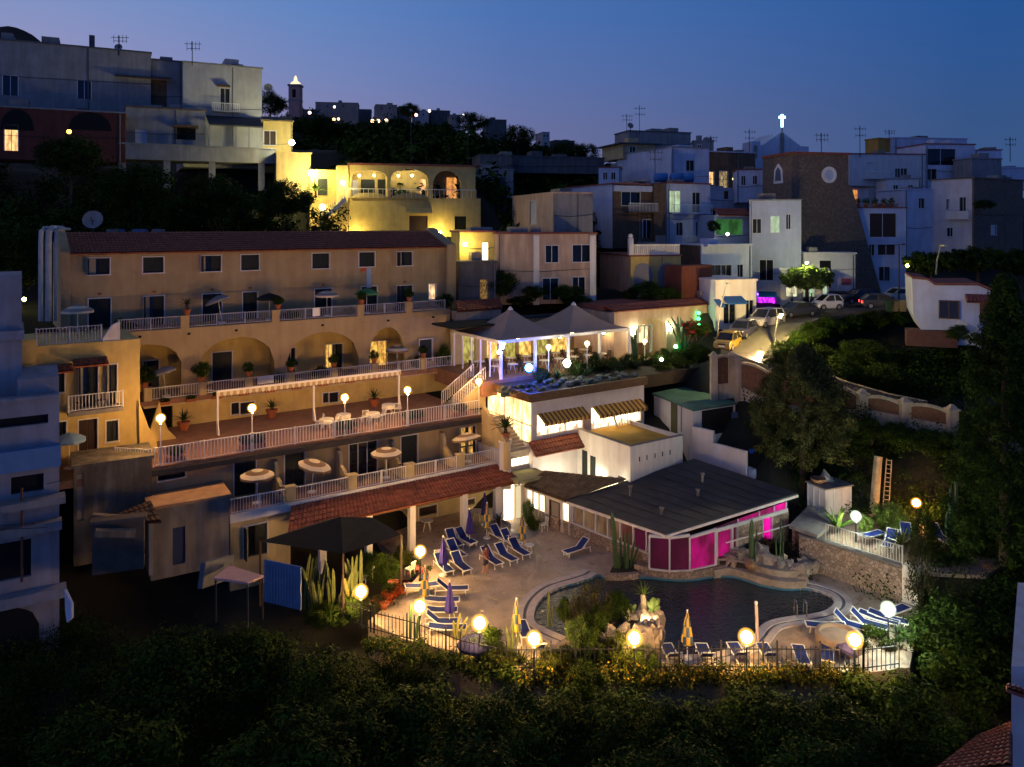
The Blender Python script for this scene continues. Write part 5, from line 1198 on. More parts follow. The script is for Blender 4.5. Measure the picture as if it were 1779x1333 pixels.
for (x0, x1, y0, y1, k) in ((612, 622, 314, 338, trimw), (627, 651, 312, 338, shut), (656, 675, 312, 338, shut), (776, 793, 309, 338, LITO), (729, 741, 312, 338, LITW)):
 a, b, z0_, z1_ = V.rect(x0, y0, x1, y1, -3.2); mb = MB(); mb.ob(V, a, b, -3.19, -3.12, zl+.02, z1_); mb.build('door', k, va)
mb = MB(); n = 12
for i in range(n):
 a = V.s_at(556, .8)+(V.s_at(600, .8)-V.s_at(556, .8))*i/n; z = V.z(556, 383, .8)+(V.z(600, 343, .8)-V.z(556, 383, .8))*(i+1)/n
 mb.ob(V, a, a+.3, .36, 1.5, z-.6, z); mb.bar(V.pt(a+.1, 1.5, z), V.pt(a+.1, 1.5, z+.9), .06)
mb.build('stair', trimw, va)
for i, (px, py, Y, r, s) in enumerate(((541, 301, 89.5, .34, 110), (596, 318, 87.2, .22, 90), (560, 360, 87, .3, 70))):
 lampball('villa_lamp', ['glaring lamp above the palm beside the villa stair', 'bright lamp on the white stair tower of the villa', 'low lamp at the foot of the villa stair'][i], P(px, py, Y), r, emit('villa_light%d' % i, (1, .86, .34), s*4))
for i, px in enumerate((624, 650, 692, 716)):
 lampball('ceiling_spot', 'small ceiling spot in the '+['left vault, by the stair tower', 'left vault, next to the middle pillar', 'right vault, next to the middle pillar', 'right vault, near the third arch'][i], V.pt(V.s_at(px, -1.6), -1.6, V.z(px, 304)), .09, emit('spot_light', (1, .95, .6), 330))
lampball('path_lamp', 'low hidden lamp washing the right part of the villa wall', V.pt(V.s_at(762), 1.2, V.z(762, 404)), .16, emit('path_light', (1, .80, .26), 420))
lampball('path_lamp', 'low hidden lamp washing the left part of the villa wall', V.pt(V.s_at(618), 1.3, V.z(618, 407)), .16, emit('path_light', (1, .80, .26), 420))
# street lamp at top left of the villa
def pole_lamp(label, px, py, Y, pyb, r, m, head=1, grp=None, hgt=None, pm=paintd, name='street_lamp'):
 q = P(px, py, Y); zb = -(pyb-HY)/F*Y if hgt is None else q.z-hgt
 o = T(name, label, 'lamp', (q.x, q.y, zb), group=grp)
 mb = MB(); mb.lathe(Vector((q.x, q.y, zb)), [(.10, 0), (.09, .12), (.045, .2), (.038, q.z-zb-r-.06), (.09, q.z-zb-r-.02), (.07, q.z-zb-r+.02)], 8); mb.build('pole', pm, o)
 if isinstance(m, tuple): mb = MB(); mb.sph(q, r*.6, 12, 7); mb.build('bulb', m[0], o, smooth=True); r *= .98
 mb = MB(); mb.sph(q, r, 18, 11); mb.build('globe', m[1] if isinstance(m, tuple) else m, o, smooth=True); return o  # for two-part lamps this outer globe is the bulb's painted halo
pole_lamp('glaring white street lamp above the villa beside a pale fence', 507, 248, 92, 285, .32, emit('street_white', (1, .97, .60), 480))
# houses of the middle
o, f, W, dd, zt, z0 = bld('peach_house', 'wide peach house with red cornice and four dark windows behind the restaurant', 'house', 806, 860, 1036, 407, 530, 76, 12, peach, [(948, 427, 970, 456, 'd'), (995, 426, 1027, 455, 'd'), (943, 484, 970, 521, 'd'), (995, 482, 1016, 513, 'd')], cap=redf, D=None)
for px in (932, 1030): addbox(o, f, 'pilaster', whitec, px-5, 409, px+5, 530, 0.001, .12)
o, f, W, dd, zt, z0 = bld('rooftop_house', 'peach rooftop room with a white door and a grey shaded side', 'house', 890, 962, 1030, 336, 410, 82, 18, greyw, side=[(920, 350, 932, 390, 'w')], m2=peach, cap=peach)  # shade is put into the colour: lit face peach, shaded face grey
o, f, W, dd, zt, z0 = bld('terrace_house', 'low yellow lit house with a bright slit doorway beside the hotel gable', 'house', 797, 799, 862, 404, 462, 75.5, 14, yellow, [(838, 422, 848, 455, emit('bright_slit', (1, .9, .6), 4))], cap=redf, D=5, fr=False)
lampball('wall_lamp', 'lamp lighting the yellow corner behind the hotel gable', P(808, 425, 74.6), .16, emit('path_light', (1, .80, .26), 420))
o, f, W, dd, zt, z0 = bld('grey_annex', 'dark grey annex with a half lit striped doorway right of the hotel', 'house', 795, 797, 862, 457, 545, 73.5, 14, dgrey, [(834, 486, 847, 523, emit('striped_door', (1, .55, .15), .3, .8, 8))], D=4, fr=False)
o, f, W, dd, zt, z0 = bld('white_house', 'white house with a blue lit side wall and a brown fronted loggia', 'house', 983, 1066, 1138, 320, 432, 92, 24, brickb, [(1080, 334, 1112, 357, 'd'), (1117, 382, 1131, 414, 's')], m2=bluew, cap=redf, rail=[(1086, 1136, 368, 1.0)])
addbox(o, f, 'loggia_wall', bluew, 1068, 323, 1136, 333, 0.001, .3); addbox(o, f, 'loggia_pillar', brickb, 1136, 320, 1157, 428, -.2, .6)
o, f, W, dd, zt, z0 = bld('white_house', 'pale blue two storey house with a greenish lit window', 'house', 1150, 1159, 1234, 319, 425, 96, 24, bluew, [(1163, 332, 1182, 369, 'g'), (1203, 335, 1216, 369, 's'), (1175, 387, 1186, 409, 's'), (1209, 386, 1222, 412, 's')], cap=redf, D=7, rail=[(1160, 1230, 370, 1.0), (1168, 1216, 424, 1.0)])
o, f, W, dd, zt, z0 = bld('white_house', 'tall plain white house with blue tanks at its foot, topmost cube of the slope', 'house', 1072, 1166, 1232, 256, 345, 108, 24, bluew, [(1192, 279, 1206, 297, 's')], cap=greyw)
for k, px in enumerate((1148, 1176, 1193)):
 t = T('water_tank', 'blue roof water tank '+['lying left of the pale corner', 'lying in the middle of the roof edge', 'standing near the right end of the roof edge'][k], 'tank', P(px, 312, 100)); mb = MB(); q = P(px, 309, 100); mb.tube([q-Vector((.9, 0, 0)), q-Vector((.8, 0, 0)), q+Vector((.8, 0, 0)), q+Vector((.9, 0, 0))], [.3, .6, .6, .3], 12); mb.build('barrel', mat('tank_blue', (.04, .16, .38), .5), t, smooth=True)
o, f, W, dd, zt, z0 = bld('upper_flat', 'long grey rooftop flat with aerials on the skyline', 'house', 1068, 1092, 1200, 228, 262, 124, 16, greyw, cap=dgrey)
o, f, W, dd, zt, z0 = bld('cream_house', 'cream house with an overhanging dark roof under the skyline flat', 'house', 1046, 1082, 1138, 250, 275, 118, 18, ochre, [(1094, 255, 1104, 265, 'd')], cap=dgrey, capw=.8)
o, f, W, dd, zt, z0 = bld('grey_house', 'brownish grey house with two small lit doors below the chapel', 'house', 1230, 1232, 1312, 264, 352, 112, 20, brickb, [(1250, 298, 1264, 326, emit('lit_doorframe', (1, .75, .35), .5, .7, 4)), (1232, 299, 1240, 321, 'l')], D=8, cap=bluew)
lampball('wall_lamp', 'small warm wall lamp beside the framed lit door below the chapel', P(1275, 311, 110), .22, emit('small_warm', (1, .7, .2), 7))
o, f, W, dd, zt, z0 = bld('white_house', 'white terrace block with small red shutters under the lit doors', 'house', 1228, 1230, 1302, 328, 362, 106, 20, bluew, [(1258, 332, 1266, 346, pink), (1280, 333, 1287, 346, pink)], D=5, fr=False)
o, f, W, dd, zt, z0 = bld('yellow_loggia_house', 'yellow house with two open arches and a white balustrade on its roof', 'house', 1042, 1096, 1183, 446, 540, 81, 14, yellow, m2=peach, cap=redf)
for (x0, x1) in ((1101, 1133), (1143, 1174)):
 a, b = f.s_at(x0), f.s_at(x1); z, h = f.z(x0, 500), 0; zs = f.z((x0+x1)/2, 474); rr_ = f.z((x0+x1)/2, 457)-zs
 mb = MB(); mb.face(f, [(a, z), (a, zs)]+[(a+(b-a)*i/12, zs+rr_*sqrt(max(0, 1-(i/6-1)**2))) for i in range(1, 12)]+[(b, zs), (b, z)], .002, .05); mb.build('arch_shade_panel', mat('shaded_recess', (.20, .19, .22), .9), o)  # flat grey panel on the wall, its colour stands for the loggia's shade
mb = MB(); mb.ob(f, .2, W-.1, -.2, -.05, zt+.16, zt+.28); mb.ob(f, .2, W-.1, -.22, -.03, zt+1.1, zt+1.25)
for i in range(24): x = .3+(W-.5)*i/23; mb.ob(f, x-.07, x+.07, -.18, -.06, zt+.28, zt+1.1)
mb.build('balustrade', whitec, o)
mb = MB(); mb.ob(f, -.2, .25, -.35, .1, zt+.161, zt+1.9); mb.sph(f.pt(.02, -.12, zt+2.1), .26, 8, 6); mb.build('finial_pier', whitec, o)
o, f, W, dd, zt, z0 = bld('white_house', 'white street house with dark double windows and an arched door above the shops', 'house', 1181, 1219, 1306, 427, 520, 84, 16, bluew, [(1234, 461, 1252, 487, 'd'), (1253, 461, 1271, 485, 'd'), (1281, 460, 1291, 488, 'd')], m2=brickb, rail=[(1222, 1270, 426, .1)])
o, f, W, dd, zt, z0 = bld('street_shop', 'white street shop with two dark blue awnings and an arched glazed door', 'shop', 1238, 1243, 1314, 489, 575, 76, 16, whitec, [(1257, 528, 1278, 562, 'd'), (1296, 522, 1309, 558, 'd')], D=6, rail=None)
for (x0, x1, py) in ((1254, 1288, 515), (1240, 1250, 520)):
 mb = MB(); a, b = f.s_at(x0), f.s_at(x1); z = f.z(x0, py); mb.hexa([f.pt(a, 1.1, z-.7), f.pt(b, 1.1, z-.7), f.pt(b, .01, z-.1), f.pt(a, .01, z-.1), f.pt(a, 1.1, z-.55), f.pt(b, 1.1, z-.55), f.pt(b, .01, z), f.pt(a, .01, z)]); mb.build('awning', bluecan, o)
o, f, W, dd, zt, z0 = bld('green_loggia_house', 'small house with a red awning over a green lit loggia', 'house', 1238, 1241, 1302, 376, 440, 94, 16, bluew, [(1244, 381, 1290, 408, emit('green_loggia', (.10, .42, .10), .35, .5, 1.5))], D=6, fr=False)
mb = MB(); a, b = f.s_at(1242), f.s_at(1298); z = f.z(1270, 364); mb.tiles(f.pt(a, -.3, z+.1), f.pt(b, -.3, z+.1), f.pt(b, 1.0, z-.7), f.pt(a, 1.0, z-.7)); mb.build('red_roof', redf, o)
lampball('terrace_lamp', 'small white square lamp on the green loggia parapet', P(1264, 407, 92.6), .2, emit('small_white', (1, 1, .85), 9))
o, f, W, dd, zt, z0 = bld('white_house', 'white corner house with a tall arched doorway above the purple lit shop', 'house', 1298, 1302, 1392, 349, 560, 89, -17, bluew, [(1308, 381, 1322, 405, 's'), (1339, 376, 1354, 404, 'g'), (1366, 373, 1373, 398, 'd'), (1320, 452, 1343, 487, 'k')], D=8, cap=greyw, rail=[(1312, 1348, 503, 1.0)])
pu = T('purple_shop', 'tiny shop front glowing purple under a blue awning', 'shop', f.pt(f.s_at(1330), .2, z0))
mb = MB(); a, b = f.s_at(1317), f.s_at(1346); mb.ob(f, a, b, .02, .1, f.z(1330, 548), f.z(1330, 517)); mb.build('window', emit('purple_neon', (.62, .03, 1), 2.4, .7, 5), pu)
mb = MB(); z = f.z(1330, 505); mb.hexa([f.pt(a, 1.2, z-.65), f.pt(b+.2, 1.2, z-.65), f.pt(b+.2, .11, z-.1), f.pt(a, .11, z-.1), f.pt(a, 1.2, z-.5), f.pt(b+.2, 1.2, z-.5), f.pt(b+.2, .11, z), f.pt(a, .11, z)]); mb.build('awning', mat('bright_blue_awning', (.03, .22, .50), .8), pu)
mb = MB(); mb.sph(f.pt(a+.1, .5, f.z(1321, 511)), .16, 8, 6); mb.build('lamp', emit('violet_lamp', (.30, .10, 1), 25), pu)
for k, (pl, pc, pr, yt, yb, Y, m, fr_, lab) in enumerate(((1036, 1040, 1078, 292, 345, 110, bluew, [(1048, 300, 1055, 312, 'd'), (1062, 300, 1069, 312, 's')], 'small pale house left of the blue roof tanks'), (1200, 1204, 1240, 246, 275, 118, greyw, [(1212, 252, 1218, 262, 'd')], 'small grey house beside the brownish grey house'), (1276, 1280, 1328, 296, 352, 103, bluew, [(1288, 306, 1295, 322, 's'), (1308, 306, 1315, 320, 'd')], 'narrow pale blue house left of the stone bastion'), (1536, 1540, 1600, 312, 372, 108, white, [(1552, 322, 1560, 338, 's'), (1578, 322, 1586, 338, 's')], 'cream tinted house behind the tall white loggia house'), (1690, 1694, 1740, 262, 300, 122, bluew, [(1706, 270, 1713, 282, 'd')], 'small skyline house right of the glazed veranda'), (1104, 1108, 1160, 424, 470, 90, greyw, [(1118, 432, 1126, 448, 'd')], 'grey house behind the white roof balustrade'))): bld('white_house', lab, 'house', pl, pc, pr, yt, yb, Y, -10 if pc > 1000 else 10, m, fr_, D=5, cap=(redf, greyw)[k % 2])
# chapel with the glowing cross
ch = T('chapel', 'pale gabled chapel front on the skyline behind the stone bastion', 'chapel', P(1358, 290, 122)); f = Fr((P(1308, 0, 124).x, 124), 8)
mb = MB(); z0 = f.z(1358, 300); mb.face(f, [(f.s_at(1320), z0), (f.s_at(1320), f.z(1320, 254)), (f.s_at(1326), f.z(1326, 252)), (f.s_at(1353), f.z(1353, 232)), (f.s_at(1358), f.z(1358, 229)), (f.s_at(1363), f.z(1363, 232)), (f.s_at(1391), f.z(1391, 254)), (f.s_at(1405), f.z(1405, 255)), (f.s_at(1405), z0)], -8, 0); mb.ob(f, f.s_at(1304), f.s_at(1319.5), -3, .3, z0, f.z(1310, 246)); mb.build('wall', bluew, ch)
mb = MB(); mb.ob(f, f.s_at(1355), f.s_at(1361), .001, .25, f.z(1358, 290), f.z(1358, 231)); mb.ob(f, f.s_at(1308), f.s_at(1314), .301, .36, f.z(1310, 275), f.z(1310, 253)); mb.build('pilaster', greyw, ch)
cs = T('cross', 'glowing bluish white cross on the chapel gable', 'cross', P(1358.5, 228, 124)); q = P(1358.7, 209, 124); EC = emit('cross_neon', (.30, .72, 1), 9)
mb = MB(); mb.box(q.x-.16, q.x+.16, q.y-.1, q.y+.1, P(0, 221, 124).z, P(0, 199, 124).z); mb.box(q.x-.5, q.x-.161, q.y-.1, q.y+.1, P(0, 206, 124).z, P(0, 202, 124).z); mb.box(q.x+.161, q.x+.5, q.y-.1, q.y+.1, P(0, 206, 124).z, P(0, 202, 124).z); mb.build('neon_body', EC, cs)
mb = MB(); mb.box(q.x-.06, q.x+.06, q.y-.06, q.y+.06, P(0, 230, 124).z, P(0, 221, 124).z-.002); mb.build('stem', paintd, cs)
# stone bastion
bs = T('stone_bastion', 'massive dark stone tower house with a battered corner and a white round window', 'tower', P(1400, 500, 90)); f = Fr((P(1375, 0, 92).x, 92), 12)
zt, zb = f.z(1375, 268), f.z(1375, 512)
W = f.s_at(1474); sd = -f.t_at(1325, 0)
mb = MB(); mb.ob(f, 0, W, -sd, 0, zb, zt); mb.face(f, [(W, zb), (W+.001, f.z(1474, 320)), (f.s_at(1480), f.z(1480, 325)), (f.s_at(1531), zb)], -sd, -.01); mb.build('masonry', tufo, bs)
mb = MB(); mb.ob(f, -.15, W+.2, -sd-.1, .15, zt+.001, zt+.3); mb.build('cornice', redf, bs)
def ring(mb, fr, px, py, r0, r1, t0, t1, n=20):
 s_, z_ = fr.s_at(px), fr.z(px, py); p = fr.pt
 for i in range(n):
  a, b = 2*pi*i/n, 2*pi*(i+1)/n; q = [(s_+r*cos(x), z_+r*sin(x)) for r, x in ((r0, a), (r1, a), (r1, b), (r0, b))]
  mb.hexa([p(x, t0, z) for x, z in q]+[p(x, t1, z) for x, z in q])
mb = MB(); ring(mb, f, 1440, 304, .62, .98, -.02, .12); o = mb.build('round_frame', whitec, bs)
mb = MB(); s_, z_ = f.s_at(1440), f.z(1440, 304); mb.face(f, [(s_+.62*cos(2*pi*i/16), z_+.62*sin(2*pi*i/16)) for i in range(16)], .003, .03); mb.build('pane', bluew, o)
g2 = Fr(f.pt(0, -sd, 0)[:2], 12-90); a, b, c, d = g2.rect(1345, 292, 1361, 319)
mb = MB(); poly = [(a, c), (b, c), (b-.15, d-.2), ((a+b)/2, d+.55), (a+.15, d-.2)]; mb.face(g2, poly, .002, .09); o = mb.build('arched_window', whitec, bs)
mb = MB(); mb.face(g2, [(a+.35, c+.3), (b-.35, c+.3), (b-.5, d-.35), ((a+b)/2, d+.1), (a+.5, d-.35)], .091, .11); mb.build('pane', mat('grey_pane', (.10, .11, .16), .3), o)
o, f2, W2, dd2, zt2, z02 = bld('street_wall_house', 'low white building with a dark archway at the foot of the stone bastion', 'house', 1395, 1396, 1486, 441, 505, 87, -10, white, [(1424, 453, 1444, 500, 'k'), (1462, 484, 1480, 496, mat('poster_red', (.35, .08, .10), .7))], D=3, fr=False)
o, f2, W2, dd2, zt2, z02 = bld('street_bar', 'lit white bar front under the clipped street tree', 'shop', 1352, 1356, 1440, 470, 535, 84.5, -19, whitec, [(1366, 488, 1384, 515, emit('lit_bar_front', (.95, 1, .62), 1.1, .55, 2)), (1396, 490, 1415, 515, LITG), (1430, 490, 1436, 512, 'g')], D=3)
# houses right of the bastion
o, f, W, dd, zt, z0 = bld('white_house', 'wide pale house with a red roof line and terraces behind the stone bastion', 'house', 1470, 1476, 1607, 268, 372, 114, 6, white, [(1555, 293, 1564, 308, 'd'), (1565, 293, 1576, 306, 'd'), (1506, 283, 1520, 300, 'w')], D=8, cap=redf, rail=[(1500, 1540, 310, 1.0)])
o, f, W, dd, zt, z0 = bld('orange_house', 'orange block on the skyline beside a long pale roof', 'house', 1503, 1526, 1550, 241, 272, 126, 20, orange)
o, f, W, dd, zt, z0 = bld('white_house', 'long low pale house right of the orange block', 'house', 1548, 1551, 1680, 240, 275, 126, 8, bluew, D=5)
o, f, W, dd, zt, z0 = bld('veranda_house', 'pale house with a dark glazed veranda under a red roof', 'house', 1604, 1607, 1694, 251, 345, 116, 6, bluew, [(1609, 259, 1660, 287, 'd'), (1610, 294, 1627, 313, 'd')], D=7, cap=redf)
o, f, W, dd, zt, z0 = bld('white_house', 'low grey house with a planted terrace at the far right of the skyline', 'house', 1656, 1688, 1740, 276, 330, 112, 14, greyw)
o, f, W, dd, zt, z0 = bld('white_house', 'small white house cut by the frame edge behind the stone sided house', 'house', 1730, 1735, 1800, 292, 330, 118, 6, bluew, D=5)
o, f, W, dd, zt, z0 = bld('white_house', 'white house with a thin balcony and a brown stone side wall', 'house', 1618, 1692, 1777, 310, 447, 100, 30, tufo, [(1722, 392, 1731, 408, 'w')], [(1644, 346, 1649, 364, 's'), (1667, 343, 1678, 369, 's'), (1645, 396, 1655, 411, 'd')], m2=white)
g2 = Fr(f.pt(0, -dd, 0)[:2], 30-90); mb = MB(); a, b = g2.s_at(1649), g2.s_at(1690); z = g2.z(1670, 379); mb.ob(g2, a, b, .01, .9, z-.15, z); mb.ob(g2, a, b, .85, .9, z, z+.9); mb.build('balcony', white, o)
o, f, W, dd, zt, z0 = bld('blue_house', 'pale blue house wall between the tall white house and the stone sided house', 'house', 1568, 1572, 1624, 330, 450, 104, 10, bluew, [(1596, 345, 1606, 362, 's')], D=6)
o, f, W, dd, zt, z0 = bld('white_house', 'tall white house with a big brown loggia and a lit roof terrace', 'house', 1478, 1484, 1574, 362, 512, 95, 4, bluew, [(1511, 371, 1557, 412, 'b'), (1510, 425, 1519, 444, 'b'), (1525, 425, 1555, 443, 'b'), (1527, 464, 1546, 488, 'd')], D=8, cap=redf)
rt_ = T('roof_room', 'small roof room glowing orange above the tall white house', 'room', f.pt(f.s_at(1500), -3, zt)); mb = MB(); a, b = f.s_at(1485), f.s_at(1527); mb.ob(f, a, b, -5, -2.5, zt+.17, zt+2.6); mb.build('wall', white, rt_); mb = MB(); mb.ob(f, f.s_at(1488), f.s_at(1507), -2.49, -2.4, zt+.5, zt+2.3); mb.build('window', LITO, rt_); mb = MB(); mb.ob(f, a-.3, b+.5, -5.2, -1.6, zt+2.601, zt+2.8); mb.build('roof', dgrey, rt_)
for k, px in enumerate((1494, 1508, 1524, 1540, 1552)):
 q = f.pt(f.s_at(px), -.5, zt+.17); t = T('potted_plant', 'small pot plant on the tall white house parapet, '+['nearest the bastion', 'under the lit window', 'at the corner of the roof room', 'second from the parapet end', 'at the parapet end'][k], 'plant', q); mb = MB(); mb.lathe(q, [(.2, 0), (.28, .4)], 8); mb.build('pot', terrapot, t); ob = bpy.data.objects.new('foliage', fastmesh('pot_leaves', leaves(np.array([[0, 0, .7]]), .45, 90, .13, k), 4, leafmat('leaf_pot', (.02, .05, .015), (.06, .10, .03)))); COL.objects.link(ob); ob.parent = t
# white single storey house on the right
wh = T('garden_house', 'white single storey house with a red canopy over its door and a sloped roof line', 'house', P(1610, 578, 70)); f = Fr((P(1600, 0, 70).x, 70), -22)
sx = f.s_at
poly = [(sx(1587), f.z(1587, 546)), (sx(1584), f.z(1584, 484)), (sx(1612), f.z(1612, 487)), (sx(1624), f.z(1624, 496)), (sx(1699), f.z(1699, 496)), (sx(1740), f.z(1740, 513)), (sx(1740), f.z(1740, 600)), (sx(1661), f.z(1661, 600)), (sx(1661), f.z(1661, 574)), (sx(1600), f.z(1600, 573))]
mb = MB(); mb.face(f, poly, -7, 0); mb.build('wall', bluew, wh)
mb = MB(); tp = [(1583, 483), (1612, 486.5), (1624, 495), (1700, 495), (1741, 512)]
for (x0, y0), (x1, y1) in zip(tp, tp[1:]): mb.bar(f.pt(sx(x0), -3.4, f.z(x0, y0)+.08), f.pt(sx(x1), -3.4, f.z(x1, y1)+.08), 7.2, .14)
mb.build('roof_edge', redf, wh)
mb = MB(); a, b, c, d = f.rect(1633, 524, 1664, 552); mb.ob(f, a, b, .002, .05, c, d); o = mb.build('window', dglass, wh); mb = MB()
mb.ob(f, a-.1, a, .002, .1, c-.1, d+.1); mb.ob(f, b, b+.1, .002, .1, c-.1, d+.1); mb.ob(f, a, b, .002, .1, c-.1, c); mb.ob(f, a, b, .002, .1, d, d+.1); mb.ob(f, (a+b)/2-.05, (a+b)/2+.05, .051, .09, c, d); mb.build('frame', wood, o)
mb = MB(); a, b, c, d = f.rect(1702, 524, 1722, 562); mb.ob(f, a, b, .002, .05, c, d); mb.build('door', wood, wh)
mb = MB(); a, b = sx(1676), sx(1728); z = f.z(1700, 513); mb.tiles(f.pt(a, .01, z+.05), f.pt(b, .01, z+.05), f.pt(b, 1.1, z-.5), f.pt(a, 1.1, z-.5)); mb.build('door_canopy', redf, wh)
gw = T('garden_wall', 'dark red brown wall below the white single storey house', 'wall', P(1600, 600, 69)); mb = MB(); a, b = f.s_at(1572, -1.5), f.s_at(1664, .3); mb.ob(f, a, b, -1.5, .3, f.z(1600, 602, .3), f.z(1600, 574.5, .3)); mb.build('masonry', mat('red_brown_wall', (.13, .06, .045), .9, .2, 2), gw)
for k, (x0, y0, x1, y1, Y) in enumerate(((1664, 560, 1694, 575, 68), (1700, 598, 1740, 618, 64), (1745, 535, 1775, 548, 72), (1694, 575, 1730, 592, 67))):
 t = T('garden_step_wall', ['short white stair wall beside the canopy door', 'white sloped path edge low in the dark garden', 'white fragment of wall at the right border', 'white step wall between the house and the dark garden'][k], 'wall', P(x0, y0, Y)); mb = MB(); mb.bar(P(x0, y0, Y), P(x1, y1, Y-.6), .5, .55); mb.build('masonry', white, t)
# low dark houses behind the villa and middle
for k, (pl, pc, pr, yt, yb, Y, m, lab) in enumerate(((820, 825, 892, 295, 345, 104, greyw, 'dim blue grey house right of the villa'), (810, 834, 890, 270, 300, 112, dgrey, 'dark stepped house above the villa roof'), (868, 880, 1050, 272, 300, 116, dgrey, 'long dark garden wall building under the hill'), (838, 840, 880, 318, 400, 100, dgrey, 'dark narrow house between the villa and the peach rooftop room'))):
 bld('dim_house', lab, 'house', pl, pc, pr, yt, yb, Y, 14, m, D=6)
# distant hill town
hill_list = [(545, 622, 178, 193, 'long pale flat roofed house nearest the bell tower'), (500, 560, 190, 200, 'dim low house beside the bell tower foot'), (566, 600, 187, 205, 'pale cube below the long flat roofed house'), (600, 645, 190, 204, 'pale house with a warm terrace on the hill'), (650, 690, 182, 200, 'white hill house with small parapet'), (688, 712, 187, 200, 'grey hill house left of the dark tree'), (715, 745, 193, 214, 'rosy hill house with a red lamp'), (745, 782, 192, 208, 'dim blue house near the hill crest'), (632, 648, 217, 230, 'small dim house among the dark hillside trees'), (842, 880, 208, 222, 'low brown house near the end of the hill crest'), (940, 955, 230, 245, 'dim flat house at the tip of the dark hill'), (962, 998, 244, 256, 'pale small house where the hill meets the town'), (780, 800, 200, 212, 'tiny grey house beside the crest trees'), (668, 700, 196, 210, 'house with a band of bright terrace lights')]
for i, (x0, x1, y0, y1, lab) in enumerate(hill_list):
 Y = 258+(i % 4)*5; m = [greyw, dgrey, mat('hill_plaster', (.36, .34, .36), .9, .1, .3), dgrey][i % 4]
 bld('hill_house', lab, 'house', x0, x0+3, x1, y0, y1+24, Y, 8+(i*5) % 14, m, [(x0+(x1-x0)*.3, y0+4, x0+(x1-x0)*.3+2.2, y0+8, 'd'), (x0+(x1-x0)*.65, y0+4, x0+(x1-x0)*.65+2.2, y0+8, 'd')], D=8, fr=False)
for i, (px, py, r, c) in enumerate(((538, 196, .5, (1, .42, .3)), (581, 186, .35, (1, .85, .6)), (723, 200, .5, (1, .35, .25)), (746, 193, .4, (1, .85, .6)), (805, 200, .35, (1, .9, .75)), (824, 238, .5, (1, .85, .6)), (647, 210.5, .55, (1, .66, .3)), (657, 210.5, .55, (1, .66, .3)), (671, 210.5, .65, (1, .72, .4)), (683, 211, .5, (1, .6, .25)), (580, 208, .5, (1, .55, .2)), (588, 207, .4, (1, .55, .2)))):
 lampball('hill_lamp', ['reddish lamp right of the bell tower', 'tiny lamp on the long flat roofed hill house', 'red lamp on the rosy hill house', 'tiny white lamp near the crest', 'white lamp by the crest trees', 'lone lamp in the dark slope below the crest', 'first lamp of the bright hill terrace', 'second lamp of the bright hill terrace', 'brightest lamp of the hill terrace', 'last amber lamp of the hill terrace', 'amber lamp low in the hillside trees', 'fainter amber lamp low in the hillside trees'][i], P(px, py, 245), r, emit('hill_light%d' % i, c, 7))
bt = T('bell_tower', 'slim brown bell tower with a lit pointed crown on the hill', 'tower', P(513, 200, 235)); q = P(513.5, 196, 235); zt = P(0, 144, 235).z
mb = MB(); mb.box(q.x-1.65, q.x+1.65, q.y-1.65, q.y+1.65, q.z-4, zt-1.2); mb.build('shaft', mat('tower_brick', (.50, .25, .20), .9, .2, .6), bt)
mb = MB(); mb.box(q.x-1.9, q.x+1.9, q.y-1.9, q.y+1.9, zt-1.199, zt-.7); mb.box(q.x-1.75, q.x+1.75, q.y-1.75, q.y+1.75, zt-5.6, zt-5.2); mb.build('cornice', greyw, bt)
mb = MB(); mb.lathe(Vector((q.x, q.y, zt-.69)), [(1.6, 0), (1.5, .5), (.9, 1.0), (.55, 1.3), (.5, 2.0), (.15, 2.8)], 8); mb.build('lit_crown', emit('crown_glow', (1, .68, .42), 1.6), bt)  # crown's lit look is its own glow, no lamp shines on it
mb = MB(); mb.box(q.x-.5, q.x+.5, q.y-1.70, q.y-1.651, zt-4.6, zt-2.2); mb.build('belfry_opening', dark, bt)
# near left building and sheds
nl = T('near_house', 'dim blue white house close on the left with balconies and a dark arch', 'house', P(50, 1130, 40)); f = Fr((P(103, 0, 41.0).x, 41.0), 32)
s0 = f.s_at(-160); sx = f.s_at
lv = [(690, 735, 'a')]
zf = lambda py: f.z(60, py)
hx = [f.rect(19, 826, 76, 856), f.rect(-40, 944, 54, 1010), (sx(-60), sx(84), zf(738), zf(722))]
mb = MB(); mb.wall(f, 0, s0, 0, f.z(100, 1240), f.z(100, 690), .3, hx); mb.ob(f, s0, 0, -9, -.301, f.z(100, 1240), f.z(100, 690)-.01); nlm = mat('dim_blue_plaster', (.27, .27, .30), .9, .14, .8, .15, 8, stain=.15); mb.build('wall', nlm, nl)
for h in hx: mb = MB(); mb.ob(f, h[0], h[1], -.29, -.24, h[2], h[3]); mb.build('window', dark, nl)
mb = MB(); mb.ob(f, s0, .05, .001, .5, zf(812), zf(776)); mb.build('balcony', mat('blue_canvas_band', (.10, .20, .36), .9, .1, 2), nl)
mb = MB(); mb.ob(f, s0, .25, .001, .9, zf(874), zf(862)); mb.ob(f, s0, .1, .001, .6, zf(922), zf(906)); mb.build('cornice', greyw, nl)
mb = MB(); mb.ob(f, s0, 0, -.5, .25, f.z(100, 690), f.z(100, 684)); mb.prof(f, [(-.4, zf(688)), (-.4, zf(660)), (-2.6, zf(650)), (-5, zf(662)), (-5, zf(688))], sx(42, ) if False else f.s_at(30), 0); mb.build('parapet', nlm, nl)
mb = MB(); mb.ob(f, f.s_at(-60, -1.2), f.s_at(38, -1.2), -5, -1.2, zf(700), f.z(20, 478, -1.2)); mb.ob(f, f.s_at(-60, -1.1), f.s_at(42, -1.1), -5, -.9, f.z(20, 590, -1), f.z(20, 575, -1)); mb.build('stair_tower', nlm, nl)
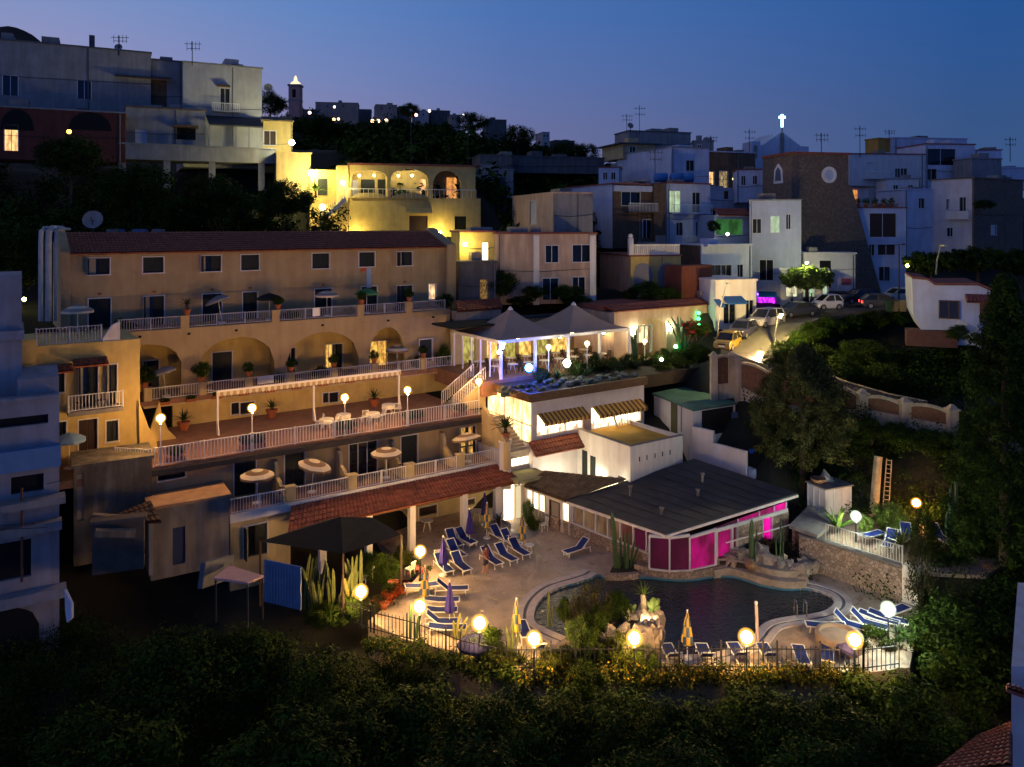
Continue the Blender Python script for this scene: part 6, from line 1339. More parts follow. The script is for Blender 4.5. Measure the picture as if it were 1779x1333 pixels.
a, b = sx(0), sx(68); zz, hh_ = zf(1130), zf(1048)-zf(1130)
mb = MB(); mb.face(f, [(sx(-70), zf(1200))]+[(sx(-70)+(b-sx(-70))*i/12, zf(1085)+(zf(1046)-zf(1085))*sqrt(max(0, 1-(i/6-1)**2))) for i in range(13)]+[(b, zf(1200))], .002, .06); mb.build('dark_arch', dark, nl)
mb = MB(); mb.ob(f, s0, .3, .001, .7, zf(1040), zf(1022)); mb.build('ledge', nlm, nl)
mb = MB(); mb.bar(f.pt(sx(38), .5, zf(1000)), f.pt(sx(38), .5, zf(840)), .09); mb.build('drain_pipe', mat('rust', (.12, .05, .03), .8), nl)
mb = MB()
for (x0, x1, py) in ((-40, 60, 905), (-40, 80, 912), (80, 106, 832)): mb.bar(f.pt(sx(x0), .95, f.z(x0, py)), f.pt(sx(x1), .95, f.z(x1, py-6)), .03)
mb.build('cable', paintd, nl)
cl = T('hanging_sheet', 'pale blue cloth hanging at the corner of the near left house', 'cloth', P(118, 1060, 39)); mb = MB(); a = [P(112, 1025, 39), P(124, 1050, 38.8), P(124, 1075, 38.7), P(116, 1082, 38.7), P(113, 1060, 38.9)]; mb.add([p for p in a]+[p+Vector((.05, .12, 0)) for p in a], [(0, 1, 2, 3, 4), (9, 8, 7, 6, 5)]+[(i, (i+1) % 5, 5+(i+1) % 5, 5+i) for i in range(5)]); mb.build('cloth_body', bluew, cl)
# retaining walls and sheds between that house and the hotel
o, f, W, dd, zt, z0 = bld('retaining_wall', 'grey stained retaining wall below the red tiled floor of the yellow wing', 'wall', 100, 128, 264, 814, 985, 44.0, 30, mat('stained_plaster', (.19, .16, .115), .92, .3, .7, .3, 6, stain=.4), [(134, 825, 146, 905, mat('stained_pier', (.33, .27, .19), .9))], D=3, fr=False)
o, f, W, dd, zt, z0 = bld('orange_roof_shed', 'white block wall with a flat orange roof and a dark blue door', 'shed', 262, 262, 398, 886, 1010, 44.2, 31, mat('dim_beige', (.20, .175, .15), .9, .2, 1, .2, 7, stain=.25), [(300, 916, 322, 980, mat('blue_door', (.02, .03, .08), .6))], D=3.4, cap=mat('orange_flat_roof', (.34, .20, .11), .9, .25, 1.5), fr=False)
addbox(o, f, 'pier', greyw, 259, 888, 266, 1000, .01, .2)
o, f, W, dd, zt, z0 = bld('low_wall', 'dark low wall enclosing a sunken yard left of the orange roof', 'wall', 158, 160, 250, 912, 1000, 40.5, 20, mat('dim_yard', (.07, .06, .05), .9, .3, 1), D=.5)
for k, (x0, x1, py, Y, lab) in enumerate(((160, 252, 898, 42, 'rough pale wall top behind the sunken yard'), (165, 235, 926, 40, 'front coping of the sunken dark yard'))):
 t = T('yard_wall', lab, 'wall', P(x0, py, Y)); mb = MB(); mb.bar(P(x0, py, Y), P(x1, py+8*(1-k), Y+.8), .4, .35); mb.build('masonry', mat('stained_plaster', (.26, .22, .16)), t)
t = T('shed_roof', 'collapsed dark tile roof beside the stained retaining wall', 'roof', P(230, 880, 43)); mb = MB(); mb.tiles(P(178, 905, 43.6), P(262, 870, 44.6), P(280, 905, 42.6), P(185, 912, 42.2)); mb.build('tile_slope', mat('burnt_tiles', (.05, .03, .022), .9, .4, 2), t)
t = T('canopy', 'small pinkish square canopy roof beside the pale blue panel', 'canopy', P(415, 1010, 40)); mb = MB(); slab(mb, [P(371, 1004, 39.0), P(430, 1012, 38.3), P(458, 1000, 39.8), P(398, 982, 41.5)], .1); mb.build('roof_sheet', mat('pink_sheet', (.42, .27, .27), .8, .1, 2), t)
mb = MB()
for p in (P(375, 1004, 39.0), P(430, 1012, 38.4), P(456, 1000, 39.8)): mb = MB(); mb.bar(p-Vector((0, 0, .12)), p-Vector((0, 0, 2.2)), .08); mb.build('post', paintd, t)
t = T('metal_sheet', 'tall light blue corrugated sheet standing beside the cactus stand', 'panel', P(490, 1055, 38.5)); mb = MB(); A, B = P(459, 1045, 38.8), P(523, 1060, 38.3); n = 26
top = [P(459, 972, 38.8), P(523, 985, 38.3)]
for i in range(n):
 f0, f1 = i/n, (i+1)/n; o1 = .03*(i % 2); a, b = A.lerp(B, f0), A.lerp(B, f1); c, d = top[0].lerp(top[1], f0), top[0].lerp(top[1], f1); v = Vector((0, -o1-.02*i/n, 0)); w_ = Vector((0, .05, 0))
 mb.hexa([a+v, b+v, b+w_, a+w_, c+v, d+v, d+w_, c+w_])
mb.build('sheet', tarp, t)
t = T('low_fence_wall', 'bluish low wall in front of the pinkish canopy', 'wall', P(330, 1020, 39)); mb = MB(); mb.bar(P(350, 1000, 39.2), P(400, 985, 42.5), .25, 1.2); mb.build('masonry', mat('dim_blue_wall', (.09, .095, .11), .9, .2, 1), t)
# dark netting pavilion over the garden left of the deck
kv = T('netting_pavilion', 'low dark green netting pavilion beside the tiled canopy', 'pavilion', P(590, 985, 44))
R0, R1 = P(592, 898, 44.5), P(648, 899, 46.5); cA, cB, cC, cD = P(452, 941, 44.0), P(596, 962, 41.8), P(697, 929, 45.5), P(560, 905, 48.5)
mb = MB()
for tri in ((cA, cB, R0), (cB, cC, R1), (cB, R1, R0), (cC, cD, R1), (cD, R0, R1), (cD, cA, R0)): mb.add([*tri], [(0, 1, 2)])
mb.build('netting_roof', darkfab, kv)
for p in (cA, cB, cC, cD): mb = MB(); mb.bar(p, (p.x, p.y, ZD), .09); mb.build('post', wood, kv)
# near bottom right house
nr = T('near_right_house', 'pale near house wall at the lower frame corner with a red tile eave', 'house', P(1770, 1300, 30)); mb = MB(); k=(1757-CX)/F; mb.prism([(k*30, 30), (k*30+8, 30), (k*37+8, 37), (k*37+.3, 37)], -26, P(0, 1158, 30).z); mb.build('wall', white, nr)
mb = MB(); mb.tiles(P(1749, 1188, 29.6), P(1830, 1215, 29.6), P(1830, 1225, 29.0), P(1749, 1197, 29.0), w=.2, rowl=.3); mb.build('tile_eave', terra, nr)
lr = T('low_tile_roof', 'dark low tiled roof in the bottom corner beside the pale near house', 'roof', P(1700, 1310, 27)); mb = MB(); mb.tiles(P(1700, 1280, 30), P(1757, 1255, 31), P(1757, 1330, 27), P(1615, 1345, 27)); mb.build('tile_slope', terra, lr)
# white house right of the bar roof with a green painted roof
gh = T('green_roof_house', 'pinkish white house with a painted green flat roof', 'house', P(1200, 790, 60))
zt = -14.1; gq = [G(1133, 683, zt), G(1204, 712, zt), G(1281, 700, zt), G(1204, 668, zt)]; gc = sum(gq, Vector())/4
ins = [(gc+(p-gc)*.955) for p in gq]
mb = MB(); mb.prism([(p.x, p.y) for p in ins], -18.8, zt-.13); mb.build('wall', white, gh)
mb = MB(); mb.prism([(p.x, p.y) for p in gq], zt-.129, zt); mb.build('green_roof', greenf, gh)
GL = Fr((ins[1].x, ins[1].y), math.degrees(math.atan2((ins[0]-ins[1]).y, (ins[0]-ins[1]).x))+180)
for x0, x1, y0, y1, k in ((1166, 1177, 703, 760, 'door'), (1183, 1185, 706, 750, 'pipe')):
 q0, q1 = GL.s_at(x0), GL.s_at(x1); mb = MB(); mb.ob(GL, q0, q1, -.05, .03, GL.z(x0, y1), GL.z(x1, y0)); mb.build(k, mat('olive_door', (.07, .07, .03), .7) if k == 'door' else greyw, gh)
GF = Fr((ins[1].x, ins[1].y), math.degrees(math.atan2((ins[2]-ins[1]).y, (ins[2]-ins[1]).x)))
mb = MB(); mb.ob(GF, .9, (ins[2]-ins[1]).length-.3, -.02, .05, zt-2.2, zt-.25); mb.build('dark_porch', dark, gh)
sw = T('stepped_wall', 'stepped pinkish white parapet walls running down beside the dark roof', 'wall', P(1270, 800, 57))
W0 = Fr((ins[1].x, ins[1].y), -51); x1_, x2_, x3_ = W0.s_at(1240), W0.s_at(1298), W0.s_at(1304)
mb = MB(); mb.ob(W0, .05, x1_, -.1, .15, -19, W0.z(1232, 747)); mb.ob(W0, x1_+.001, x2_, -.08, .14, -19, W0.z(1270, 777)); mb.build('masonry', white, sw)
mb = MB(); mb.hexa([W0.pt(a, t, z) for z, a, t in ((-19, -.6, -.7), (-19, x3_, -.7), (-19, x3_, -.16), (-19, -.6, -.16))]+[W0.pt(-.6, -.7, -16.95), W0.pt(x3_, -.7, -17.6), W0.pt(x3_, -.16, -17.6), W0.pt(-.6, -.16, -16.95)]); mb.build('ledge', bluew, sw)
bw = T('blue_sheet', 'dark blue tarpaulin wall behind the stepped white parapet', 'sheet', P(1262, 750, 63)); mb = MB(); mb.bar(P(1242, 742, 62.5), P(1285, 735, 62), .1, 1.8); mb.build('cloth', mat('navy_tarp', (.03, .06, .14), .7, .2, 2), bw)
br = T('blue_barrel', 'bright blue plastic barrel in the dark yard below the conifer', 'barrel', P(1312, 800, 60)); q = P(1312, 806, 60); mb = MB(); mb.lathe(q, [(.5, 0), (.58, .4), (.58, .9), (.5, 1.15), (.2, 1.2)], 12); mb.build('drum', mat('barrel_blue', (.02, .14, .50), .5), br)
for k, (x0, x1, y0, y1, Y, m, lab) in enumerate(((1285, 1330, 735, 770, 63, brickb, 'brown block hut behind the blue barrel'), (1330, 1365, 770, 800, 62, dgrey, 'low dark hut between the barrel and the conifer trunk'))):
 bld('yard_hut', lab, 'hut', x0-4, x0, x1, y0, y1+8, Y, 20, m, D=3)
# lamps of the pool and terraces
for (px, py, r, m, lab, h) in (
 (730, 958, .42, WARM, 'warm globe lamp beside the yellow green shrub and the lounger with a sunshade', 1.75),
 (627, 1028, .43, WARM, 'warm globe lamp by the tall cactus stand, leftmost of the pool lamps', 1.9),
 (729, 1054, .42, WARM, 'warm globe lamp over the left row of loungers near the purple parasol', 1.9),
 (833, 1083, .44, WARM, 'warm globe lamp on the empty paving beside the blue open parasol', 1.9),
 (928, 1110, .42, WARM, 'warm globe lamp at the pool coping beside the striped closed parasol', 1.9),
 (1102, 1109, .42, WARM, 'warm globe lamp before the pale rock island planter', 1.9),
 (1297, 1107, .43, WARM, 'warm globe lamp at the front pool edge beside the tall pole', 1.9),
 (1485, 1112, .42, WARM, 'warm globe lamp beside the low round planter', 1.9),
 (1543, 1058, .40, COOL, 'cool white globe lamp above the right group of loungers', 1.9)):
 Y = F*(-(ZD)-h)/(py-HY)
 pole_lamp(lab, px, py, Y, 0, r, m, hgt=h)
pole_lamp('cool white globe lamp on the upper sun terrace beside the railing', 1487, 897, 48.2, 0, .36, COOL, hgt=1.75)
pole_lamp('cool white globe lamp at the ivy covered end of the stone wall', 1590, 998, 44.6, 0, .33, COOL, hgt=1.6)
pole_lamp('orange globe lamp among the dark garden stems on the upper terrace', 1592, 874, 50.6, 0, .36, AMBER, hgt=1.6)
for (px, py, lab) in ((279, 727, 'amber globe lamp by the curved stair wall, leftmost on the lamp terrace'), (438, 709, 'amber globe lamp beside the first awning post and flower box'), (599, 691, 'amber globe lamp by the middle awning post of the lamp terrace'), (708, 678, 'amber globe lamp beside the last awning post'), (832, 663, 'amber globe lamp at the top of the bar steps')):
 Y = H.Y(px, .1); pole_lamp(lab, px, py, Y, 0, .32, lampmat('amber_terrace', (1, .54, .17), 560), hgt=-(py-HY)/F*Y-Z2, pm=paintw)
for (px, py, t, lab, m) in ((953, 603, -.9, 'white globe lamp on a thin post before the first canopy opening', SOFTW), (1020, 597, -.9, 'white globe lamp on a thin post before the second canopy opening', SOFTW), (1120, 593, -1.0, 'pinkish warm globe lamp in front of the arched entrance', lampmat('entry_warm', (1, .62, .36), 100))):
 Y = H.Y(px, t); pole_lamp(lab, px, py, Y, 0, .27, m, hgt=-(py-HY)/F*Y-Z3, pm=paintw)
Y = H.Y(985, .2); lampball('garden_spotlight', 'bright white garden spotlight among the cacti under the canopy', P(985, 631, Y), .30, emit('white_spot', (.95, 1, .72), 60))
Y = H.Y(919, .3); lampball('garden_spotlight', 'glaring blue floodlight in the cactus garden', P(919, 639, Y), .30, emit('blue_flood', (.012, .09, 1), 260))
Y = H.Y(869, -1.0); lampball('blue_lamp', 'small blue lamp on the front canopy post', P(872, 603, Y), .2, emit('blue_small', (.08, .22, 1), 45))
lampball('white_lamp', 'small white lamp below the blue lamp on the canopy post', P(867, 612, Y), .15, emit('white_small', (.9, .95, 1), 40))
lampball('garden_spotlight', 'white uplight at the foot of the trees at the front pool edge', P(1013, 1143, 39.6), .14, emit('uplight', (.95, 1, .62), 160))
lampball('garden_spotlight', 'second white uplight beside the spotlit trees at the front pool edge', P(1003, 1139, 39.9), .10, emit('uplight', (.95, 1, .62), 160))
lampball('garden_spotlight', 'warm white uplight at the foot of the lit yucca on the island planter', G(1117, 1108, ZD)+Vector((0, -.42, 1.0)), .13, emit('yucca_light', (1, .74, .40), 230))
lampball('garden_spotlight', 'small uplight before the prickly pear on the island planter', G(1129, 1113, ZD)+Vector((0, -.3, 1.0)), .10, emit('yucca_light', (1, .74, .40), 230))
# street
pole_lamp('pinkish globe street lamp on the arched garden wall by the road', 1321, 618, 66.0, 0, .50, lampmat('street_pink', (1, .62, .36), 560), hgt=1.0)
def curved_pole(name, label, pts, r=.07, m=paintd, lamp=None):
 o = T(name, label, 'lamp post', pts[0]); mb = MB(); mb.tube(pts, r, 6); mb.build('pole', m, o)
 mb = MB(); a = pts[-1]; mb.bar(a, a+Vector((.0, -.9, .03)), .28, .14); o2 = mb.build('lamp_head', m, o)
 if lamp: mb = MB(); mb.bar(a+Vector((0, -.15, -.1)), a+Vector((0, -.85, -.08)), .2, .04); mb.build('lamp_glass', lamp, o)
 return o
curved_pole('street_lamp_post', 'dark slanting street lamp post rising from behind the conifer', [P(1335, 640, 68), P(1345, 590, 68.3), P(1352, 545, 68.8)])
curved_pole('street_lamp_post', 'pale slanting post before the white street shop', [P(1246, 590, 71), P(1250, 540, 71.3), P(1263, 492, 72)], .06, mat('pale_metal', (.5, .48, .40)))
curved_pole('street_lamp_post', 'thin dark street post before the tall white loggia house', [P(1562, 545, 80), P(1562, 425, 80)], .07)
curved_pole('street_lamp_post', 'lit slanting yellowish lamp post above the garden house roof', [P(1626, 477, 78), P(1628, 452, 78), P(1634, 427, 78.5)], .08, mat('yellowish_post', (.5, .42, .2)))
lampball('street_light', 'street light above the clipped tree that turns its top bright green', P(1402, 457, 80.9), .06, emit('tree_light', (1, .95, .42), 6500))
lampball('street_light', 'small yellow street light behind the dim clipped tree', P(1577, 462, 84), .2, emit('yellow_street', (1, .78, .16), 40))
lampball('street_light', 'dim light inside the bar front below the street tree', P(1400, 492, 82.5), .2, emit('bar_light', (.9, 1, .7), 45))
# added light by the pole, standing in for an unseen road lamp
lampball('road_fill_light', 'small added yellow light over the road bend, standing in for an unseen lamp', P(1352, 544, 68.0)+Vector((0, -.5, -.25)), .07, emit('road_light', (1, .74, .26), 20000))
# road
rd_l = [P(1252, 606, 69.0), P(1268, 588, 71.5), P(1300, 563, 75.0), P(1340, 545, 79.5), P(1400, 532, 83.5), P(1480, 524, 86), P(1560, 519, 88), P(1600, 516, 91)]
rd_r = [P(1335, 636, 64.5), P(1350, 606, 67.5), P(1380, 580, 71), P(1408, 561, 74.5), P(1450, 550, 77.5), P(1510, 543, 79.5), P(1580, 538, 80.5), P(1640, 532, 84)]
mb = MB(); a = smoothline(rd_l, 2); b = smoothline(rd_r, 2)
for i in range(len(a)-1):
 mb.hexa([b[i]-Vector((0, 0, .5)), b[i+1]-Vector((0, 0, .5)), a[i+1]-Vector((0, 0, .5)), a[i]-Vector((0, 0, .5)), b[i], b[i+1], a[i+1], a[i]])
struct('road', mb, asph)
def rz_(px, py):  # nearest road height
 best = min((abs((p.x/p.y*F+CX)-px)+abs((HY-p.z/p.y*F)-py), p) for p in [x.lerp(y, k/8) for x, y in zip(a, b) for k in range(9)]); return best[1]
mb = MB(); strip(mb, b, -.02, .25, -99, -99) if False else None
for i in range(len(b)-1): mb.bar(b[i]+Vector((.1, 0, .0)), b[i+1]+Vector((.1, 0, .0)), .3, .5)
struct('kerb', mb, asph)
# cars
def car(label, loc, rz, L=3.9, Wd=1.65, Hh=1.48, col=(.5, .5, .5), cab=(.22, .40, .80, .98), hood=.62, tail=False, scale=1.0):
 o = T('parked_car', label, 'car', loc, rz); paint = mat('car_paint_%d' % (hash(col) % 9999), col, .28, .03, 2, spec=.6)
 w = Wd/2
 def loft(rings, m, name, par):
  mb = MB(); n = len(rings[0])
  for r_ in rings: mb.v += r_
  for i in range(len(rings)-1):
   for j in range(n): j2 = (j+1) % n; mb.f.append((i*n+j, (i+1)*n+j, (i+1)*n+j2, i*n+j2)); mb.m.append(0)
  mb.f.append(tuple(range(n))); mb.m.append(0); mb.f.append(tuple((len(rings)-1)*n+j for j in range(n-1, -1, -1))); mb.m.append(0)
  return mb.build(name, m, par, local=True, smooth=False)
 def ring(x, zl, zh, wb, wt): return [(x, -wb*.9, zl), (x, -wb, zl+.18), (x, -wb, zh-.14), (x, -wt, zh), (x, wt, zh), (x, wb, zh-.14), (x, wb, zl+.18), (x, wb*.9, zl)]
 hz = hood*Hh
 rings = [ring(x*L-L/2, z0, z1, w*k, w*k*.88) for x, z0, z1, k in ((0, .34, hz*.78, .86), (.03, .24, hz*.86, .94), (.12, .2, hz*.95, 1), (cab[0], .2, hz, 1), (cab[1], .2, hz*1.02, 1), (cab[2], .2, hz*1.03, 1), (.96, .22, hz*1.0, .97), (1, .34, hz*.9, .9))]
 loft(rings, paint, 'body', o)
 q = lambda x, z, k: [(x*L-L/2, -w*k, z), (x*L-L/2, w*k, z)]
 mb = MB()  # glasshouse: windscreen, sides, rear as one tapered block, roof on top
 A, B, C, D = cab[0], cab[1], cab[2], cab[3]; zb, zt = hz*.99, Hh-.06
 mb.hexa([(A*L-L/2, -w*.90, zb), (D*L-L/2, -w*.90, zb), (D*L-L/2, w*.90, zb), (A*L-L/2, w*.90, zb), (B*L-L/2, -w*.76, zt), (C*L-L/2, -w*.76, zt), (C*L-L/2, w*.76, zt), (B*L-L/2, w*.76, zt)])
 mb.build('window', dglass, o, local=True)
 mb = MB(); mb.hexa([(B*L-L/2-.04, -w*.78, zt), (C*L-L/2+.06, -w*.78, zt), (C*L-L/2+.06, w*.78, zt), (B*L-L/2-.04, w*.78, zt), (B*L-L/2+.1, -w*.70, Hh), (C*L-L/2-.08, -w*.70, Hh), (C*L-L/2-.08, w*.70, Hh), (B*L-L/2+.1, w*.70, Hh)])
 for sy in (-1, 1):
  for (x0, x1) in ((A, B), (D, C)): mb.bar((x0*L-L/2, sy*w*.91, zb), (x1*L-L/2, sy*w*.77, zt+.02), .09)
  xm = (B+C)/2+.02; mb.bar((xm*L-L/2, sy*w*.905, zb), (xm*L-L/2, sy*w*.77, zt), .08)
 mb.build('roof', paint, o, local=True)
 for x in (.17, .80):
  for sy in (-1, 1):
   mb = MB(); mb.tube([(x*L-L/2, sy*(w-.2), .31), (x*L-L/2, sy*(w+.015), .31)], .31, 14); t = mb.build('wheel', mat('tyre', (.012, .012, .012), .85), o, local=True)
   mb = MB(); mb.tube([(x*L-L/2, sy*(w+.016), .31), (x*L-L/2, sy*(w+.03), .31)], .19, 10); mb.build('rim', mat('rim_metal', (.35, .35, .36), .4, metal=.7), t, local=True)
 for sy in (-1, 1):
  mb = MB(); mb.hexa([(-L/2+.02, sy*w*.55-.16, hz*.62), (-L/2+.2, sy*w*.55-.16, hz*.62), (-L/2+.2, sy*w*.55+.16, hz*.62), (-L/2+.02, sy*w*.55+.16, hz*.62), (-L/2+.0, sy*w*.55-.16, hz*.80), (-L/2+.2, sy*w*.55-.16, hz*.84), (-L/2+.2, sy*w*.55+.16, hz*.84), (-L/2+.0, sy*w*.55+.16, hz*.80)]); mb.build('headlight', mat('lamp_glass', (.6, .6, .55), .15), o, local=True)
  mb = MB(); mb.box(L/2-.06, L/2+.01, sy*w*.72-.13, sy*w*.72+.13, hz*.62, hz*.86); mb.build('tail_light', emit('brake_light', (1, .03, .03), 9) if tail else mat('red_lens', (.3, .01, .01), .3), o, local=True)
  mb = MB(); mb.box((A+.04)*L-L/2, (A+.04)*L-L/2+.12, sy*(w+.02), sy*(w+.16), hz, hz+.13); mb.build('mirror', paint, o, local=True)
 mb = MB(); mb.box(-L/2-.01, -L/2+.04, -.26, .26, .38, .5); mb.build('number_plate', mat('plate', (.6, .6, .58), .5), o, local=True)
 mb = MB(); mb.box(-L/2-.005, -L/2+.05, -w*.42, w*.42, .55, hz*.72); mb.build('grille', dark, o, local=True)
 return o
def on_road(px, py): p = rz_(px, py); return p+Vector((0, 0, .01))
def cl_(px, py, Y): p = P(px, py, Y); return p
road_dir = lambda i: math.atan2((a[i+1]-a[i]).y, (a[i+1]-a[i]).x)
cars = [('yellow small car parked with its dark windscreen facing the entrance gate', P(1264, 606, 69.3), math.radians(58), 3.5, 1.6, 1.5, (.22, .14, .014), (.20, .40, .86, 1.0), .60, False),
  ('dark car parked between the yellow car and the silver van', P(1291, 585, 72.3), math.radians(52), 3.6, 1.6, 1.5, (.03, .03, .06), (.24, .42, .84, .99), .60, False),
  ('silver compact van parked before the purple lit shop', P(1331, 567, 75.0), math.radians(38), 4.1, 1.7, 1.72, (.36, .34, .34), (.20, .40, .88, 1.0), .56, False),
  ('dark low car tinted purple beside the shop neon', P(1383, 550, 77.5), math.radians(22), 4.2, 1.7, 1.42, (.03, .035, .05), (.25, .44, .78, .96), .62, False),
  ('tiny white two seat car standing below the clipped street tree', P(1437, 538, 78.5), math.radians(12), 2.7, 1.55, 1.54, (.55, .53, .55), (.16, .44, .84, 1.0), .60, False),
  ('black car in the shade at the foot of the stone bastion', P(1494, 527, 83.0), math.radians(8), 4.4, 1.75, 1.5, (.015, .015, .018), (.24, .42, .80, .97), .62, False),
  ('dark car with red glowing tail lights on the road', P(1532, 536, 78.5), math.radians(168), 4.0, 1.7, 1.46, (.05, .045, .045), (.24, .42, .80, .97), .62, True),
  ('silver car half hidden behind the white garden house', P(1563, 524, 84.0), math.radians(6), 4.3, 1.72, 1.46, (.42, .40, .34), (.24, .42, .78, .96), .62, False)]
for c in cars: car(*c)
mb = MB()
for k in range(3):
 t = T('scooter', ['scooter parked left of the clipped tree trunk', 'scooter parked beside the lit bar front', 'third scooter next to the tiny white car'][k], 'scooter', P(1376+k*19, 528, 81.5), 1.2+.2*k); mb = MB(); mb.hexa([(-.6, -.14, .35), (.5, -.14, .25), (.5, .14, .25), (-.6, .14, .35), (-.65, -.12, .75), (-.05, -.12, .72), (-.05, .12, .72), (-.65, .12, .75)]); mb.bar((.5, 0, .3), (.62, 0, 1.05), .1); mb.bar((.62, -.3, 1.05), (.62, .3, 1.05), .05); mb.build('body', mat('scooter_paint', (.06, .07, .08), .3), t, local=True)
 for x in (-.55, .62): mb = MB(); mb.tube([(x, -.05, .24), (x, .05, .24)], .24, 12); mb.build('wheel', MATS['tyre'], t, local=True)
# bins at the road edge
for k, (px, m, lab) in enumerate(((1553, mat('bin_brown', (.20, .15, .08)), 'brown bin by the road end'), (1567, mat('bin_tan', (.32, .25, .13)), 'tall tan bin nearest the garden house'), (1545, mat('bin_green', (.03, .07, .04)), 'dark green bin by the road end'))):
 q = P(px, 541, 77.5); t = T('waste_bin', lab, 'bin', q); mb = MB(); mb.hexa([q+Vector(v) for v in ((-.3, -.25, 0), (.3, -.25, 0), (.3, .25, 0), (-.3, .25, 0), (-.38, -.32, .95), (.38, -.32, .95), (.38, .32, .95), (-.38, .32, .95))]); mb.build('tub', m, t); mb = MB(); mb.hexa([q+Vector(v) for v in ((-.4, -.34, .951), (.4, -.34, .951), (.4, .34, .951), (-.4, .34, .951), (-.36, -.28, 1.03), (.36, -.28, 1.03), (.36, .3, 1.1), (-.36, .3, 1.1))]); mb.build('lid', m, t)
# arched garden wall by the road
cream_st = mat('cream_stucco', (.50, .40, .26), .9, .15, 1.2, .2, 8, stain=.25); grill = mat('rust_mesh', (.16, .075, .035), .8, .3, 4)
piers = [(1240, 612, 676, 63.5), (1271, 612, 672, 63.8), (1281, 618, 676, 63.4), (1343, 640, 705, 61.5), (1428, 655, 722, 59.2), (1498, 677, 718, 57.0), (1572, 691, 732, 55.2), (1654, 704, 748, 53.4)]
pj = []
for k, (px, yt, yb, Y) in enumerate(piers):
 a_ = P(px, yb, Y); zt = P(px, yt, Y).z; w_ = .30 if px > 1300 else .26
 t = T('wall_pier', 'cream wall pier '+['beside the entrance gate under the flowering tree', 'left of the narrow barred gate', 'right of the narrow barred gate', 'hidden partly by the conifer crown', 'just right of the conifer crown', 'first fully visible right of the conifer', 'between two rust coloured arched panels', 'last before the ruined wall end'][k], 'pier', a_)
 mb = MB(); mb.box(a_.x-w_, a_.x+w_, a_.y-w_, a_.y+w_, a_.z-1.0, zt-.35); mb.build('shaft', cream_st, t); mb = MB(); mb.box(a_.x-w_-.09, a_.x+w_+.09, a_.y-w_-.09, a_.y+w_+.09, zt-.349, zt-.22); mb.hexa([(a_.x+i*q*w_, a_.y+j*q*w_, z) for z, q in ((zt-.219, 1), (zt+.05, .3)) for i, j in ((-1, -1), (1, -1), (1, 1), (-1, 1))]); mb.build('cap', cream_st, t); pj.append((a_, zt))
for k, (i, j) in enumerate(((0, 1), (2, 3), (3, 4), (4, 5), (5, 6), (6, 7))):
 (A, za), (B, zb) = pj[i], pj[j]; d = (B-A); d.z = 0; L = d.length; fa_ = Fr((A.x, A.y), math.degrees(math.atan2(d.y, d.x)))
 t = T('arched_wall', 'cream wall bay with an arched '+['opening beside the entrance gate', 'rust mesh panel left of the conifer', 'rust mesh panel hidden behind the conifer', 'rust mesh panel, first right of the conifer', 'rust mesh panel in the middle of the garden wall', 'rust mesh panel nearest the ruined wall end'][k], 'wall', A)
 mb = MB(); n = 12; mk = MB(); e = .31
 for q in range(n):
  s0_, s1_ = e+(L-2*e)*q/n, e+(L-2*e)*(q+1)/n
  def zz(s): f_ = s/L; return za*(1-f_)+zb*f_-.75+.55*sqrt(max(0, 1-(2*f_-1)**2))
  def zl(s): f_ = s/L; return A.z*(1-f_)+B.z*f_
  p = fa_.pt
  mb.hexa([p(s0_, .14, zz(s0_)-.18), p(s1_, .14, zz(s1_)-.18), p(s1_, -.14, zz(s1_)-.18), p(s0_, -.14, zz(s0_)-.18), p(s0_, .14, zz(s0_)), p(s1_, .14, zz(s1_)), p(s1_, -.14, zz(s1_)), p(s0_, -.14, zz(s0_))])
  mb.hexa([p(s0_, .14, zl(s0_)-1.0), p(s1_, .14, zl(s1_)-1.0), p(s1_, -.14, zl(s1_)-1.0), p(s0_, -.14, zl(s0_)-1.0), p(s0_, .14, zl(s0_)+.35), p(s1_, .14, zl(s1_)+.35), p(s1_, -.14, zl(s1_)+.35), p(s0_, -.14, zl(s0_)+.35)])
  mk.hexa([p(s0_, .02, zl(s0_)+.351), p(s1_, .02, zl(s1_)+.351), p(s1_, -.02, zl(s1_)+.351), p(s0_, -.02, zl(s0_)+.351), p(s0_, .02, zz(s0_)-.181), p(s1_, .02, zz(s1_)-.181), p(s1_, -.02, zz(s1_)-.181), p(s0_, -.02, zz(s0_)-.181)])
 mb.build('masonry', cream_st, t); mk.build('mesh_panel', grill, t)
gt = T('barred_gate', 'narrow cream barred gate between two wall piers', 'gate', P(1276, 674, 63.6)); mb = MB(); A, B = pj[1][0], pj[2][0]
for i in range(8): f_ = (i+.5)/8; mb.bar(A.lerp(B, f_), A.lerp(B, f_)+Vector((0, 0, 2.1)), .05)
mb.bar(A+Vector((0, 0, 2.1)), B+Vector((0, 0, 2.1)), .07); mb.build('bar_panel', cream_st, gt)
# road parapet wall on the far side and ruined end
t = T('road_wall', 'low rubble wall following the far side of the garden path', 'wall', P(1440, 655, 62)); mb = MB(); ln = [P(1425, 645, 63), P(1470, 663, 61), P(1540, 683, 59), P(1610, 697, 57.5)]
for p, q in zip(ln, ln[1:]): mb.bar(p-Vector((0, 0, .5)), q-Vector((0, 0, .5)), .4, 1.0)
mb.build('masonry', stonemat('ochre_rubble', (.20, .15, .08), (.34, .26, .14), 2.5), t)
t = T('ruined_wall', 'pale ruined wall end at the right of the arched garden wall', 'wall', P(1720, 740, 52)); mb = MB(); mb.hexa([P(1715, 790, 51.5), P(1775, 790, 50.5), P(1775, 790, 54), P(1715, 790, 54), P(1718, 728, 51.5), P(1775, 733, 50.5), P(1775, 731, 54), P(1718, 727, 54)]); mb.build('masonry', stonemat('ochre_rubble', (.2, .15, .08), (.34, .26, .14)), t)
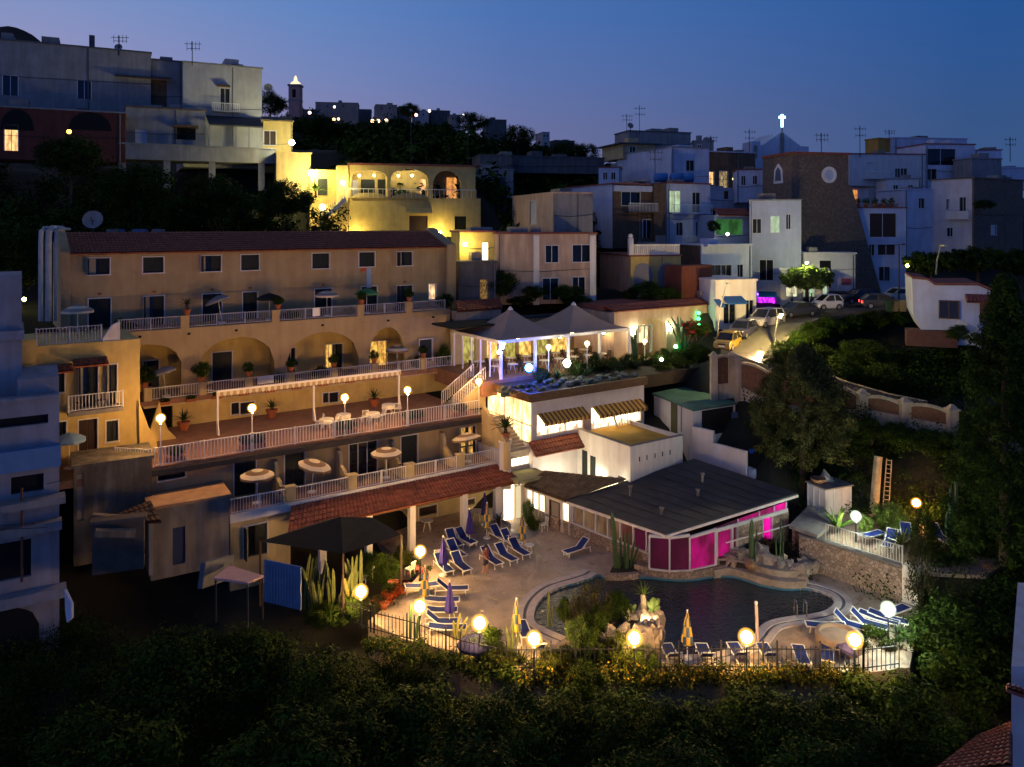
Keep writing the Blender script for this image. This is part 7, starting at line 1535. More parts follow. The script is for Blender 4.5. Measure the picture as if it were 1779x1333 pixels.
# sun loungers
def make_lounger(back=38, shade=False):
 o = T('sun_lounger', 'x', 'sun lounger'); ks = []
 hx_, hz_ = -.62*cos(radians(back)), .62*sin(radians(back))
 prof_ = [(1.15, .34), (.55, .33), (0, .34), (-.06, .35)]; top = (-.06+hx_*1.25, .35+hz_*1.25)
 mb = MB(); pts = prof_+[top]
 for (x0, z0), (x1, z1) in zip(pts, pts[1:]): mb.hexa([(x0, -.27, z0-.012), (x1, -.27, z1-.012), (x1, .27, z1-.012), (x0, .27, z0-.012), (x0, -.27, z0+.012), (x1, -.27, z1+.012), (x1, .27, z1+.012), (x0, .27, z0+.012)])
 ks.append(mb.build('fabric', bluefab, o, local=True))
 mb = MB()
 for sy in (-.3, .3):
  for (x0, z0), (x1, z1) in zip(pts, pts[1:]): mb.bar((x0, sy, z0), (x1, sy, z1), .05)
  mb.bar((-.06, sy, .35), (-.8, sy, .33), .04)
 mb.bar((1.15, -.3, .34), (1.15, .3, .34), .05); mb.bar((top[0], -.3, top[1]), (top[0], .3, top[1]), .05)
 ks.append(mb.build('frame', paintw, o, local=True))
 for sx in (.95, -.72):
  for sy in (-.28, .28): mb = MB(); mb.bar((sx, sy, .34), (sx+(.06 if sx > 0 else -.06), sy, 0), .045); ks.append(mb.build('leg', paintw, o, local=True))
 if shade:
  mb = MB(); x, z = top[0], top[1]; mb.hexa([(x-.15, -.31, z+.12), (x+.35, -.31, z+.3), (x+.35, .31, z+.3), (x-.15, .31, z+.12), (x-.15, -.31, z+.15), (x+.35, -.31, z+.34), (x+.35, .31, z+.34), (x-.15, .31, z+.15)])
  mb.hexa([(x+.35, -.31, z+.14), (x+.37, -.31, z+.14), (x+.37, .31, z+.14), (x+.35, .31, z+.14), (x+.35, -.31, z+.34), (x+.37, -.31, z+.34), (x+.37, .31, z+.34), (x+.35, .31, z+.34)])
  s = mb.build('sunshade', mat('faded_blue_fabric', (.30, .28, .34), .85), o, local=True); ks.append(s)
  mb = MB()
  for sy in (-.3, .3): mb.bar((x+.05, sy, z-.1), (x+.1, sy, z+.22), .03)
  ks.append(mb.build('shade_bracket', paintw, o, local=True))
 return Kind(o, ks)
K1, K2, K3 = make_lounger(40), make_lounger(38, True), make_lounger(8)
an = math.atan2(H.n[1], H.n[0])  # feet away from the hotel
def LP(px, py, z=ZD+.005): return G(px, py, z)
grp_ = 'blue sun loungers round the pool'
for K, px, py, rz, lab in (
 (K2, 899, 962, an, 'blue lounger with a pale sunshade next to the striped parasol by the lit doorway'),
 (K1, 876, 972, an+.05, 'blue lounger in front of the lounger with the pale sunshade, seat in the light'),
 (K1, 851, 978, an, 'blue lounger just behind the standing person'),
 (K1, 787, 946, an-.1, 'dark blue lounger under the tiled canopy edge by the first white table'),
 (K1, 806, 943, an+.1, 'dark blue lounger second from the white column under the tiled canopy'),
 (K1, 866, 938, an+.05, 'dark blue lounger behind the yellow blue closed parasol near the round planter'),
 (K1, 884, 946, an, 'blue lounger beside the round stone planter'),
 (K2, 769, 990, an-.1, 'blue lounger with a raised sunshade behind the purple closed parasol'),
 (K1, 798, 988, an-.05, 'blue lounger right of the purple closed parasol'),
 (K1, 790, 965, an, 'blue lounger half hidden behind the one right of the purple parasol'),
 (K1, 779, 1032, .06, 'lone blue lounger turned sideways above the left lounger row'),
 (K3, 762, 1052, .05, 'flat blue lounger below the sideways lounger'),
 (K3, 758, 1070, .03, 'flat blue lounger right of the low warm lamp'),
 (K1, 763, 1090, .02, 'blue lounger with a white cushion in the left row'),
 (K3, 772, 1101, .03, 'last flat blue lounger of the left row by the fence'),
 (K3, 728, 1028, .3, 'pale flat lounger near the left flower bed'),
 (K1, 1005, 961, math.radians(215), 'single blue lounger by the glazed pool bar wall'),
 (K3, 1440, 1098, math.radians(170), 'flat blue lounger at the left of the right deck group'),
 (K1, 1473, 1094, math.radians(-35), 'blue lounger with raised back above the round planter'),
 (K1, 1502, 1091, math.radians(-35), 'blue lounger in the middle of the right deck group'),
 (K3, 1521, 1083, math.radians(-35), 'flat blue lounger left of the cool white deck lamp'),
 (K3, 1538, 1082, math.radians(-35), 'flat blue lounger under the cool white deck lamp'),
 (K3, 1553, 1072, math.radians(30), 'bluish lounger at the foot of the ivy covered pier'),
 (K1, 1168, 1152, math.radians(95), 'blue lounger behind the fence by the front striped parasol'),
 (K1, 1226, 1152, math.radians(88), 'blue lounger behind the yellow flowers right of the striped parasol'),
 (K1, 1285, 1150, math.radians(92), 'blue lounger under the warm lamp at the front pool edge'),
 (K1, 1336, 1151, math.radians(90), 'blue lounger right of the tall white pole at the fence'),
 (K3, 1393, 1154, math.radians(80), 'flat blue lounger at the fence between the pole and the round planter'),
 (K3, 1437, 1150, math.radians(70), 'flat blue lounger at the fence below the round planter'),
 (K3, 1059, 1143, math.radians(90), 'blue lounger glimpsed between the bushes before the island planter'),
 (K3, 911, 1108, math.radians(100), 'blue lounger by the cactus left of the coping lamp'),
 (K1, 935, 1137, math.radians(100), 'blue lounger under the coping lamp')):
 K.place(LP(px, py), rz, lab, group=grp_)
for K, px, py, rz, lab in ((K3, 1511, 939, .5, 'flat blue lounger at the left of the upper sun terrace'), (K1, 1547, 949, -2.2, 'blue lounger behind the small palm on the upper sun terrace'), (K1, 1575, 938, -1.9, 'blue lounger with a white frame beside the dark creeper column'), (K1, 1631, 940, -1.5, 'blue lounger right of the dark creeper column'), (K3, 1560, 944, .8, 'dark blue lounger between the two raised ones on the upper terrace')):
 K.place(G(px, py, ZT+.09), rz, lab, group=grp_)
# parasols
def closed_parasol(label, p, m, h=2.3, r=.26):
 o = T('closed_parasol', label, 'parasol', p); mb = MB(); mb.tube([p, p+Vector((0, 0, h+.1))], .025, 6); mb.lathe(p, [(.25, 0), (.25, .06), (.05, .1)], 10); mb.build('pole', paintw, o)
 mb = MB(); z0 = h*.30
 pr = [(r*.55, z0), (r, z0+.12), (r*.85, z0+.5), (r*.6, z0+.95), (r*.34, h-.25), (.04, h)]
 wob = lambda j: (.22 if j % 2 else -.12)
 mb.lathe(p, pr, 12, 0, wob)
 if isinstance(m, (list, tuple)):
  for i, f in enumerate(mb.f): mb.m[i] = (i//12+ (1 if (i % 12) % 4 < 2 else 0)) % 2 if i < 60 else 0
 mb.build('folded_canopy', m, o); mb = MB(); mb.sph(p+Vector((0, 0, h+.1)), .05, 6, 5); mb.build('finial', paintw, o); return o
ylw = mat('parasol_yellow', (.55, .34, .03), .85, .1, 4); blu = mat('parasol_blue', (.05, .09, .17), .85, .1, 4)
for px, py, m, lab in ((907, 957, [ylw, blu], 'yellow and dark blue closed parasol standing free near the lit doorway'), (846, 935, [ylw, blu], 'yellow and blue closed parasol among the dark loungers behind the person'), (897, 1122, [ylw, blu], 'tall yellow and blue closed parasol beside the coping lamp'), (1194, 1146, [ylw, blu], 'yellow and blue closed parasol at the front pool edge'), (738, 1058, [ylw, blu], 'yellow closed parasol behind the lamp of the left lounger row'),
                       (770, 1000, navyfab, 'purple closed parasol between two loungers by the deck corner'), (781, 1087, navyfab, 'purple closed parasol at the end of the left lounger row'), (816, 946, navyfab, 'dark blue closed parasol among the loungers under the canopy'), (842, 912, navyfab, 'dark closed parasol beside the third column of the tiled canopy')):
 closed_parasol(lab, G(px, py, ZD), m)
t = T('tall_pole', 'slim pinkish pole with a ball top at the front pool edge', 'pole', G(1317, 1126, ZD)); mb = MB(); q = G(1317, 1126, ZD); mb.tube([q, q+Vector((-.1, 0, 2.2))], .08, 8); mb.build('shaft', mat('pinkish_metal', (.4, .3, .3), .6), t); mb = MB(); mb.sph(q+Vector((-.1, 0, 2.28)), .09, 8, 6); mb.build('ball', paintw, t)
def open_parasol(label, p, m, r=1.05, h=2.1, tilt=(0, 0), drop=.38, n=16, val=True):
 o = T('parasol', label, 'parasol', p); mb = MB(); mb.lathe(p, [(.28, 0), (.28, .07), (.05, .12)], 10); mb.tube([p, p+Vector((tilt[0]*h*.4, tilt[1]*h*.4, h))], .025, 6); mb.build('pole', paintw, o)
 c = p+Vector((tilt[0]*h*.4, tilt[1]*h*.4, h)); mb = MB(); rings = [(0, .02), (.35, -.08), (.7, -.2), (1, -drop), (1.01, -drop-.14)]
 for (f_, dz) in rings:
  for j in range(n): a_ = 2*pi*j/n; x, y = f_*r*cos(a_)*(1 if j % 2 == 0 else .96), f_*r*sin(a_)*(1 if j % 2 == 0 else .96); mb.v.append(tuple(c+Vector((x, y, dz-tilt[0]*x-tilt[1]*y))))
 for i in range(len(rings)-1):
  for j in range(n): j2 = (j+1) % n; mb.f.append((i*n+j, i*n+j2, (i+1)*n+j2, (i+1)*n+j)); mb.m.append(i % 2 if isinstance(m, list) else 0)
 mb.build('canopy', m, o); return o
crm = mat('parasol_cream', (.60, .50, .34), .85, .05, 3); brn = mat('parasol_brown', (.19, .115, .06), .85, .05, 3); gry = mat('parasol_grey', (.22, .21, .20), .9, .1, 3)
for px, t, m, lab, tl in ((447, 1.3, [crm, brn], 'striped parasol in front of the first door of the lower terrace', (0, 0)), (541, 1.3, [crm, brn], 'tilted striped parasol by the second door of the lower terrace', (.25, 0)), (671, 1.4, [crm, brn], 'striped parasol beside the open glazed door', (0, 0)), (813, 1.4, [crm, brn], 'striped parasol before the orange lit door', (-.15, .1))):
 open_parasol(lab, H.pt(H.s_at(px, t), t, Z1), m, tilt=tl)
for px, t, z, m, lab, tl, r in ((135, -8.6, -7.4, [gry, crm], 'dim striped parasol on the flat roof of the yellow wing', (0, 0), 1.0), (385, -11.4, Z4, gry, 'grey tilted parasol before the third upper door', (-.35, 0), .9), (468, -11.4, Z4, darkfab, 'dark flat parasol on the upper terrace beside the pot pier', (0, 0), 1.0), (568, -11.4, Z4, [gry, crm], 'grey striped parasol before the fifth upper door', (0, 0), .95), (637, -11.4, Z4, greenfab, 'green parasol on the upper terrace', (0, 0), 1.0), (690, -9.4, Z3, [crm, brn], 'striped parasol in the amber lit arch', (0, 0), .95), (289, -9.5, Z3, gry, 'dim tilted parasol by the double door under the first arch', (-.3, 0), .9), (120, -2.2, Z2, mat('pale_blue_fabric', (.16, .26, .36), .9), 'pale blue parasol beside the brown lower door of the yellow wing', (0, 0), .9)):
 open_parasol(lab, H.pt(H.s_at(px, t), t, z), m, r=r, tilt=tl)
open_parasol('blue open parasol low behind the hedge on the deck', G(826, 1140, ZD), mat('deep_navy', (.012, .011, .055), .9), .9, 1.0)
open_parasol('dark blue open parasol tilted over the fence at the round planter', G(1466, 1165, ZD), mat('deep_navy', (.012, .011, .055)), .5, 1.25, (.4, .3))
# tables and chairs
def make_table(r=.45, m=whitec, cloth=False):
 o = T('table', 'x', 'table'); ks = []
 mb = MB(); mb.lathe((0, 0, .7), [(r, 0), (r, .04)], 16)
 if cloth: mb.lathe((0, 0, .45), [(r*1.02, 0), (r*1.0, .25)], 12, wob=lambda j: .06 if j % 2 else -.04)
 ks.append(mb.build('table_top', m, o, local=True))
 for i in range(4): a_ = pi/4+i*pi/2; mb = MB(); mb.bar((r*.3*cos(a_), r*.3*sin(a_), .7), (r*.8*cos(a_), r*.8*sin(a_), 0), .04); ks.append(mb.build('leg', m, o, local=True))
 return Kind(o, ks)
def make_chair(m):
 o = T('chair', 'x', 'chair'); ks = []; mb = MB(); mb.box(-.22, .22, -.22, .22, .42, .46); ks.append(mb.build('seat', m, o, local=True)); mb = MB()
 for i in range(5): mb.bar((-.2+.1*i, -.22, .46), (-.2+.1*i, -.3, .88), .03)
 mb.bar((-.22, -.3, .88), (.22, -.3, .88), .05); ks.append(mb.build('backrest', m, o, local=True))
 for sx in (-.2, .2):
  for sy in (-.2, .2): mb = MB(); mb.bar((sx, sy, .42), (sx*1.1, sy*1.1, 0), .035); ks.append(mb.build('leg', m, o, local=True))
 return Kind(o, ks)
TW, TC, CW, CD = make_table(), make_table(.5, mat('white_cloth', (.66, .60, .48), .9), True), make_chair(whitec), make_chair(mat('dark_wicker', (.05, .035, .025), .8, .2, 5))
for px, t, lab in ((567, -2.2, 'white covered table by the middle awning post'), (597, -2.8, 'white covered table behind the middle amber lamp'), (648, -2.0, 'white covered table near the folded white chairs'), (675, -3.8, 'white covered table at the back right of the lamp terrace')):
 TC.place(H.pt(H.s_at(px, t), t, Z2+.01), 0, lab)
for px, t, rz, lab in ((580, -2.3, 1.2, 'white chair between two covered tables on the lamp terrace'), (634, -2.6, .3, 'white chair left of the covered table near the big pot'), (663, -2.2, 2.5, 'white chair leaning by the last awning post'), (555, -3, 2, 'white chair behind the middle awning post'), (690, -3.4, .2, 'white chair near the restaurant stair')):
 CW.place(H.pt(H.s_at(px, t), t, Z2+.01), rz, lab)
k = 0
rows = ['nearest the stair', 'second from the stair', 'left of the first peak', 'under the first peak', 'between the peaks', 'under the second peak', 'right of the second peak', 'nearest the entrance']
for i in range(8):
 for j, tt in enumerate((-3.0, -5.6)):
  sx_ = ra0+.8+i*1.6; TW.place(H.pt(sx_, tt, Z3+.01), 0, 'restaurant table in the '+['front', 'rear'][j]+' row, '+rows[i])
  for q, rz in ((-.62, -pi/2+H.a), (.62, pi/2+H.a)): CD.place(H.pt(sx_+q, tt, Z3+.01), rz, 'dark chair at the '+['left', 'right'][q > 0]+' side of the '+['front', 'rear'][j]+' row table, '+rows[i], group='dark restaurant chairs')
for px, py, lab in ((742, 922, 'white table under the tiled canopy beside the first column'), (828, 905, 'white table under the tiled canopy by the third column')): TW.place(G(px, py, ZD+.01), 0, lab)
for px, py, rz, lab in ((944, 922, 2, 'white plastic chair by the bright pool bar window'), (712, 1000, 1, 'white chair near the flower bed under the netting pavilion'), (640, 1010, 2, 'white folding chair in the dark under the netting pavilion')): CW.place(G(px, py, ZD+.01), rz, lab)
TW.place(G(920, 960, ZD+.01), 0, 'small white table beside the free standing striped parasol', scale=.7)
for px, t, rz, lab in ((490, 1.6, .3, 'white chair by the first divider of the lower terrace'), (655, 1.7, 1, 'blue seated chair outside the open glazed door'), (698, 1.6, .2, 'chair beside the third parasol of the lower terrace'), (790, 1.5, 2, 'dark chair by the orange lit door')): CD.place(H.pt(H.s_at(px, t), t, Z1+.01), rz, lab)
for px, t, z, lab in ((175, -2.7, -11.0, 'pale chair on the balcony of the yellow wing'), (140, -2.6, -11.0, 'dark small chair on the balcony by the railing end')): CD.place(H.pt(H.s_at(px, t), t, z), 1, lab)
# person on the deck
def person(label, p, rz, shirt, shorts, h=1.72, leg=None):
 o = T('person', label, 'person', p, rz)
 V_ = [(0, 0, .93), (0, 0, 1.12), (0, 0, 1.36), (0, 0, 1.47), (0, .02, 1.60), (0, .02, 1.70),
          (-.10, 0, .90), (-.13, .05, .50), (-.12, -.02, .08), (-.12, .12, .03), (.10, 0, .90), (.12, -.08, .50), (.12, -.16, .08), (.12, -.02, .03),
          (-.20, 0, 1.38), (-.27, -.02, 1.12), (-.24, .12, .90), (.20, 0, 1.38), (.27, .02, 1.12), (.22, .20, .98), (-.235, .15, .83), (.205, .27, .95)]
 E_ = [(0, 1), (1, 2), (2, 3), (3, 4), (4, 5), (0, 6), (6, 7), (7, 8), (8, 9), (0, 10), (10, 11), (11, 12), (12, 13), (2, 14), (14, 15), (15, 16), (2, 17), (17, 18), (18, 19), (16, 20), (19, 21)]
 RR = [.14, .13, .15, .065, .10, .085, .095, .065, .045, .035, .095, .065, .045, .035, .07, .045, .035, .07, .045, .035, .03, .03]
 me = bpy.data.meshes.new('body'); me.from_pydata(V_, E_, []); ob = bpy.data.objects.new('body', me); COL.objects.link(ob); ob.parent = o
 sk_ = ob.modifiers.new('skin', 'SKIN'); lay = me.skin_vertices[0].data if len(me.skin_vertices) else me.attributes.new('x', 'FLOAT', 'POINT')
 for i, r_ in enumerate(RR): lay[i].radius = (r_, r_*.85)
 lay[0].use_root = True
 ob.modifiers.new('sub', 'SUBSURF').levels = 1; ob.modifiers['sub'].render_levels = 1; me.materials.append(skin)
 mb = MB(); mb.lathe((0, 0, 0), [(.17, .90), (.165, 1.1), (.20, 1.33), (.17, 1.44), (.08, 1.475)], 12)
 for sx in (-1, 1): mb.tube([(sx*.17, 0, 1.40), (sx*.25, 0, 1.22)], [.085, .075], 8)
 mb.build('shirt', shirt, o, local=True)
 mb = MB(); mb.lathe((0, 0, 0), [(.16, .78), (.175, .96)], 10); mb.tube([(-.10, 0, .88), (-.125, .03, .56)], [.11, .10], 8); mb.tube([(.10, 0, .88), (.118, -.05, .56)], [.11, .10], 8); mb.build('shorts', shorts, o, local=True)
 mb = MB(); mb.sph((0, .0, 1.675), .108, 10, 7); mb.build('hair', mat('dark_hair', (.02, .014, .01), .7), o, local=True)
 return o
person('person walking across the deck in a reddish top and dark shorts', G(844, 997, ZD), -1.9, mat('red_top', (.22, .07, .06), .85), mat('dark_shorts', (.03, .03, .06), .85))
person('person in dark clothes under the canopy corner by the first column', G(713, 945, ZD), -1.2, mat('dark_top', (.04, .03, .05), .85), mat('dark_shorts', (.03, .03, .06), .85))
# aerials and dishes
for k, (px, yb, yt, Y, lab) in enumerate(((207, 88, 62, 88, 'rooftop aerial above the small dish of the big dim house'), (334, 107, 72, 90, 'tall aerial at the corner of the pale end house'), (1089, 228, 198, 124, 'short aerial beside the skyline dish'), (1111, 228, 183, 124, 'tall double aerial on the skyline flat'), (1302, 270, 224, 118, 'aerial left of the chapel'), (1427, 265, 231, 100, 'aerial on the stone bastion'), (1494, 268, 218, 114, 'tallest aerial behind the bastion'), (1545, 242, 226, 126, 'aerial by the orange block'), (1755, 276, 238, 116, 'aerial at the far right skyline'), (1235, 262, 236, 112, 'thin aerial over the brownish grey house'), (1138, 312, 258, 100, 'dark aerial before the tall pale cube'), (714, 290, 208, 96, 'very tall thin mast behind the villa roof'), (813, 300, 195, 97, 'thin mast right of the villa roof'))):
 a_, b_ = P(px, yb, Y), P(px, yt, Y); t = T('tv_aerial', lab, 'aerial', a_); mb = MB(); mb.bar(a_-Vector((0, 0, .5)), b_, .07); mb.build('mast', paintd, t)
 mb = MB()
 if k not in (11, 12):
  for j, f_ in enumerate((.12, .35)): q = b_.lerp(a_, f_); mb.bar(q-Vector((.9-.3*j, 0, 0)), q+Vector((1.0-.2*j, .2, 0)), .05); [mb.bar(q+Vector((x, 0, -.25)), q+Vector((x, 0, .25)), .04) for x in (-.6, -.1, .4, .8)]
  mb.build('antenna_bars', paintd, t)
def dish(label, px, py, Y, r, rz=-1.3, m=None):
 q = P(px, py, Y); t = T('satellite_dish', label, 'dish', q-Vector((0, 0, r+.3))); d = Vector((cos(rz)*.9, sin(rz)*.9, .35)).normalized(); x = d.cross(Vector((0, 0, 1))).normalized(); y = x.cross(d); mb = MB(); n = 16; rings = [(0, 0), (.5, .08), (.85, .2), (1, .28)]
 for f_, dd_ in rings:
  for j in range(n): a_ = 2*pi*j/n; mb.v.append(tuple(q+(x*cos(a_)+y*sin(a_))*r*max(f_, .02)+d*dd_*r))
 for i in range(3):
  for j in range(n): mb.f.append((i*n+j, i*n+(j+1) % n, (i+1)*n+(j+1) % n, (i+1)*n+j)); mb.m.append(0)
 mb.build('reflector', m or greyw, t); mb = MB(); mb.bar(q, q-Vector((0, 0, r+.5)), .1); mb.bar(q-y*r*.6, q+d*r*.9, .05); mb.build('bracket', paintd, t)
dish('large pale satellite dish on the hotel roof ridge', 162, 383, 59.5, .72); dish('small dark dish on the ridge of the big dim house', 206, 83, 88, .42); dish('dark dish on a pole behind the yellow house', 466, 153, 100, .55); dish('dish beside the aerials of the skyline flat', 1095, 219, 123, .5)
# roof machinery and pipes at the hotel's left end
for k, (px, w_, m, lab) in enumerate(((198, .9, greyw, 'grey air conditioner on the hotel roof near the dish'), (207, .6, tarp, 'bluish box on the hotel roof beside the air conditioner'), (243, 1.0, tarp, 'bluish covered unit on the hotel roof'), (275, .8, greyw, 'grey unit at the right end of the roof machines'))):
 q = H.pt(H.s_at(px, TT-4.2), TT-4.2, -1.0); t = T('roof_unit', lab, 'air conditioner', q); mb = MB(); mb.box(q.x-w_/2, q.x+w_/2, q.y-.3, q.y+.3, q.z-.3, q.z+.62); mb.build('casing', m, t); mb = MB(); mb.lathe(q+Vector((0, 0, .62)), [(.22, 0), (.22, .04)], 10); mb.build('fan_grille', paintd, t)
for k, (px, rr_, m) in enumerate(((71, .16, mat('galvanised', (.34, .36, .34), .5, .2, 2)), (84, .22, mat('galvanised', (.34, .36, .34))), (96, .10, mat('blue_pipe', (.16, .22, .32), .6)))):
 Y = H.Y(px, TT+.8); zb_, zt_ = P(px, 558, Y).z, P(px, 400, Y).z; t = T('flue_pipe', ['thick bent flue pipe nearest the dark garden', 'widest flue pipe beside the hotel gable', 'thin bluish pipe against the hotel gable'][k], 'pipe', P(px, 558, Y)); mb = MB(); mb.tube([P(px, 558, Y), P(px, 420, Y), P(px+1, 402, Y), P(px+6, 397, Y+.4), P(px+25, 398, Y+2)], rr_, 8); mb.build('duct', m, t)
t = T('laundry', 'towel and orange cloth hanging from the sixth upper window', 'laundry', H.pt(H.s_at(640, TT+.06), TT+.06, -4.5)); mb = MB(); r1 = H.rect(637, 466, 645, 500, TT+.1); mb.ob(H, *r1[:2], TT+.05, TT+.09, *r1[2:]); mb.build('towel', mat('pale_towel', (.30, .38, .5), .9), t); mb = MB(); r1 = H.rect(627, 464, 641, 472, TT+.1); mb.ob(H, *r1[:2], TT+.04, TT+.08, *r1[2:]); mb.build('cloth', mat('orange_cloth', (.42, .10, .04), .9), t)
t = T('white_towel', 'white towel over the arcade railing below the second arch', 'towel', H.pt(H.s_at(460, -8.5), -8.5, Z3)); mb = MB(); a_, b_ = H.s_at(448, -8.5), H.s_at(476, -8.5); mb.ob(H, a_, b_, -8.6, -8.56, Z3+.3, Z3+.86); mb.build('cloth', whitec, t)
t = T('white_towel', 'white towel over the upper railing by the grey striped parasol', 'towel', H.pt(H.s_at(552, -9.9), -9.9, Z4)); mb = MB(); a_, b_ = H.s_at(544, -10), H.s_at(556, -10); mb.ob(H, a_, b_, -10.1, -10.06, Z4+.2, Z4+.87); mb.build('cloth', whitec, t)
# vegetation
lf_dark = leafmat('leaf_dark', (.011, .027, .004), (.034, .066, .009)); lf_mid = leafmat('leaf_mid', (.016, .034, .005), (.050, .080, .012)); lf_yel = leafmat('leaf_yellow', (.017, .028, .004), (.052, .060, .009)); lf_oli = leafmat('leaf_olive', (.020, .022, .009), (.060, .058, .026))
lf_pine = leafmat('leaf_conifer', (.034, .044, .013), (.105, .120, .042)); lf_br = leafmat('leaf_bright', (.06, .12, .02), (.16, .22, .05))
def leafobj(name, me, par=None, loc=None):
 o = bpy.data.objects.new(name, me); COL.objects.link(o)
 if par is not None: o.parent = par
 if loc is not None: o.location = loc
 return o
def trunk_mb(h, r, seed, lean=.1, limbs=5, spread=1.2):
 q = random.Random(seed); mb = MB(); top = Vector((q.uniform(-lean, lean)*h, q.uniform(-lean, lean)*h, h)); mb.tube([(0, 0, -.5), (top.x*.2, top.y*.2, h*.35), (top.x*.6, top.y*.6, h*.7), top], [r*1.2, r, r*.75, r*.45], 8)
 for i in range(limbs):
  a_ = i*2*pi/limbs+q.uniform(-.4, .4); z = h*q.uniform(.55, .95); b = Vector((top.x*z/h, top.y*z/h, z)); mb.tube([b, b+Vector((cos(a_)*spread*.5, sin(a_)*spread*.5, spread*.35)), b+Vector((cos(a_)*spread, sin(a_)*spread, spread*.9))], [r*.45, r*.3, r*.12], 6)
 return mb
CROWN = {}
def crown(kind, v):
 key = (kind, v)
 if key not in CROWN:
  m = {'dark': lf_dark, 'mid': lf_mid, 'yel': lf_yel, 'oli': lf_oli, 'br': lf_br}[kind]
  c = shell(70, 1, 1, .8, 500+v*7+len(kind), .35); CROWN[key] = fastmesh('crown_leaves', leaves(c, .30, 40 if kind == 'oli' else 130, .048, v+len(kind)*31, .45), 4, m)
 return CROWN[key]
def tree(label, p, rx, rz_, h, kind='dark', v=0, cat='tree', name='tree', grp=None, r=.16):
 o = T(name, label, cat, p, group=grp); mb = trunk_mb(h*.75, r, v, .08, 5, rx*.5); mb.build('trunk', barkm, o, local=True)
 c = leafobj('crown', crown(kind, v % 4), o, (0, 0, h)); c.scale = (rx, rx, rz_); c.rotation_euler = (0, 0, v*1.3); return o
def bush(label, p, r, h, kind='mid', v=0, name='shrub', grp=None):
 o = T(name, label, 'shrub', p, group=grp); c = leafobj('foliage', crown(kind, v % 4), o, (0, 0, h*.5)); c.scale = (r, r, h*.62); c.rotation_euler = (0, 0, v*.9)
 mb = MB()
 for i in range(5): a_ = i*1.3+v; mb.tube([(0, 0, -.2), (cos(a_)*r*.3, sin(a_)*r*.3, h*.4), (cos(a_)*r*.6, sin(a_)*r*.6, h*.8)], [.04, .03, .01], 5)
 mb.build('stem', barkm, o, local=True); return o
# scrub masses that read as one (dark slopes): clumps following the ground
def scrub(name, label, regions, nl, size, m, seed, rad=(.5, 1.3)):
 g_ = np.random.default_rng(seed); pts = []; rs = []
 for (x0, x1, y0, y1, n, h0, h1) in regions:
  x = g_.uniform(x0, x1, n); y = g_.uniform(y0, y1, n); z = ground_z(x, y)
  hh = g_.uniform(h0, h1, n)*(.35+.65*np.sin(x*.55+seed)**2*np.cos(y*.43+seed*2)**2)+.25
  for lay in (0, 1): pts.append(np.stack([x+g_.normal(size=n)*.3, y+g_.normal(size=n)*.3, z+hh*(1-.5*lay)], 1)); rs.append(g_.uniform(rad[0], rad[1], n))
 o = leafobj(name, fastmesh(name, leaves(np.concatenate(pts), np.concatenate(rs), nl, size, seed, .5), 4, m)); stuff(o, label, 'vegetation'); return o
XL = lambda px, Y: (px-CX)/F*Y
scrub('undergrowth', 'dark mixed undergrowth filling the slope below the pool terrace', [(-16, 20, 14, 36.5, 1000, .6, 3.4), (-24, -9, 20, 38.5, 420, .5, 2.4), (-27, -13, 35, 42, 240, .2, 1.0), (-9.5, 19, 34.6, 37.2, 330, 2.4, 3.6), (-13, -4, 36.5, 40.2, 150, 1.6, 2.6)], 110, .07, lf_dark, 5)
scrub('undergrowth', 'dark garden undergrowth on the slope right of the sun terrace', [(20, 38, 30, 66, 620, .5, 2.2), (18.5, 24, 57, 66, 160, .4, 1.4), (24, 38, 46, 63, 260, .5, 1.6)], 75, .10, lf_dark, 8)
scrub('undergrowth', 'black wooded bank behind the hotel roof below the upper houses', [(-66, -18, 68, 84, 700, .8, 4.2)], 45, .2, lf_dark, 9, (.6, 1.6))
scrub('undergrowth', 'dark overgrown bank between the road and the arched garden wall', [(26, 46, 66, 76, 330, .5, 2.0), (23.5, 30, 62.5, 71, 120, .5, 1.6)], 50, .16, lf_dark, 10)
scrub('hillside_wood', 'far dark wood covering the hill below the distant houses', [(-26, 12, 94, 135, 420, .8, 2.6), (-78, 36, 140, 285, 1300, 1.2, 4.5)], 45, .6, lf_dark, 12, (1.6, 3.0))
# foreground trees (crowns one can tell apart in the dark)
fg = [(640, 1225, 33, 2.6, 'dark'), (760, 1210, 34, 2.0, 'mid'), (880, 1235, 32, 2.4, 'dark'), (560, 1150, 36, 2.2, 'mid'), (430, 1110, 37, 2.4, 'dark'), (300, 1120, 35, 2.6, 'dark'), (980, 1225, 33.5, 1.9, 'mid'), (1080, 1230, 33, 2.0, 'mid'), (1200, 1245, 32.5, 2.2, 'dark'), (1320, 1220, 33.5, 2.0, 'dark'), (1440, 1230, 33, 2.2, 'dark'), (1560, 1200, 35, 2.6, 'dark'), (1680, 1130, 39, 3.0, 'dark'), (1150, 1320, 27, 2.2, 'mid'), (820, 1330, 26, 2.4, 'dark'), (480, 1290, 28, 2.6, 'dark'), (1450, 1320, 27, 2.2, 'dark'), (180, 1250, 30, 2.8, 'dark')]
fl = ['dark round tree crown below the left pool lamps', 'olive tinted crown under the blue open parasol', 'dark crown below the coping lamp', 'mid green crown at the foot of the cactus stand', 'dark crown below the pale blue panel', 'dark crown beside the near left house', 'greenish crown in front of the spotlit trees', 'greenish crown below the island planter', 'dark crown below the front striped parasol', 'dark crown below the warm lamp at the pole', 'dark crown under the round planter', 'large dark crown below the right deck end', 'tall dark crown right of the ivy pier', 'soft green crown at the bottom centre', 'black crown at the bottom below the blue parasol', 'black crown at the bottom left', 'black crown at the bottom right of centre', 'broad black crown near the left frame edge']
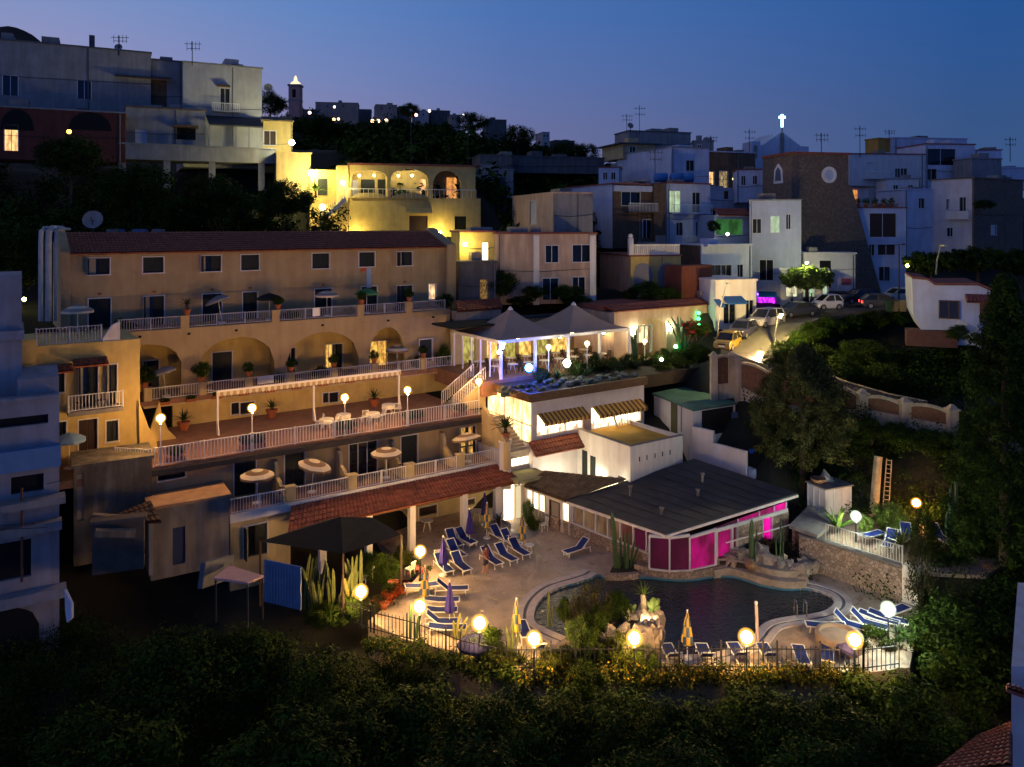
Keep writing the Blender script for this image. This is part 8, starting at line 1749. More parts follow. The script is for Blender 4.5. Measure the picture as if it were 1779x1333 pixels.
for i, ((px, py, Y, r, k), lab) in enumerate(zip(fg, fl)):
 c = P(px, py, Y); g0 = gz(c.x, c.y); tree(lab, (c.x, c.y, g0), r, r*.75, max(1.5, c.z-r*.55-g0), k, i)
# bank trees behind the hotel
for i, (px, py, Y, r, k, lab) in enumerate(((30, 470, 62, 2.2, 'yel', 'yellow lit bushy tree left of the hotel flue pipes'), (20, 420, 64, 2.4, 'mid', 'dim green tree above the yellow lit one at the left border'), (120, 270, 77, 3.0, 'dark', 'dark tree with pale flowers before the red arcade'), (240, 330, 75, 3.4, 'dark', 'black tree under the pillars of the terrace slab'), (380, 345, 76, 3.2, 'dark', 'black tree above the middle of the hotel roof'), (495, 345, 78, 2.6, 'dark', 'dark tree left of the villa stair'), (440, 370, 74, 2.4, 'dark', 'low dark tree touching the hotel ridge'), (310, 370, 73, 2.2, 'dark', 'low dark tree behind the roof machines'))):
 c = P(px, py, Y); g0 = min(gz(c.x, c.y), c.z-2); tree(lab, (c.x, c.y, g0), r, r*.8, c.z-g0, k, i+3)
# trees of the hill crest and the town
for i, (px, py, Y, r, lab) in enumerate(((712, 192, 250, 3.2, 'round dark tree standing up from the hill crest'), (822, 212, 240, 4.6, 'tall dark tree near the end of the crest houses'), (690, 222, 230, 4.0, 'dark tree below the bright hill terrace'), (560, 225, 220, 5, 'dark tree below the bell tower'), (900, 240, 225, 5, 'dark bushy tree on the descending crest'), (985, 262, 225, 4.2, 'dark tree at the foot of the crest'), (1015, 268, 215, 4.0, 'last dark tree of the crest before the town'), (470, 180, 240, 5.5, 'dark tree left of the bell tower'))):
 c = P(px, py, Y); tree(lab, (c.x, c.y, c.z-6), r, r*.8, 6, 'dark', i, r=.3)
def tabletree(label, px, py, Y, rx, h, zb, kind, v):
 c = P(px, py, Y); o = T('street_tree', label, 'tree', (c.x, c.y, zb)); mb = trunk_mb(c.z-zb, .2, v, .02, 6, rx*.5); mb.build('trunk', barkm, o, local=True)
 cc = shell(150, rx, rx*.8, h, 77+v, .45); leafobj('crown', fastmesh('clipped_crown', leaves(cc, .38, 75, .13, v, .55), 4, {'mid': lf_br, 'dark': lf_mid}[kind]), o, (0, 0, c.z-zb)); return o
tabletree('flat clipped street tree with a brightly lit green top', 1402, 483, 81.5, 2.75, 1.05, P(0, 532, 81.5).z, 'mid', 1)
tabletree('dim clipped tree behind the white garden house', 1618, 457, 84, 2.9, 1.1, P(0, 500, 84).z, 'dark', 2)
tabletree('second dim clipped tree beside the stone sided house', 1700, 450, 86, 3.2, 1.2, P(0, 500, 86).z, 'dark', 3)
tabletree('clipped dark tree at the right frame edge', 1775, 455, 84, 3.0, 1.3, P(0, 500, 84).z, 'dark', 4)
# the big conifer by the garden wall
cz = P(1395, 838, 55.5); con = T('conifer', 'large dense dark conifer standing before the arched garden wall', 'tree', cz)
mb = MB(); mb.tube([(0, 0, -1), (0, 0, 4), (.05, 0, 9.2)], [.26, .2, .05], 8); mb.build('trunk', barkm, con, local=True)
g_ = np.random.default_rng(21); cl = []
for i in range(420):
 f_ = g_.random()**.85; z = 1.7+7.6*f_; prof_r = np.interp(f_, [0, .12, .35, .6, .8, 1], [2.2, 3.0, 3.35, 2.9, 2.0, .35]); a_ = g_.random()*2*pi; rr_ = prof_r*(.45+.55*g_.random()**.5)*(1+.13*sin(a_*5+z*2.2)); cl.append((rr_*cos(a_), rr_*sin(a_), z-.25*rr_/3+.25*sin(a_*3+z)))
leafobj('crown', fastmesh('conifer_sprays', leaves(np.array(cl), .46, 110, .10, 22, .40, .3), 4, lf_pine), con)
# second tall dark conifer at the right border
c = P(1745, 690, 44); t = T('conifer', 'black feathery conifer at the right frame border', 'tree', (c.x, c.y, -19)); mb = MB(); mb.tube([(0, 0, 0), (0, 0, 16)], [.3, .06], 8); mb.build('trunk', barkm, t, local=True)
cl = []
for i in range(760):
 f_ = g_.random(); a_ = g_.random()*2*pi; rr_ = np.interp(f_, [0, .3, .7, 1], [2.8, 2.6, 1.7, .2])*(.3+.7*g_.random()**.6)*(1+.25*sin(a_*4+f_*22)); cl.append((rr_*cos(a_), rr_*sin(a_), .6+f_*15.4))
leafobj('crown', fastmesh('conifer_sprays', leaves(np.array(cl), .42, 60, .12, 24, .35), 4, lf_dark), t)
# creeper column and other plants of the upper terrace
for i, (px, py, Y, r, h, k, lab) in enumerate(((1604, 985, 46.5, .75, 3.4, 'mid', 'dark leafy creeper column on the upper sun terrace'), (1600, 1060, 43.5, .8, 4.0, 'oli', 'bright ivy mass at the end pier of the stone wall'), (1640, 1010, 46, 1.2, 2.2, 'dark', 'dark shrub right of the creeper column'), (1505, 925, 49.6, .5, 1.0, 'br', 'small bright shrub behind the terrace railing'), (1625, 1000, 45.5, .8, 1.4, 'mid', 'shrub behind the cool lamp at the stone wall end'), (1645, 1130, 41, 1.6, 2.4, 'mid', 'broad dark shrub right of the lounger group'), (1520, 1150, 40.2, 1.1, 1.7, 'mid', 'shrub beside the rightmost warm lamp'), (1490, 1158, 39.7, .7, 1.2, 'yel', 'yellowish shrub under the rightmost warm lamp'), (1560, 1120, 41.2, .9, .9, 'oli', 'low grey green plant at the right deck edge'), (1338, 985, 50.2, 1.0, 1.8, 'mid', 'dark climbing shrub before the stone wall of the pool bar'), (1375, 990, 49.6, .9, 1.9, 'oli', 'brownish climbing plant at the hut corner'), (1300, 975, 50.2, .8, 1.4, 'dark', 'dark shrub beside the clay jar'), (1400, 1000, 48.7, .6, 1.0, 'yel', 'yellow green bush at the end of the raised bed'), (1355, 1000, 48.9, .6, .9, 'mid', 'low green bush in the raised bed'))):
 c = P(px, py, Y); bush(lab, c, r, h, k, i)
c = P(1548, 915, 50.3); o = T('lemon_tree', 'small lit tree with bright leaves beside the ladder on the sun terrace', 'tree', (c.x, c.y, ZT)); mb = trunk_mb(1.6, .06, 3, .05, 5, .6); mb.build('trunk', barkm, o, local=True); q_ = leafobj('crown', crown('br', 1), o, (0, 0, c.z-ZT+.5)); q_.scale = (1.05, 1.0, 1.35)
for i, px in enumerate((1640, 1648, 1656, 1634)):
 a_, b_ = P(px, 905, 52), P(px-5+i*2, 810+i*6, 53); t = T('bamboo_stem', ['thin pale bamboo stem right of the orange lamp', 'second thin stem right of the orange lamp', 'dark stem beside the tall cacti', 'short thin stem nearest the orange lamp'][i], 'stem', a_); mb = MB(); mb.tube([a_, a_.lerp(b_, .5)+Vector((.08, 0, 0)), b_], .05, 6); mb.build('stalk', deadw if i < 2 else barkm, t)
# column cacti
def cactus(label, p, stems, m=cactm, name='column_cactus', ribs=True):
 o = T(name, label, 'cactus', p)
 for (dx, dy, h, r, lx, ly) in stems:
  mb = MB(); n = 10; b = []
  pts = [Vector((dx+lx*f_*f_, dy+ly*f_*f_, h*f_)) for f_ in (0, .25, .5, .75, .93, 1)]; rad = [r*.8, r, r, r*.95, r*.7, r*.15]
  mb.tube(pts, rad, n)
  for k in range(len(mb.v)):
   j = k % n
   if j % 2: c = pts[k//n]; v = Vector(mb.v[k]); mb.v[k] = tuple(c+(v-c)*.72)
  mb.build('stem', m, o, local=True)
 return o
rc_ = random.Random(5)
for k, (px, py) in enumerate(((540, 1062), (562, 1066), (583, 1068), (602, 1064), (618, 1058))):
 p = G(px, py, ZD-.1); cactus(['tall cactus clump nearest the pale blue panel', 'branching tall cactus second from the blue panel', 'slender tall cactus in the middle of the stand', 'forked bright cactus right of the stand centre', 'leaning cactus nearest the warm lamp'][k], p, [(rc_.uniform(-.35, .35), rc_.uniform(-.3, .3), rc_.uniform(1.6, 3.3), rc_.uniform(.07, .11), rc_.uniform(-.4, .4), rc_.uniform(-.1, .1)) for _ in range(6)], mat('cactus_lit', (.11, .13, .035), .6, .25, 4))  # brighter, yellower skin than the dark cacti: lamp light put into the colour
p = G(609, 1062, ZD); cactus('bright yellow lit cactus column beside the leftmost pool lamp', p, [(-.05, -.2, 1.9, .10, -.25, 0), (.1, -.25, 1.3, .08, .1, 0)], mat('cactus_bright_lit', (.26, .24, .05), .6, .2, 4))  # strongest lit skin, the lamp's yellow is in the colour
p = G(1085, 990, ZD); cactus('tall dark cactus cluster in the planter before the glazed wall', p, [(-.55, 0, 3.6, .15, -.25, 0), (-.2, .1, 2.0, .09, -.05, 0), (0, 0, 2.3, .09, .05, 0), (.2, .05, 2.4, .09, .12, 0), (.4, 0, 2.0, .08, .3, 0), (.55, .1, 1.5, .08, .4, 0), (.1, -.2, 1.4, .08, .1, 0), (-.35, -.15, 1.3, .08, -.2, 0)])
p = G(1305, 985, ZD+.5); cactus('tall cactus beside the magenta doorway of the pool bar', p, [(0, 0, 2.9, .15, .05, 0), (.25, .1, 2.3, .07, .15, 0)])
p = G(1356, 985, ZD+.5); cactus('slim tall cactus group by the hut before the pool bar', p, [(0, 0, 3.0, .06, .0, 0), (.15, 0, 2.5, .06, .05, 0), (-.2, .1, 2.2, .06, -.1, 0)])
for k, (px, h) in enumerate(((1651, 5.0), (1660, 5.6), (1645, 3.4))): cactus(['very tall green cactus right of the orange lamp', 'tallest green cactus at the terrace edge', 'shorter cactus beside the very tall one'][k], P(px, 985, 48.3), [(0, 0, h, .15, .05, 0)], mat('cactus_green', (.04, .10, .04), .6))
p = H.pt(H.s_at(1186, -.9), -.9, Z3+.1); cactus('big candelabra cactus with many arms right of the arched entrance', p, [(rc_.uniform(-.5, .5), rc_.uniform(-.3, .3), rc_.uniform(2.4, 3.7), .10, rc_.uniform(-1.2, 1.2), rc_.uniform(-.3, .3)) for _ in range(16)])
p = H.pt(H.s_at(1104, -1.0), -1.0, Z3+.1); cactus('smaller candelabra cactus left of the arched entrance', p, [(rc_.uniform(-.25, .25), rc_.uniform(-.2, .2), rc_.uniform(1.6, 3.0), .09, rc_.uniform(-.5, .5), rc_.uniform(-.2, .2)) for _ in range(8)])
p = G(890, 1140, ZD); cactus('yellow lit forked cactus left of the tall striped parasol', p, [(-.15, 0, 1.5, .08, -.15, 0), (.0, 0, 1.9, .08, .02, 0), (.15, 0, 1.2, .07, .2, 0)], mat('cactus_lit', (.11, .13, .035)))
p = G(793, 1112, ZD); cactus('bright cactus at the fence behind the purple parasol', p, [(0, 0, 1.4, .08, .2, 0), (.15, 0, 1.2, .08, .45, 0), (-.1, 0, 1.0, .08, -.05, 0), (.3, 0, .9, .07, .5, 0)], mat('cactus_bright_lit', (.26, .24, .05)))
p = G(713, 1112, ZD-.1); cactus('dark forked cactus in front of the left row lamp', p, [(0, 0, 1.9, .1, .05, 0), (.3, 0, 1.6, .09, .3, 0)])
# rosettes
def rosette(label, p, n, L, m, up=.9, w=.07, name='agave', cat='plant', stemh=0, seed=0, droop=.5):
 o = T(name, label, cat, p); q = random.Random(seed); mb = MB()
 for i in range(n):
  a_ = i*2.399; e = up*(1-(i/n)*.75)+q.uniform(-.1, .1); d = Vector((cos(a_), sin(a_), 0)); s_ = Vector((-sin(a_), cos(a_), 0)); l = L*q.uniform(.8, 1.1); pts = []
  for k in range(5): f_ = k/4; pts.append(d*l*f_*cos(e)+Vector((0, 0, stemh+l*f_*sin(e)-droop*l*f_*f_*(1-e*.5)*.5)))
  for k in range(4):
   w0, w1 = w*(1-.2*k*.9) if k else w*.7, w*(1-.25*(k+1)); w1 = max(w1, .004); a, b = pts[k], pts[k+1]; up_ = Vector((0, 0, w*.22))
   mb.add([a-s_*w0, a-up_, a+s_*w0, b+s_*w1, b-up_, b-s_*w1], [(0, 1, 4, 5), (1, 2, 3, 4)])
 mb.build('leaf_rosette', m, o, local=True)
 if stemh: mb = MB(); mb.tube([(0, 0, 0), (.03, 0, stemh*.5), (0, 0, stemh+.1)], [.14, .13, .12], 8); mb.build('trunk', barkm, o, local=True)
 return o
agm = leafmat('agave_leaf', (.03, .06, .03), (.07, .10, .05)); palmm = leafmat('palm_leaf', (.012, .03, .010), (.04, .07, .02))
def garden(s_, t): return H.pt(s_, t, ZB+.5)
ag = [(948, -.6), (968, -.2), (1030, -.9), (1046, -.6), (1060, -.2), (1006, -.3), (1020, .2), (1085, -.5), (1104, .0), (1132, -.4), (1143, -.8), (1165, -.3), (1182, .2), (1196, -.5), (1212, .0), (938, .3), (1075, .6)]
agl = ['by the blue floodlight', 'right of the blue floodlight', 'big spiky one under the second canopy opening', 'spiky one touching the slatted fence', 'dark one before the slatted fence', 'next to the white spotlight', 'below the white spotlight', 'before the last canopy post', 'in the middle of the garden front', 'below the arched entrance', 'beside the entrance lamp post', 'under the candelabra cactus', 'dark one below the candelabra cactus', 'small one under the flowering tree', 'last one at the right end of the bed', 'blue lit one at the left of the bed', 'lowest one in the middle of the bed']
for i, ((px, t), l) in enumerate(zip(ag, agl)):
 s_ = H.s_at(px, t); p_ = garden(s_, t); rosette('agave in the roof garden, '+l, p_, 26, 1.05+.55*((i*7) % 3)/2, agm, 1.25, .085, seed=i)
# round barrel cacti in the front of the bed: low domes
bi = 0
for i in range(70):
 px = 868+i*3.5+R.uniform(-2, 2); t = .6+2.5*R.random(); s_ = H.s_at(px, t)
 if s_ < s0-.1 or s_ > s1: continue
 p_ = garden(s_, t); r_ = R.uniform(.13, .26); o = T('barrel_cactus', 'small round barrel cactus in the roof garden above the bar windows', 'cactus', p_, group='round barrel cacti in the roof garden'); mb = MB(); mb.lathe((0, 0, 0), [(r_*.7, 0), (r_, r_*.5), (r_*.9, r_*1.0), (r_*.5, r_*1.35), (r_*.1, r_*1.4)], 12, wob=lambda j: .06 if j % 2 else -.06); mb.build('ribbed_body', mat('barrel_skin', (.10, .12, .075), .7, .25, 9), o, local=True)
rosette('cycad palm with dark stiff fronds in a pot on the white pillar', PALMPOT+Vector((0, 0, .45)), 34, 1.25, palmm, 1.25, .10, 'cycad', 'palm', .45, 3, .9)
mb = MB(); mb.lathe(PALMPOT, [(.25, 0), (.34, .5), (.38, .55)], 12); o = T('flowerpot', 'terracotta pot holding the cycad on the white pillar', 'pot', PALMPOT); mb.build('vessel', terrapot, o)
rosette('small palm with arching fronds at the end of the terrace railing', P(1566, 962, 46.6), 26, 1.5, leafmat('palm_light', (.05, .08, .02), (.13, .15, .05)), 1.25, .09, 'palm', 'palm', .5, 5, .9)
rosette('banana plant with bright upright leaves at the hut corner', P(1455, 925, 49.6), 9, 1.9, lf_br, 1.35, .2, 'banana_plant', 'plant', .2, 7, .5)
rosette('low palm by the right lounger group', G(1562, 1110, ZD), 24, .9, agm, 1.2, .07, 'palm', 'palm', .2, 9, .8)
rosette('yellow lit spiky plant before the coping lamp', G(905, 1152, ZD), 20, .7, lf_yel, 1.2, .07, 'agave', 'plant', 0, 11)
# yucca, prickly pear and bushes of the island planter
zi = ZD+1.0
ypos = G(1118, 1106, ZD); ypos.z = zi
o = rosette('yucca with a thick white lit trunk on the island planter', ypos, 26, .75, lf_br, 1.3, .05, 'yucca', 'plant', 1.15, 13, .4)
mb = MB(); mb.tube([(0, 0, 0), (.02, 0, .6), (-.02, 0, 1.2)], [.19, .16, .13], 9); mb.build('trunk', mat('pale_bark', (.42, .36, .26), .9, .3, 4), o, local=True)
def pear(label, p, pads):
 o = T('prickly_pear', label, 'cactus', p)
 for (x, z, rx, rz_, tl) in pads:
  mb = MB(); c = Vector((x, 0, z)); mb.sph((0, 0, 0), 1, 12, 7); mb.v = [(c.x+v[0]*rx*cos(tl)-v[2]*rz_*sin(tl), c.y+v[1]*.06, c.z+v[0]*rx*sin(tl)+v[2]*rz_*cos(tl)) for v in mb.v]; mb.build('pad', mat('pear_skin', (.10, .17, .04), .55, .2, 5), o, local=True, smooth=True)
q = G(1131, 1108, ZD); q.z = zi; pear('prickly pear with broad pads beside the lit yucca', q, [(0, .25, .16, .28, .1), (.08, .75, .2, .34, -.15), (-.1, .7, .12, .22, .5), (.3, .45, .14, .24, -.6), (.33, .85, .12, .2, -.3)])
q = G(1098, 1106, ZD); q.z = zi; pear('small lit prickly pear left of the yucca', q, [(0, .2, .12, .22, .2), (.1, .5, .12, .2, -.3), (-.14, .5, .1, .2, .4)])
for i, (px, py, r, h, k, lab) in enumerate(((1000, 1110, .42, 1.5, 'oli', 'olive bush at the left of the island planter'), (1022, 1108, .55, 2.1, 'oli', 'tall olive bush in the island planter before the glittering water'), (1046, 1107, .65, 2.1, 'oli', 'feathery olive bush in the middle of the island planter'), (1068, 1106, .6, 1.6, 'dark', 'dark bush behind the island planter rocks'), (980, 1104, .4, 1.1, 'mid', 'small bush at the coping end of the island planter'), (1034, 1130, .7, 1.3, 'mid', 'dark bush below the olive bushes'), (1085, 1108, .4, 1.2, 'dark', 'upright dark shrub left of the lit yucca'))):
 c = G(px, py, ZD); c.z = zi-.2; bush(lab, c, r, h, k, i+2)
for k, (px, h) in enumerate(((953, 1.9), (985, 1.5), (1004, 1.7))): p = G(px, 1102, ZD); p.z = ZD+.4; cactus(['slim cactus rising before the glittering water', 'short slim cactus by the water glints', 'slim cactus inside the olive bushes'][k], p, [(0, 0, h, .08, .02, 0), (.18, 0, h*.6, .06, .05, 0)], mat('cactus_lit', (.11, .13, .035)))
for i, (px, py, r, h, k, lab) in enumerate(((1008, 1146, .75, 1.9, 'br', 'spotlit bright green tree at the front pool edge'), (1035, 1152, .8, 1.5, 'mid', 'half lit shrub beside the spotlit tree'), (985, 1160, .6, 1.0, 'yel', 'yellow lit shrub left of the spotlit tree'), (1085, 1158, .95, 1.5, 'yel', 'yellow green shrub under the island planter lamp'), (1120, 1164, .7, 1.1, 'mid', 'shrub at the fence right of the island planter lamp'), (843, 1138, .9, 1.3, 'mid', 'rounded shrub below the empty paving lamp'), (955, 1166, .8, .9, 'yel', 'low flowering shrub under the coping lamp'), (870, 1160, .8, .9, 'yel', 'low yellowish shrub at the left fence corner'))):
 c = G(px, py, ZD); bush(lab, c, r, h, k, i)
# flower hedge along the fence
lfy = leafmat('hedge_flowers', (.06, .06, .006), (.32, .20, .018))
g_ = np.random.default_rng(31)
for k, (x0, x1, lab, dn) in enumerate(((900, 1000, 'yellow flowering hedge left of the spotlit trees', 26), (1040, 1185, 'yellow flowering hedge below the island planter', 40), (1190, 1345, 'yellow flowering hedge between the striped parasol and the pole', 44), (1350, 1500, 'yellow flowering hedge below the right loungers', 42), (640, 790, 'dim yellow green hedge below the left lounger row', 44), (790, 900, 'dim green hedge below the blue parasol', 34))):
 a_, b_ = (G(x0, 1174, ZD), G(x1, 1174, ZD)) if x0 >= 900 else ((G(x0, 1112, ZD), G(x1, 1150, ZD)) if x0 == 640 else (G(x0, 1152, ZD), G(x1, 1176, ZD)))
 cc = np.array([[*(a_.lerp(b_, f_)+Vector((0, g_.normal()*.25-.2, -.25+g_.random()*.65)))] for f_ in np.linspace(0, 1, dn)])-np.array(a_)
 o = T('hedge', lab, 'hedge', a_); leafobj('foliage', fastmesh('hedge_leaves', leaves(cc, .42, 70, .075, 60+k, .5), 4, lf_mid if x0 < 900 else lf_yel), o); leafobj('blossom', fastmesh('hedge_blossom', leaves(cc+np.array([0, -.05, .15]), .42, 9 if x0 >= 900 else 4, .055, 90+k, .9), 4, lfy), o)
# flower bed and shrubs left of the deck
for i, (px, py, r, h, k, lab) in enumerate(((665, 1010, 1.0, 1.5, 'mid', 'dark leafy shrub in the flower bed by the pavilion'), (700, 985, .7, 1.3, 'yel', 'yellow green shrub lit by the deck lamp'), (640, 1000, .9, 1.3, 'dark', 'dark shrub under the netting pavilion edge'), (680, 1035, .55, .7, 'mid', 'low plant by the orange pots'), (650, 1062, .7, .8, 'oli', 'low brownish plants at the deck corner'), (600, 1080, 1.0, 1.2, 'mid', 'shrub at the foot of the cactus stand'), (560, 1085, 1.0, 1.1, 'mid', 'low shrub below the tall cactus stand'), (722, 990, .4, .6, 'dark', 'small pot shrub at the deck corner'))):
 bush(lab, G(px, py, ZD-.1), r, h, k, i+1)
lfp = leafmat('pink_flowers', (.30, .05, .05), (.45, .16, .16)); lfr = leafmat('red_flowers', (.22, .03, .01), (.40, .08, .03))
for i, (px, py, m, lab) in enumerate(((725, 1000, lfp, 'pink flower clump at the deck corner'), (693, 1030, lfr, 'orange red flowers by the tilted pot'), (660, 1050, lfr, 'red flowers along the left deck edge'), (676, 1046, lfr, 'red flower patch between the pots'))):
 p_ = G(px, py, ZD); o = T('flower_clump', lab, 'flowers', p_); leafobj('blossom', fastmesh('petals', leaves(g_.normal(size=(9, 3))*np.array([.3, .3, .1])+np.array([0, 0, .3]), .22, 40, .05, i, .9), 4, m), o); leafobj('foliage', fastmesh('stems', leaves(g_.normal(size=(6, 3))*np.array([.3, .3, .08])+np.array([0, 0, .15]), .22, 40, .06, i, .5), 4, lf_mid), o)
def pot(label, p, r=.22, h=.4, name='flowerpot'): o = T(name, label, 'pot', p); mb = MB(); mb.lathe(p, [(r*.65, 0), (r*.95, h*.8), (r*1.08, h*.82), (r*1.08, h), (r*.9, h), (r*.8, h*.85)], 12); mb.build('vessel', terrapot, o); return o
pot('tilted orange pot in the flower bed left of the deck', G(683, 1025, ZD), .3, .5); pot('orange pot near the deck corner lamp', G(668, 1058, ZD), .25, .35)
rp = T('round_stone_planter', 'round grey stone planter with a small palm by the lit doorway', 'planter', G(868, 925, ZD)); mb = MB(); mb.lathe(G(868, 925, ZD), [(.75, 0), (.8, .55), (.65, .57), (.6, .45), (.1, .44)], 16); mb.build('ring_wall', stonew, rp)
rosette('small bright palm in the round stone planter', G(866, 925, ZD)+Vector((0, 0, .45)), 16, .8, lf_yel, 1.2, .07, 'palm', 'palm', .3, 15, .8)
c = G(918, 912, ZD); bush('climbing pot plant with bright leaves beside the lit doorway', c, .4, 1.9, 'br', 1); bush('potted shrub below the bright pool bar window', G(926, 920, ZD), .5, .9, 'mid', 2)
# pot plants on the hotel terraces
pls = [(TA-.15, Z4+.9, 325, 'bush', 'dark potted palm on the second pier of the upper terrace', 'palm'), (TA-.15, Z4+.9, 483, 'x', 'potted shrub on the third pier of the upper terrace', 'dark'), (TA-.15, Z4+.9, 628, 'x', 'terracotta pot with a low plant by the green parasol', 'dark'), (TA-.15, Z4+.9, 711, 'x', 'terracotta pot with a low plant near the last upper door', 'dark'),
       (-8.7, Z3+.93, 252, 'x', 'large dark shrub in a terracotta pot at the first arcade pier', 'dark'), (-8.7, Z3+.93, 350, 'x', 'round potted shrub between the first and second arch', 'dark'), (-8.7, Z3+.93, 432, 'x', 'potted shrub in front of the second arch', 'dark'), (-8.7, Z3+.93, 506, 'x', 'terracotta pot by the dark doorway of the third arch', 'dark'), (-8.7, Z3+.93, 580, 'x', 'potted plant before the lit door of the third arch', 'dark'), (-8.7, Z3+.93, 650, 'x', 'thin potted cactus before the amber arch', 'mid'), (-8.7, Z3+.93, 735, 'x', 'potted plant on the last arcade pier', 'mid')]
for i, (t, z, px, _, lab, k) in enumerate(pls):
 p_ = H.pt(H.s_at(px, t), t, z); pot('terracotta pot under the '+lab.replace('terracotta pot with a ', '').replace('terracotta pot by the', 'plant by the'), p_, .26, .42)
 if k == 'palm': rosette(lab, p_+Vector((0, 0, .35)), 24, .75, palmm, 1.2, .07, 'palm', 'palm', .4, i, .8)
 else: bush(lab, p_+Vector((0, 0, .3)), .62 if i in (4, 5) else .42, 1.15 if i in (4, 5) else .75, k, i, 'potted_shrub')
for i, (px, t, z, r, h, k, lab) in enumerate(((210, -10.6, Z4, .5, .9, 'dark', 'dark pot plant by the first upper door'), (226, -11.5, Z4, .5, .5, 'dark', 'low shrub between the first two upper doors'), (505, -11, Z4, .7, .6, 'dark', 'low dark shrubs by the dark parasol'), (610, -11, Z4, .6, .6, 'dark', 'low dark shrub left of the green parasol'), (690, -11, Z4, .5, .5, 'dark', 'low shrub right of the green parasol'), (772, -11.5, Z4, .8, 1.3, 'dark', 'round dark shrub by the lit narrow window'), (770, -9.2, Z3, .7, 1.7, 'mid', 'green shrub by the tent corner posts'), (556, -9.4, Z3, .7, 1.0, 'dark', 'dark shrub left of the lit door in the third arch'), (725, -9.3, Z3, .5, 1.0, 'dark', 'dark plant left of the last arcade door'), (483, -9.4, Z3, .5, .8, 'dark', 'dark plant in the pier shade by the third arch'))):
 bush(lab, H.pt(H.s_at(px, t), t, z), r, h, k, i)
for i, (px, t, lab) in enumerate(((319, -7.6, 'big potted plant by the back wall behind the left amber lamp'), (472, -7.8, 'potted palm by the back wall windows'), (650, -6.8, 'potted plant before the middle of the back wall'))):
 p_ = H.pt(H.s_at(px, t), t, Z2); o = pot('dark tub of the '+lab, p_, .42, .6); rosette(lab, p_+Vector((0, 0, .5)), 26, .9, palmm, 1.3, .07, 'palm', 'palm', .2, 20+i, .7)
for i, (px, lab) in enumerate(((305, 'flower box beside the left amber lamp'), (430, 'lit yellow green flower box at the first awning post'), (447, 'flower box right of the second amber lamp'), (590, 'flower box by the middle amber lamp'), (606, 'yellow flowers right of the middle amber lamp'), (712, 'flower box at the last awning post'), (725, 'flower box before the restaurant stair'), (800, 'flowers under the stair railing'))):
 p_ = H.pt(H.s_at(px, -.15), -.15, Z2+.05); o = T('flower_box', lab, 'planter', p_); mb = MB(); mb.ob(H, H.s_at(px, -.15)-.5, H.s_at(px, -.15)+.5, -.32, .02, Z2+.05, Z2+.35); mb.build('trough', terrapot, o); q_ = leafobj('foliage', crown('yel', i % 4), o, (0, 0, .62)); q_.scale = (.5, .3, .42)
for i in range(9):
 px = 285+i*46; p_ = H.pt(H.s_at(px, -8.5), -8.5, Z3-.25); o = T('wall_trough', 'small terracotta trough hanging on the arcade edge, '+['above the big potted plant', 'left of the first small window', 'above the first small window', 'left of the potted palm', 'right of the potted palm', 'at the middle awning post', 'above the second pair of small windows', 'above the back wall pot', 'nearest the stair'][i], 'planter', p_); mb = MB(); mb.ob(H, H.s_at(px, -8.5)-.35, H.s_at(px, -8.5)+.35, -8.55, -8.3, Z3-.35, Z3-.15); mb.build('trough', terrapot, o); q_ = leafobj('foliage', crown('dark', i % 4), o, (0, 0, .2)); q_.scale = (.4, .22, .2)
# bougainvillea tree at the gate, villa palm, misc town plants
p_ = H.pt(H.s_at(1207, -.6), -.6, Z3-.2); o = T('flowering_tree', 'twisted tree with red blossom between the entrance and the road gate', 'tree', p_); mb = trunk_mb(2.0, .11, 9, .15, 7, 1.1); mb.build('trunk', barkm, o, local=True); q_ = leafobj('crown', crown('mid', 2), o, (0, 0, 2.7)); q_.scale = (1.5, 1.2, .8); cc = shell(26, 1.5, 1.2, .8, 5, .7, 2.75); leafobj('blossom', fastmesh('red_petals', leaves(cc, .25, 26, .06, 4, .9), 4, leafmat('bougainvillea', (.20, .01, .02), (.36, .03, .05))), o)
rosette('palm lit white beside the villa stair', P(548, 345, 87), 26, 1.7, lf_br, 1.25, .12, 'palm', 'palm', .8, 17, .8)
bush('bright yellow shrub at the villa gate', P(566, 398, 86), .9, 1.5, 'yel', 2)
for i, (px, py, Y, r, h, lab) in enumerate(((870, 512, 75.5, 1.7, 2.2, 'dark green rounded bush mass before the peach house'), (930, 518, 75.6, 1.2, 1.2, 'dark shrub under the left door of the peach house'), (985, 520, 76, 1.6, 1.3, 'dark shrubs under the right door of the peach house'), (1130, 520, 78, 1.8, 1.7, 'dark plants under the arches of the yellow house'), (1165, 525, 77.5, 1.0, 1.4, 'dark shrub at the red house corner'), (1095, 520, 78.5, .9, 1.1, 'small shrub at the left arch'), (1710, 362, 99, 1.2, 1.0, 'dark plants on the terrace of the stone sided house'), (1000, 530, 75.8, 1.4, .9, 'dark shrubs above the canopy peaks'), (1664, 590, 67.5, .9, 1.2, 'dark bush below the garden house window'), (1240, 402, 92, .8, 1.3, 'dark shrub left of the green loggia'), (905, 530, 75, 1.3, .8, 'dark shrubs behind the first canopy peak'))):
 bush(lab, P(px, py, Y), r, h, 'dark', i)
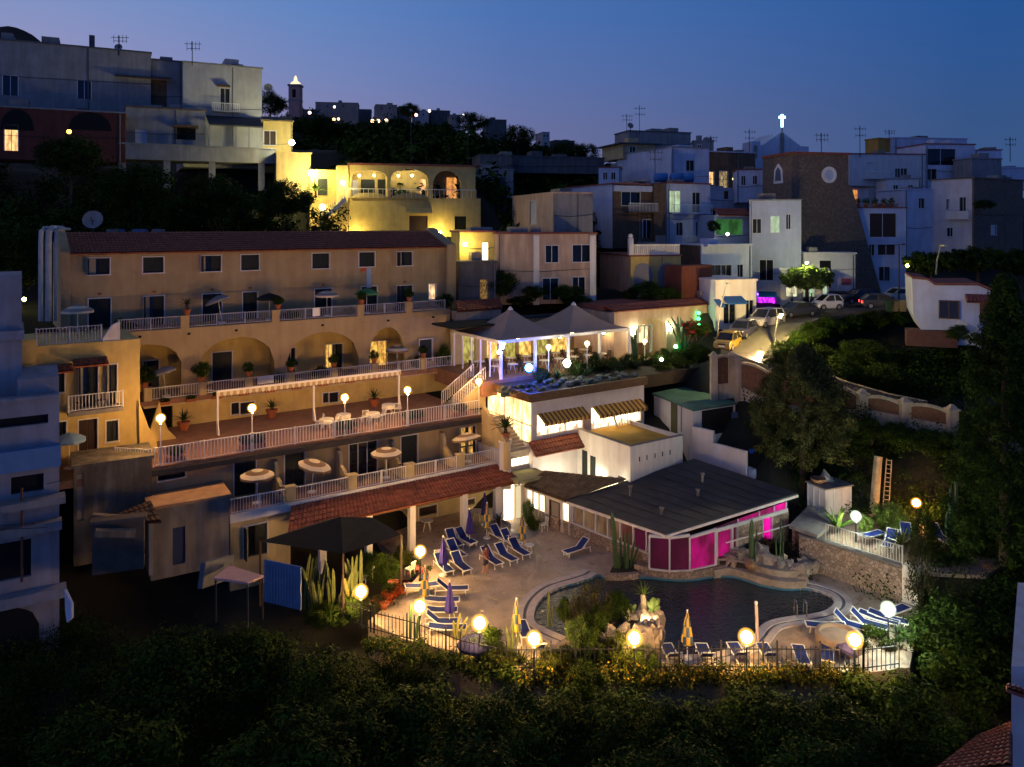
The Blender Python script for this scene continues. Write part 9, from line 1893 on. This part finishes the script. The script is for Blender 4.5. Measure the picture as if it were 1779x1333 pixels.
# statue-like dark shrub and pots by the gate of the bar roof
# cushion on a lounger and small lit things
t = T('glass_lantern', 'little bright lantern on the upper terrace near the right lounger', 'lantern', P(1622, 928, 48.5)); mb = MB(); mb.sph(P(1622, 928, 48.5), .09, 8, 6); mb.build('lit_glass', emit('lantern_light', (1, .45, .25), 30), t)
lampball('garden_spotlight', 'small green spotlight under the flowering tree', H.pt(H.s_at(1174, -.8), -.8, Z3+1.0), .16, emit('green_spot', (.15, 1, .3), 40))
lampball('garden_spotlight', 'white garden light behind the green roof edge', H.pt(H.s_at(1149, -.2), -.2, ZB+.9), .15, emit('white_spot2', (.9, 1, .5), 60))
lampball('wall_lamp', 'hidden lamp lighting the shrub left of the flue pipes', P(42, 520, 60), .14, emit('garden_yellow', (1, .85, .2), 70))
# dark shrubs hugging the garden side of the arched wall and the terrace bank
for i, (px, py, Y, r, h) in enumerate(((1375, 735, 59.3, 1.3, 1.6), (1425, 745, 58.0, 1.2, 1.4), (1470, 748, 56.8, 1.3, 1.5), (1515, 748, 55.6, 1.2, 1.6), (1560, 755, 54.4, 1.3, 1.4), (1605, 765, 53.2, 1.3, 1.5), (1650, 775, 52.2, 1.3, 1.6), (1700, 790, 51.0, 1.4, 1.7), (1335, 720, 60.2, 1.1, 1.4), (1480, 780, 57.0, 1.5, 1.6), (1565, 790, 56.0, 1.5, 1.6), (1640, 800, 54.8, 1.5, 1.7), (1610, 830, 55.0, 1.3, 1.5), (1690, 880, 49.5, 1.6, 2.2), (1700, 960, 47.5, 1.6, 2.2), (1700, 1040, 45, 1.7, 2.2), (1730, 830, 49, 1.6, 2.2), (1670, 1080, 43, 1.6, 2.0), (1740, 930, 47, 1.8, 2.4))):
 c = P(px, py, Y); bush('dark shrub in the garden bank, '+['below the conifer side pier', 'behind the conifer crown edge', 'under the first visible mesh panel', 'under the second visible pier', 'under the middle mesh panel', 'right of the middle pier', 'under the last mesh panel', 'before the ruined wall', 'left of the conifer below the gate', 'above the white shed', 'behind the wooden ladder top', 'above the orange lamp', 'directly behind the orange lamp', 'right of the tall cacti', 'right of the pale garden wall', 'below the pale garden wall', 'under the feathery border conifer', 'at the foot of the ivy pier', 'at the right border beside the terrace'][i], c-Vector((0, 0, h*.5)), r, h, 'dark', i)
for i, (px, t, r, h) in enumerate(((1000, -.9, .9, 1.3), (1038, -1.0, .8, 1.5), (1068, -.9, .8, 1.1), (1095, -1.0, .9, 1.2), (1125, -.9, .8, 1.0), (1150, -.9, .9, 1.3), (1178, -.6, 1.0, 1.2), (1205, .2, 1.1, 1.6), (1218, 1.2, 1.1, 1.5), (1180, 1.4, 1.0, 1.0), (1150, 1.6, .9, .9), (940, -.9, .7, 1.0))):
 bush('dark plant mass in the roof garden '+['below the second canopy opening', 'behind the tall spiky agave', 'before the slatted rail', 'beside the last canopy post', 'below the arch', 'below the entrance lamp', 'under the candelabra cactus arms', 'before the flowering tree', 'at the right end of the garden', 'low at the right front', 'low beside the front fascia end', 'behind the blue floodlight'][i], garden(H.s_at(px, t), t)-Vector((0, 0, .1)), r, h, 'mid', i)
for i, (px, py, Y, r, h) in enumerate(((1345, 622, 65, 1.0, 1.5), (1362, 604, 67.2, 1.0, 1.3), (1388, 590, 69.5, 1.2, 1.6), (1412, 575, 72, 1.3, 1.7), (1440, 565, 74.5, 1.4, 1.8), (1475, 560, 76.3, 1.4, 1.6), (1515, 555, 77.8, 1.4, 1.5), (1555, 552, 78.5, 1.4, 1.5), (1420, 620, 68, 1.8, 2.2), (1460, 640, 66, 1.8, 2.2), (1500, 610, 70, 2.0, 2.2), (1540, 650, 66, 1.8, 2.0))):
 bush('dark bush on the bank below the road, '+['beside the globe lamp on the wall', 'at the inner bend', 'above the conifer top', 'where the road levels out', 'below the tiny white car', 'below the black car', 'below the red tail lights', 'nearest the garden house', 'low behind the conifer', 'above the rubble path wall', 'in the middle of the dark hollow', 'low in the dark hollow'][i], P(px, py, Y)-Vector((0, 0, h*.55)), r, h, 'dark' if i < 8 else 'mid', i)
bush('dark shrub filling the gap in the flower hedge below the spotlit tree', G(1018, 1178, ZD)-Vector((0, .3, .9)), .9, 1.7, 'mid', 3)
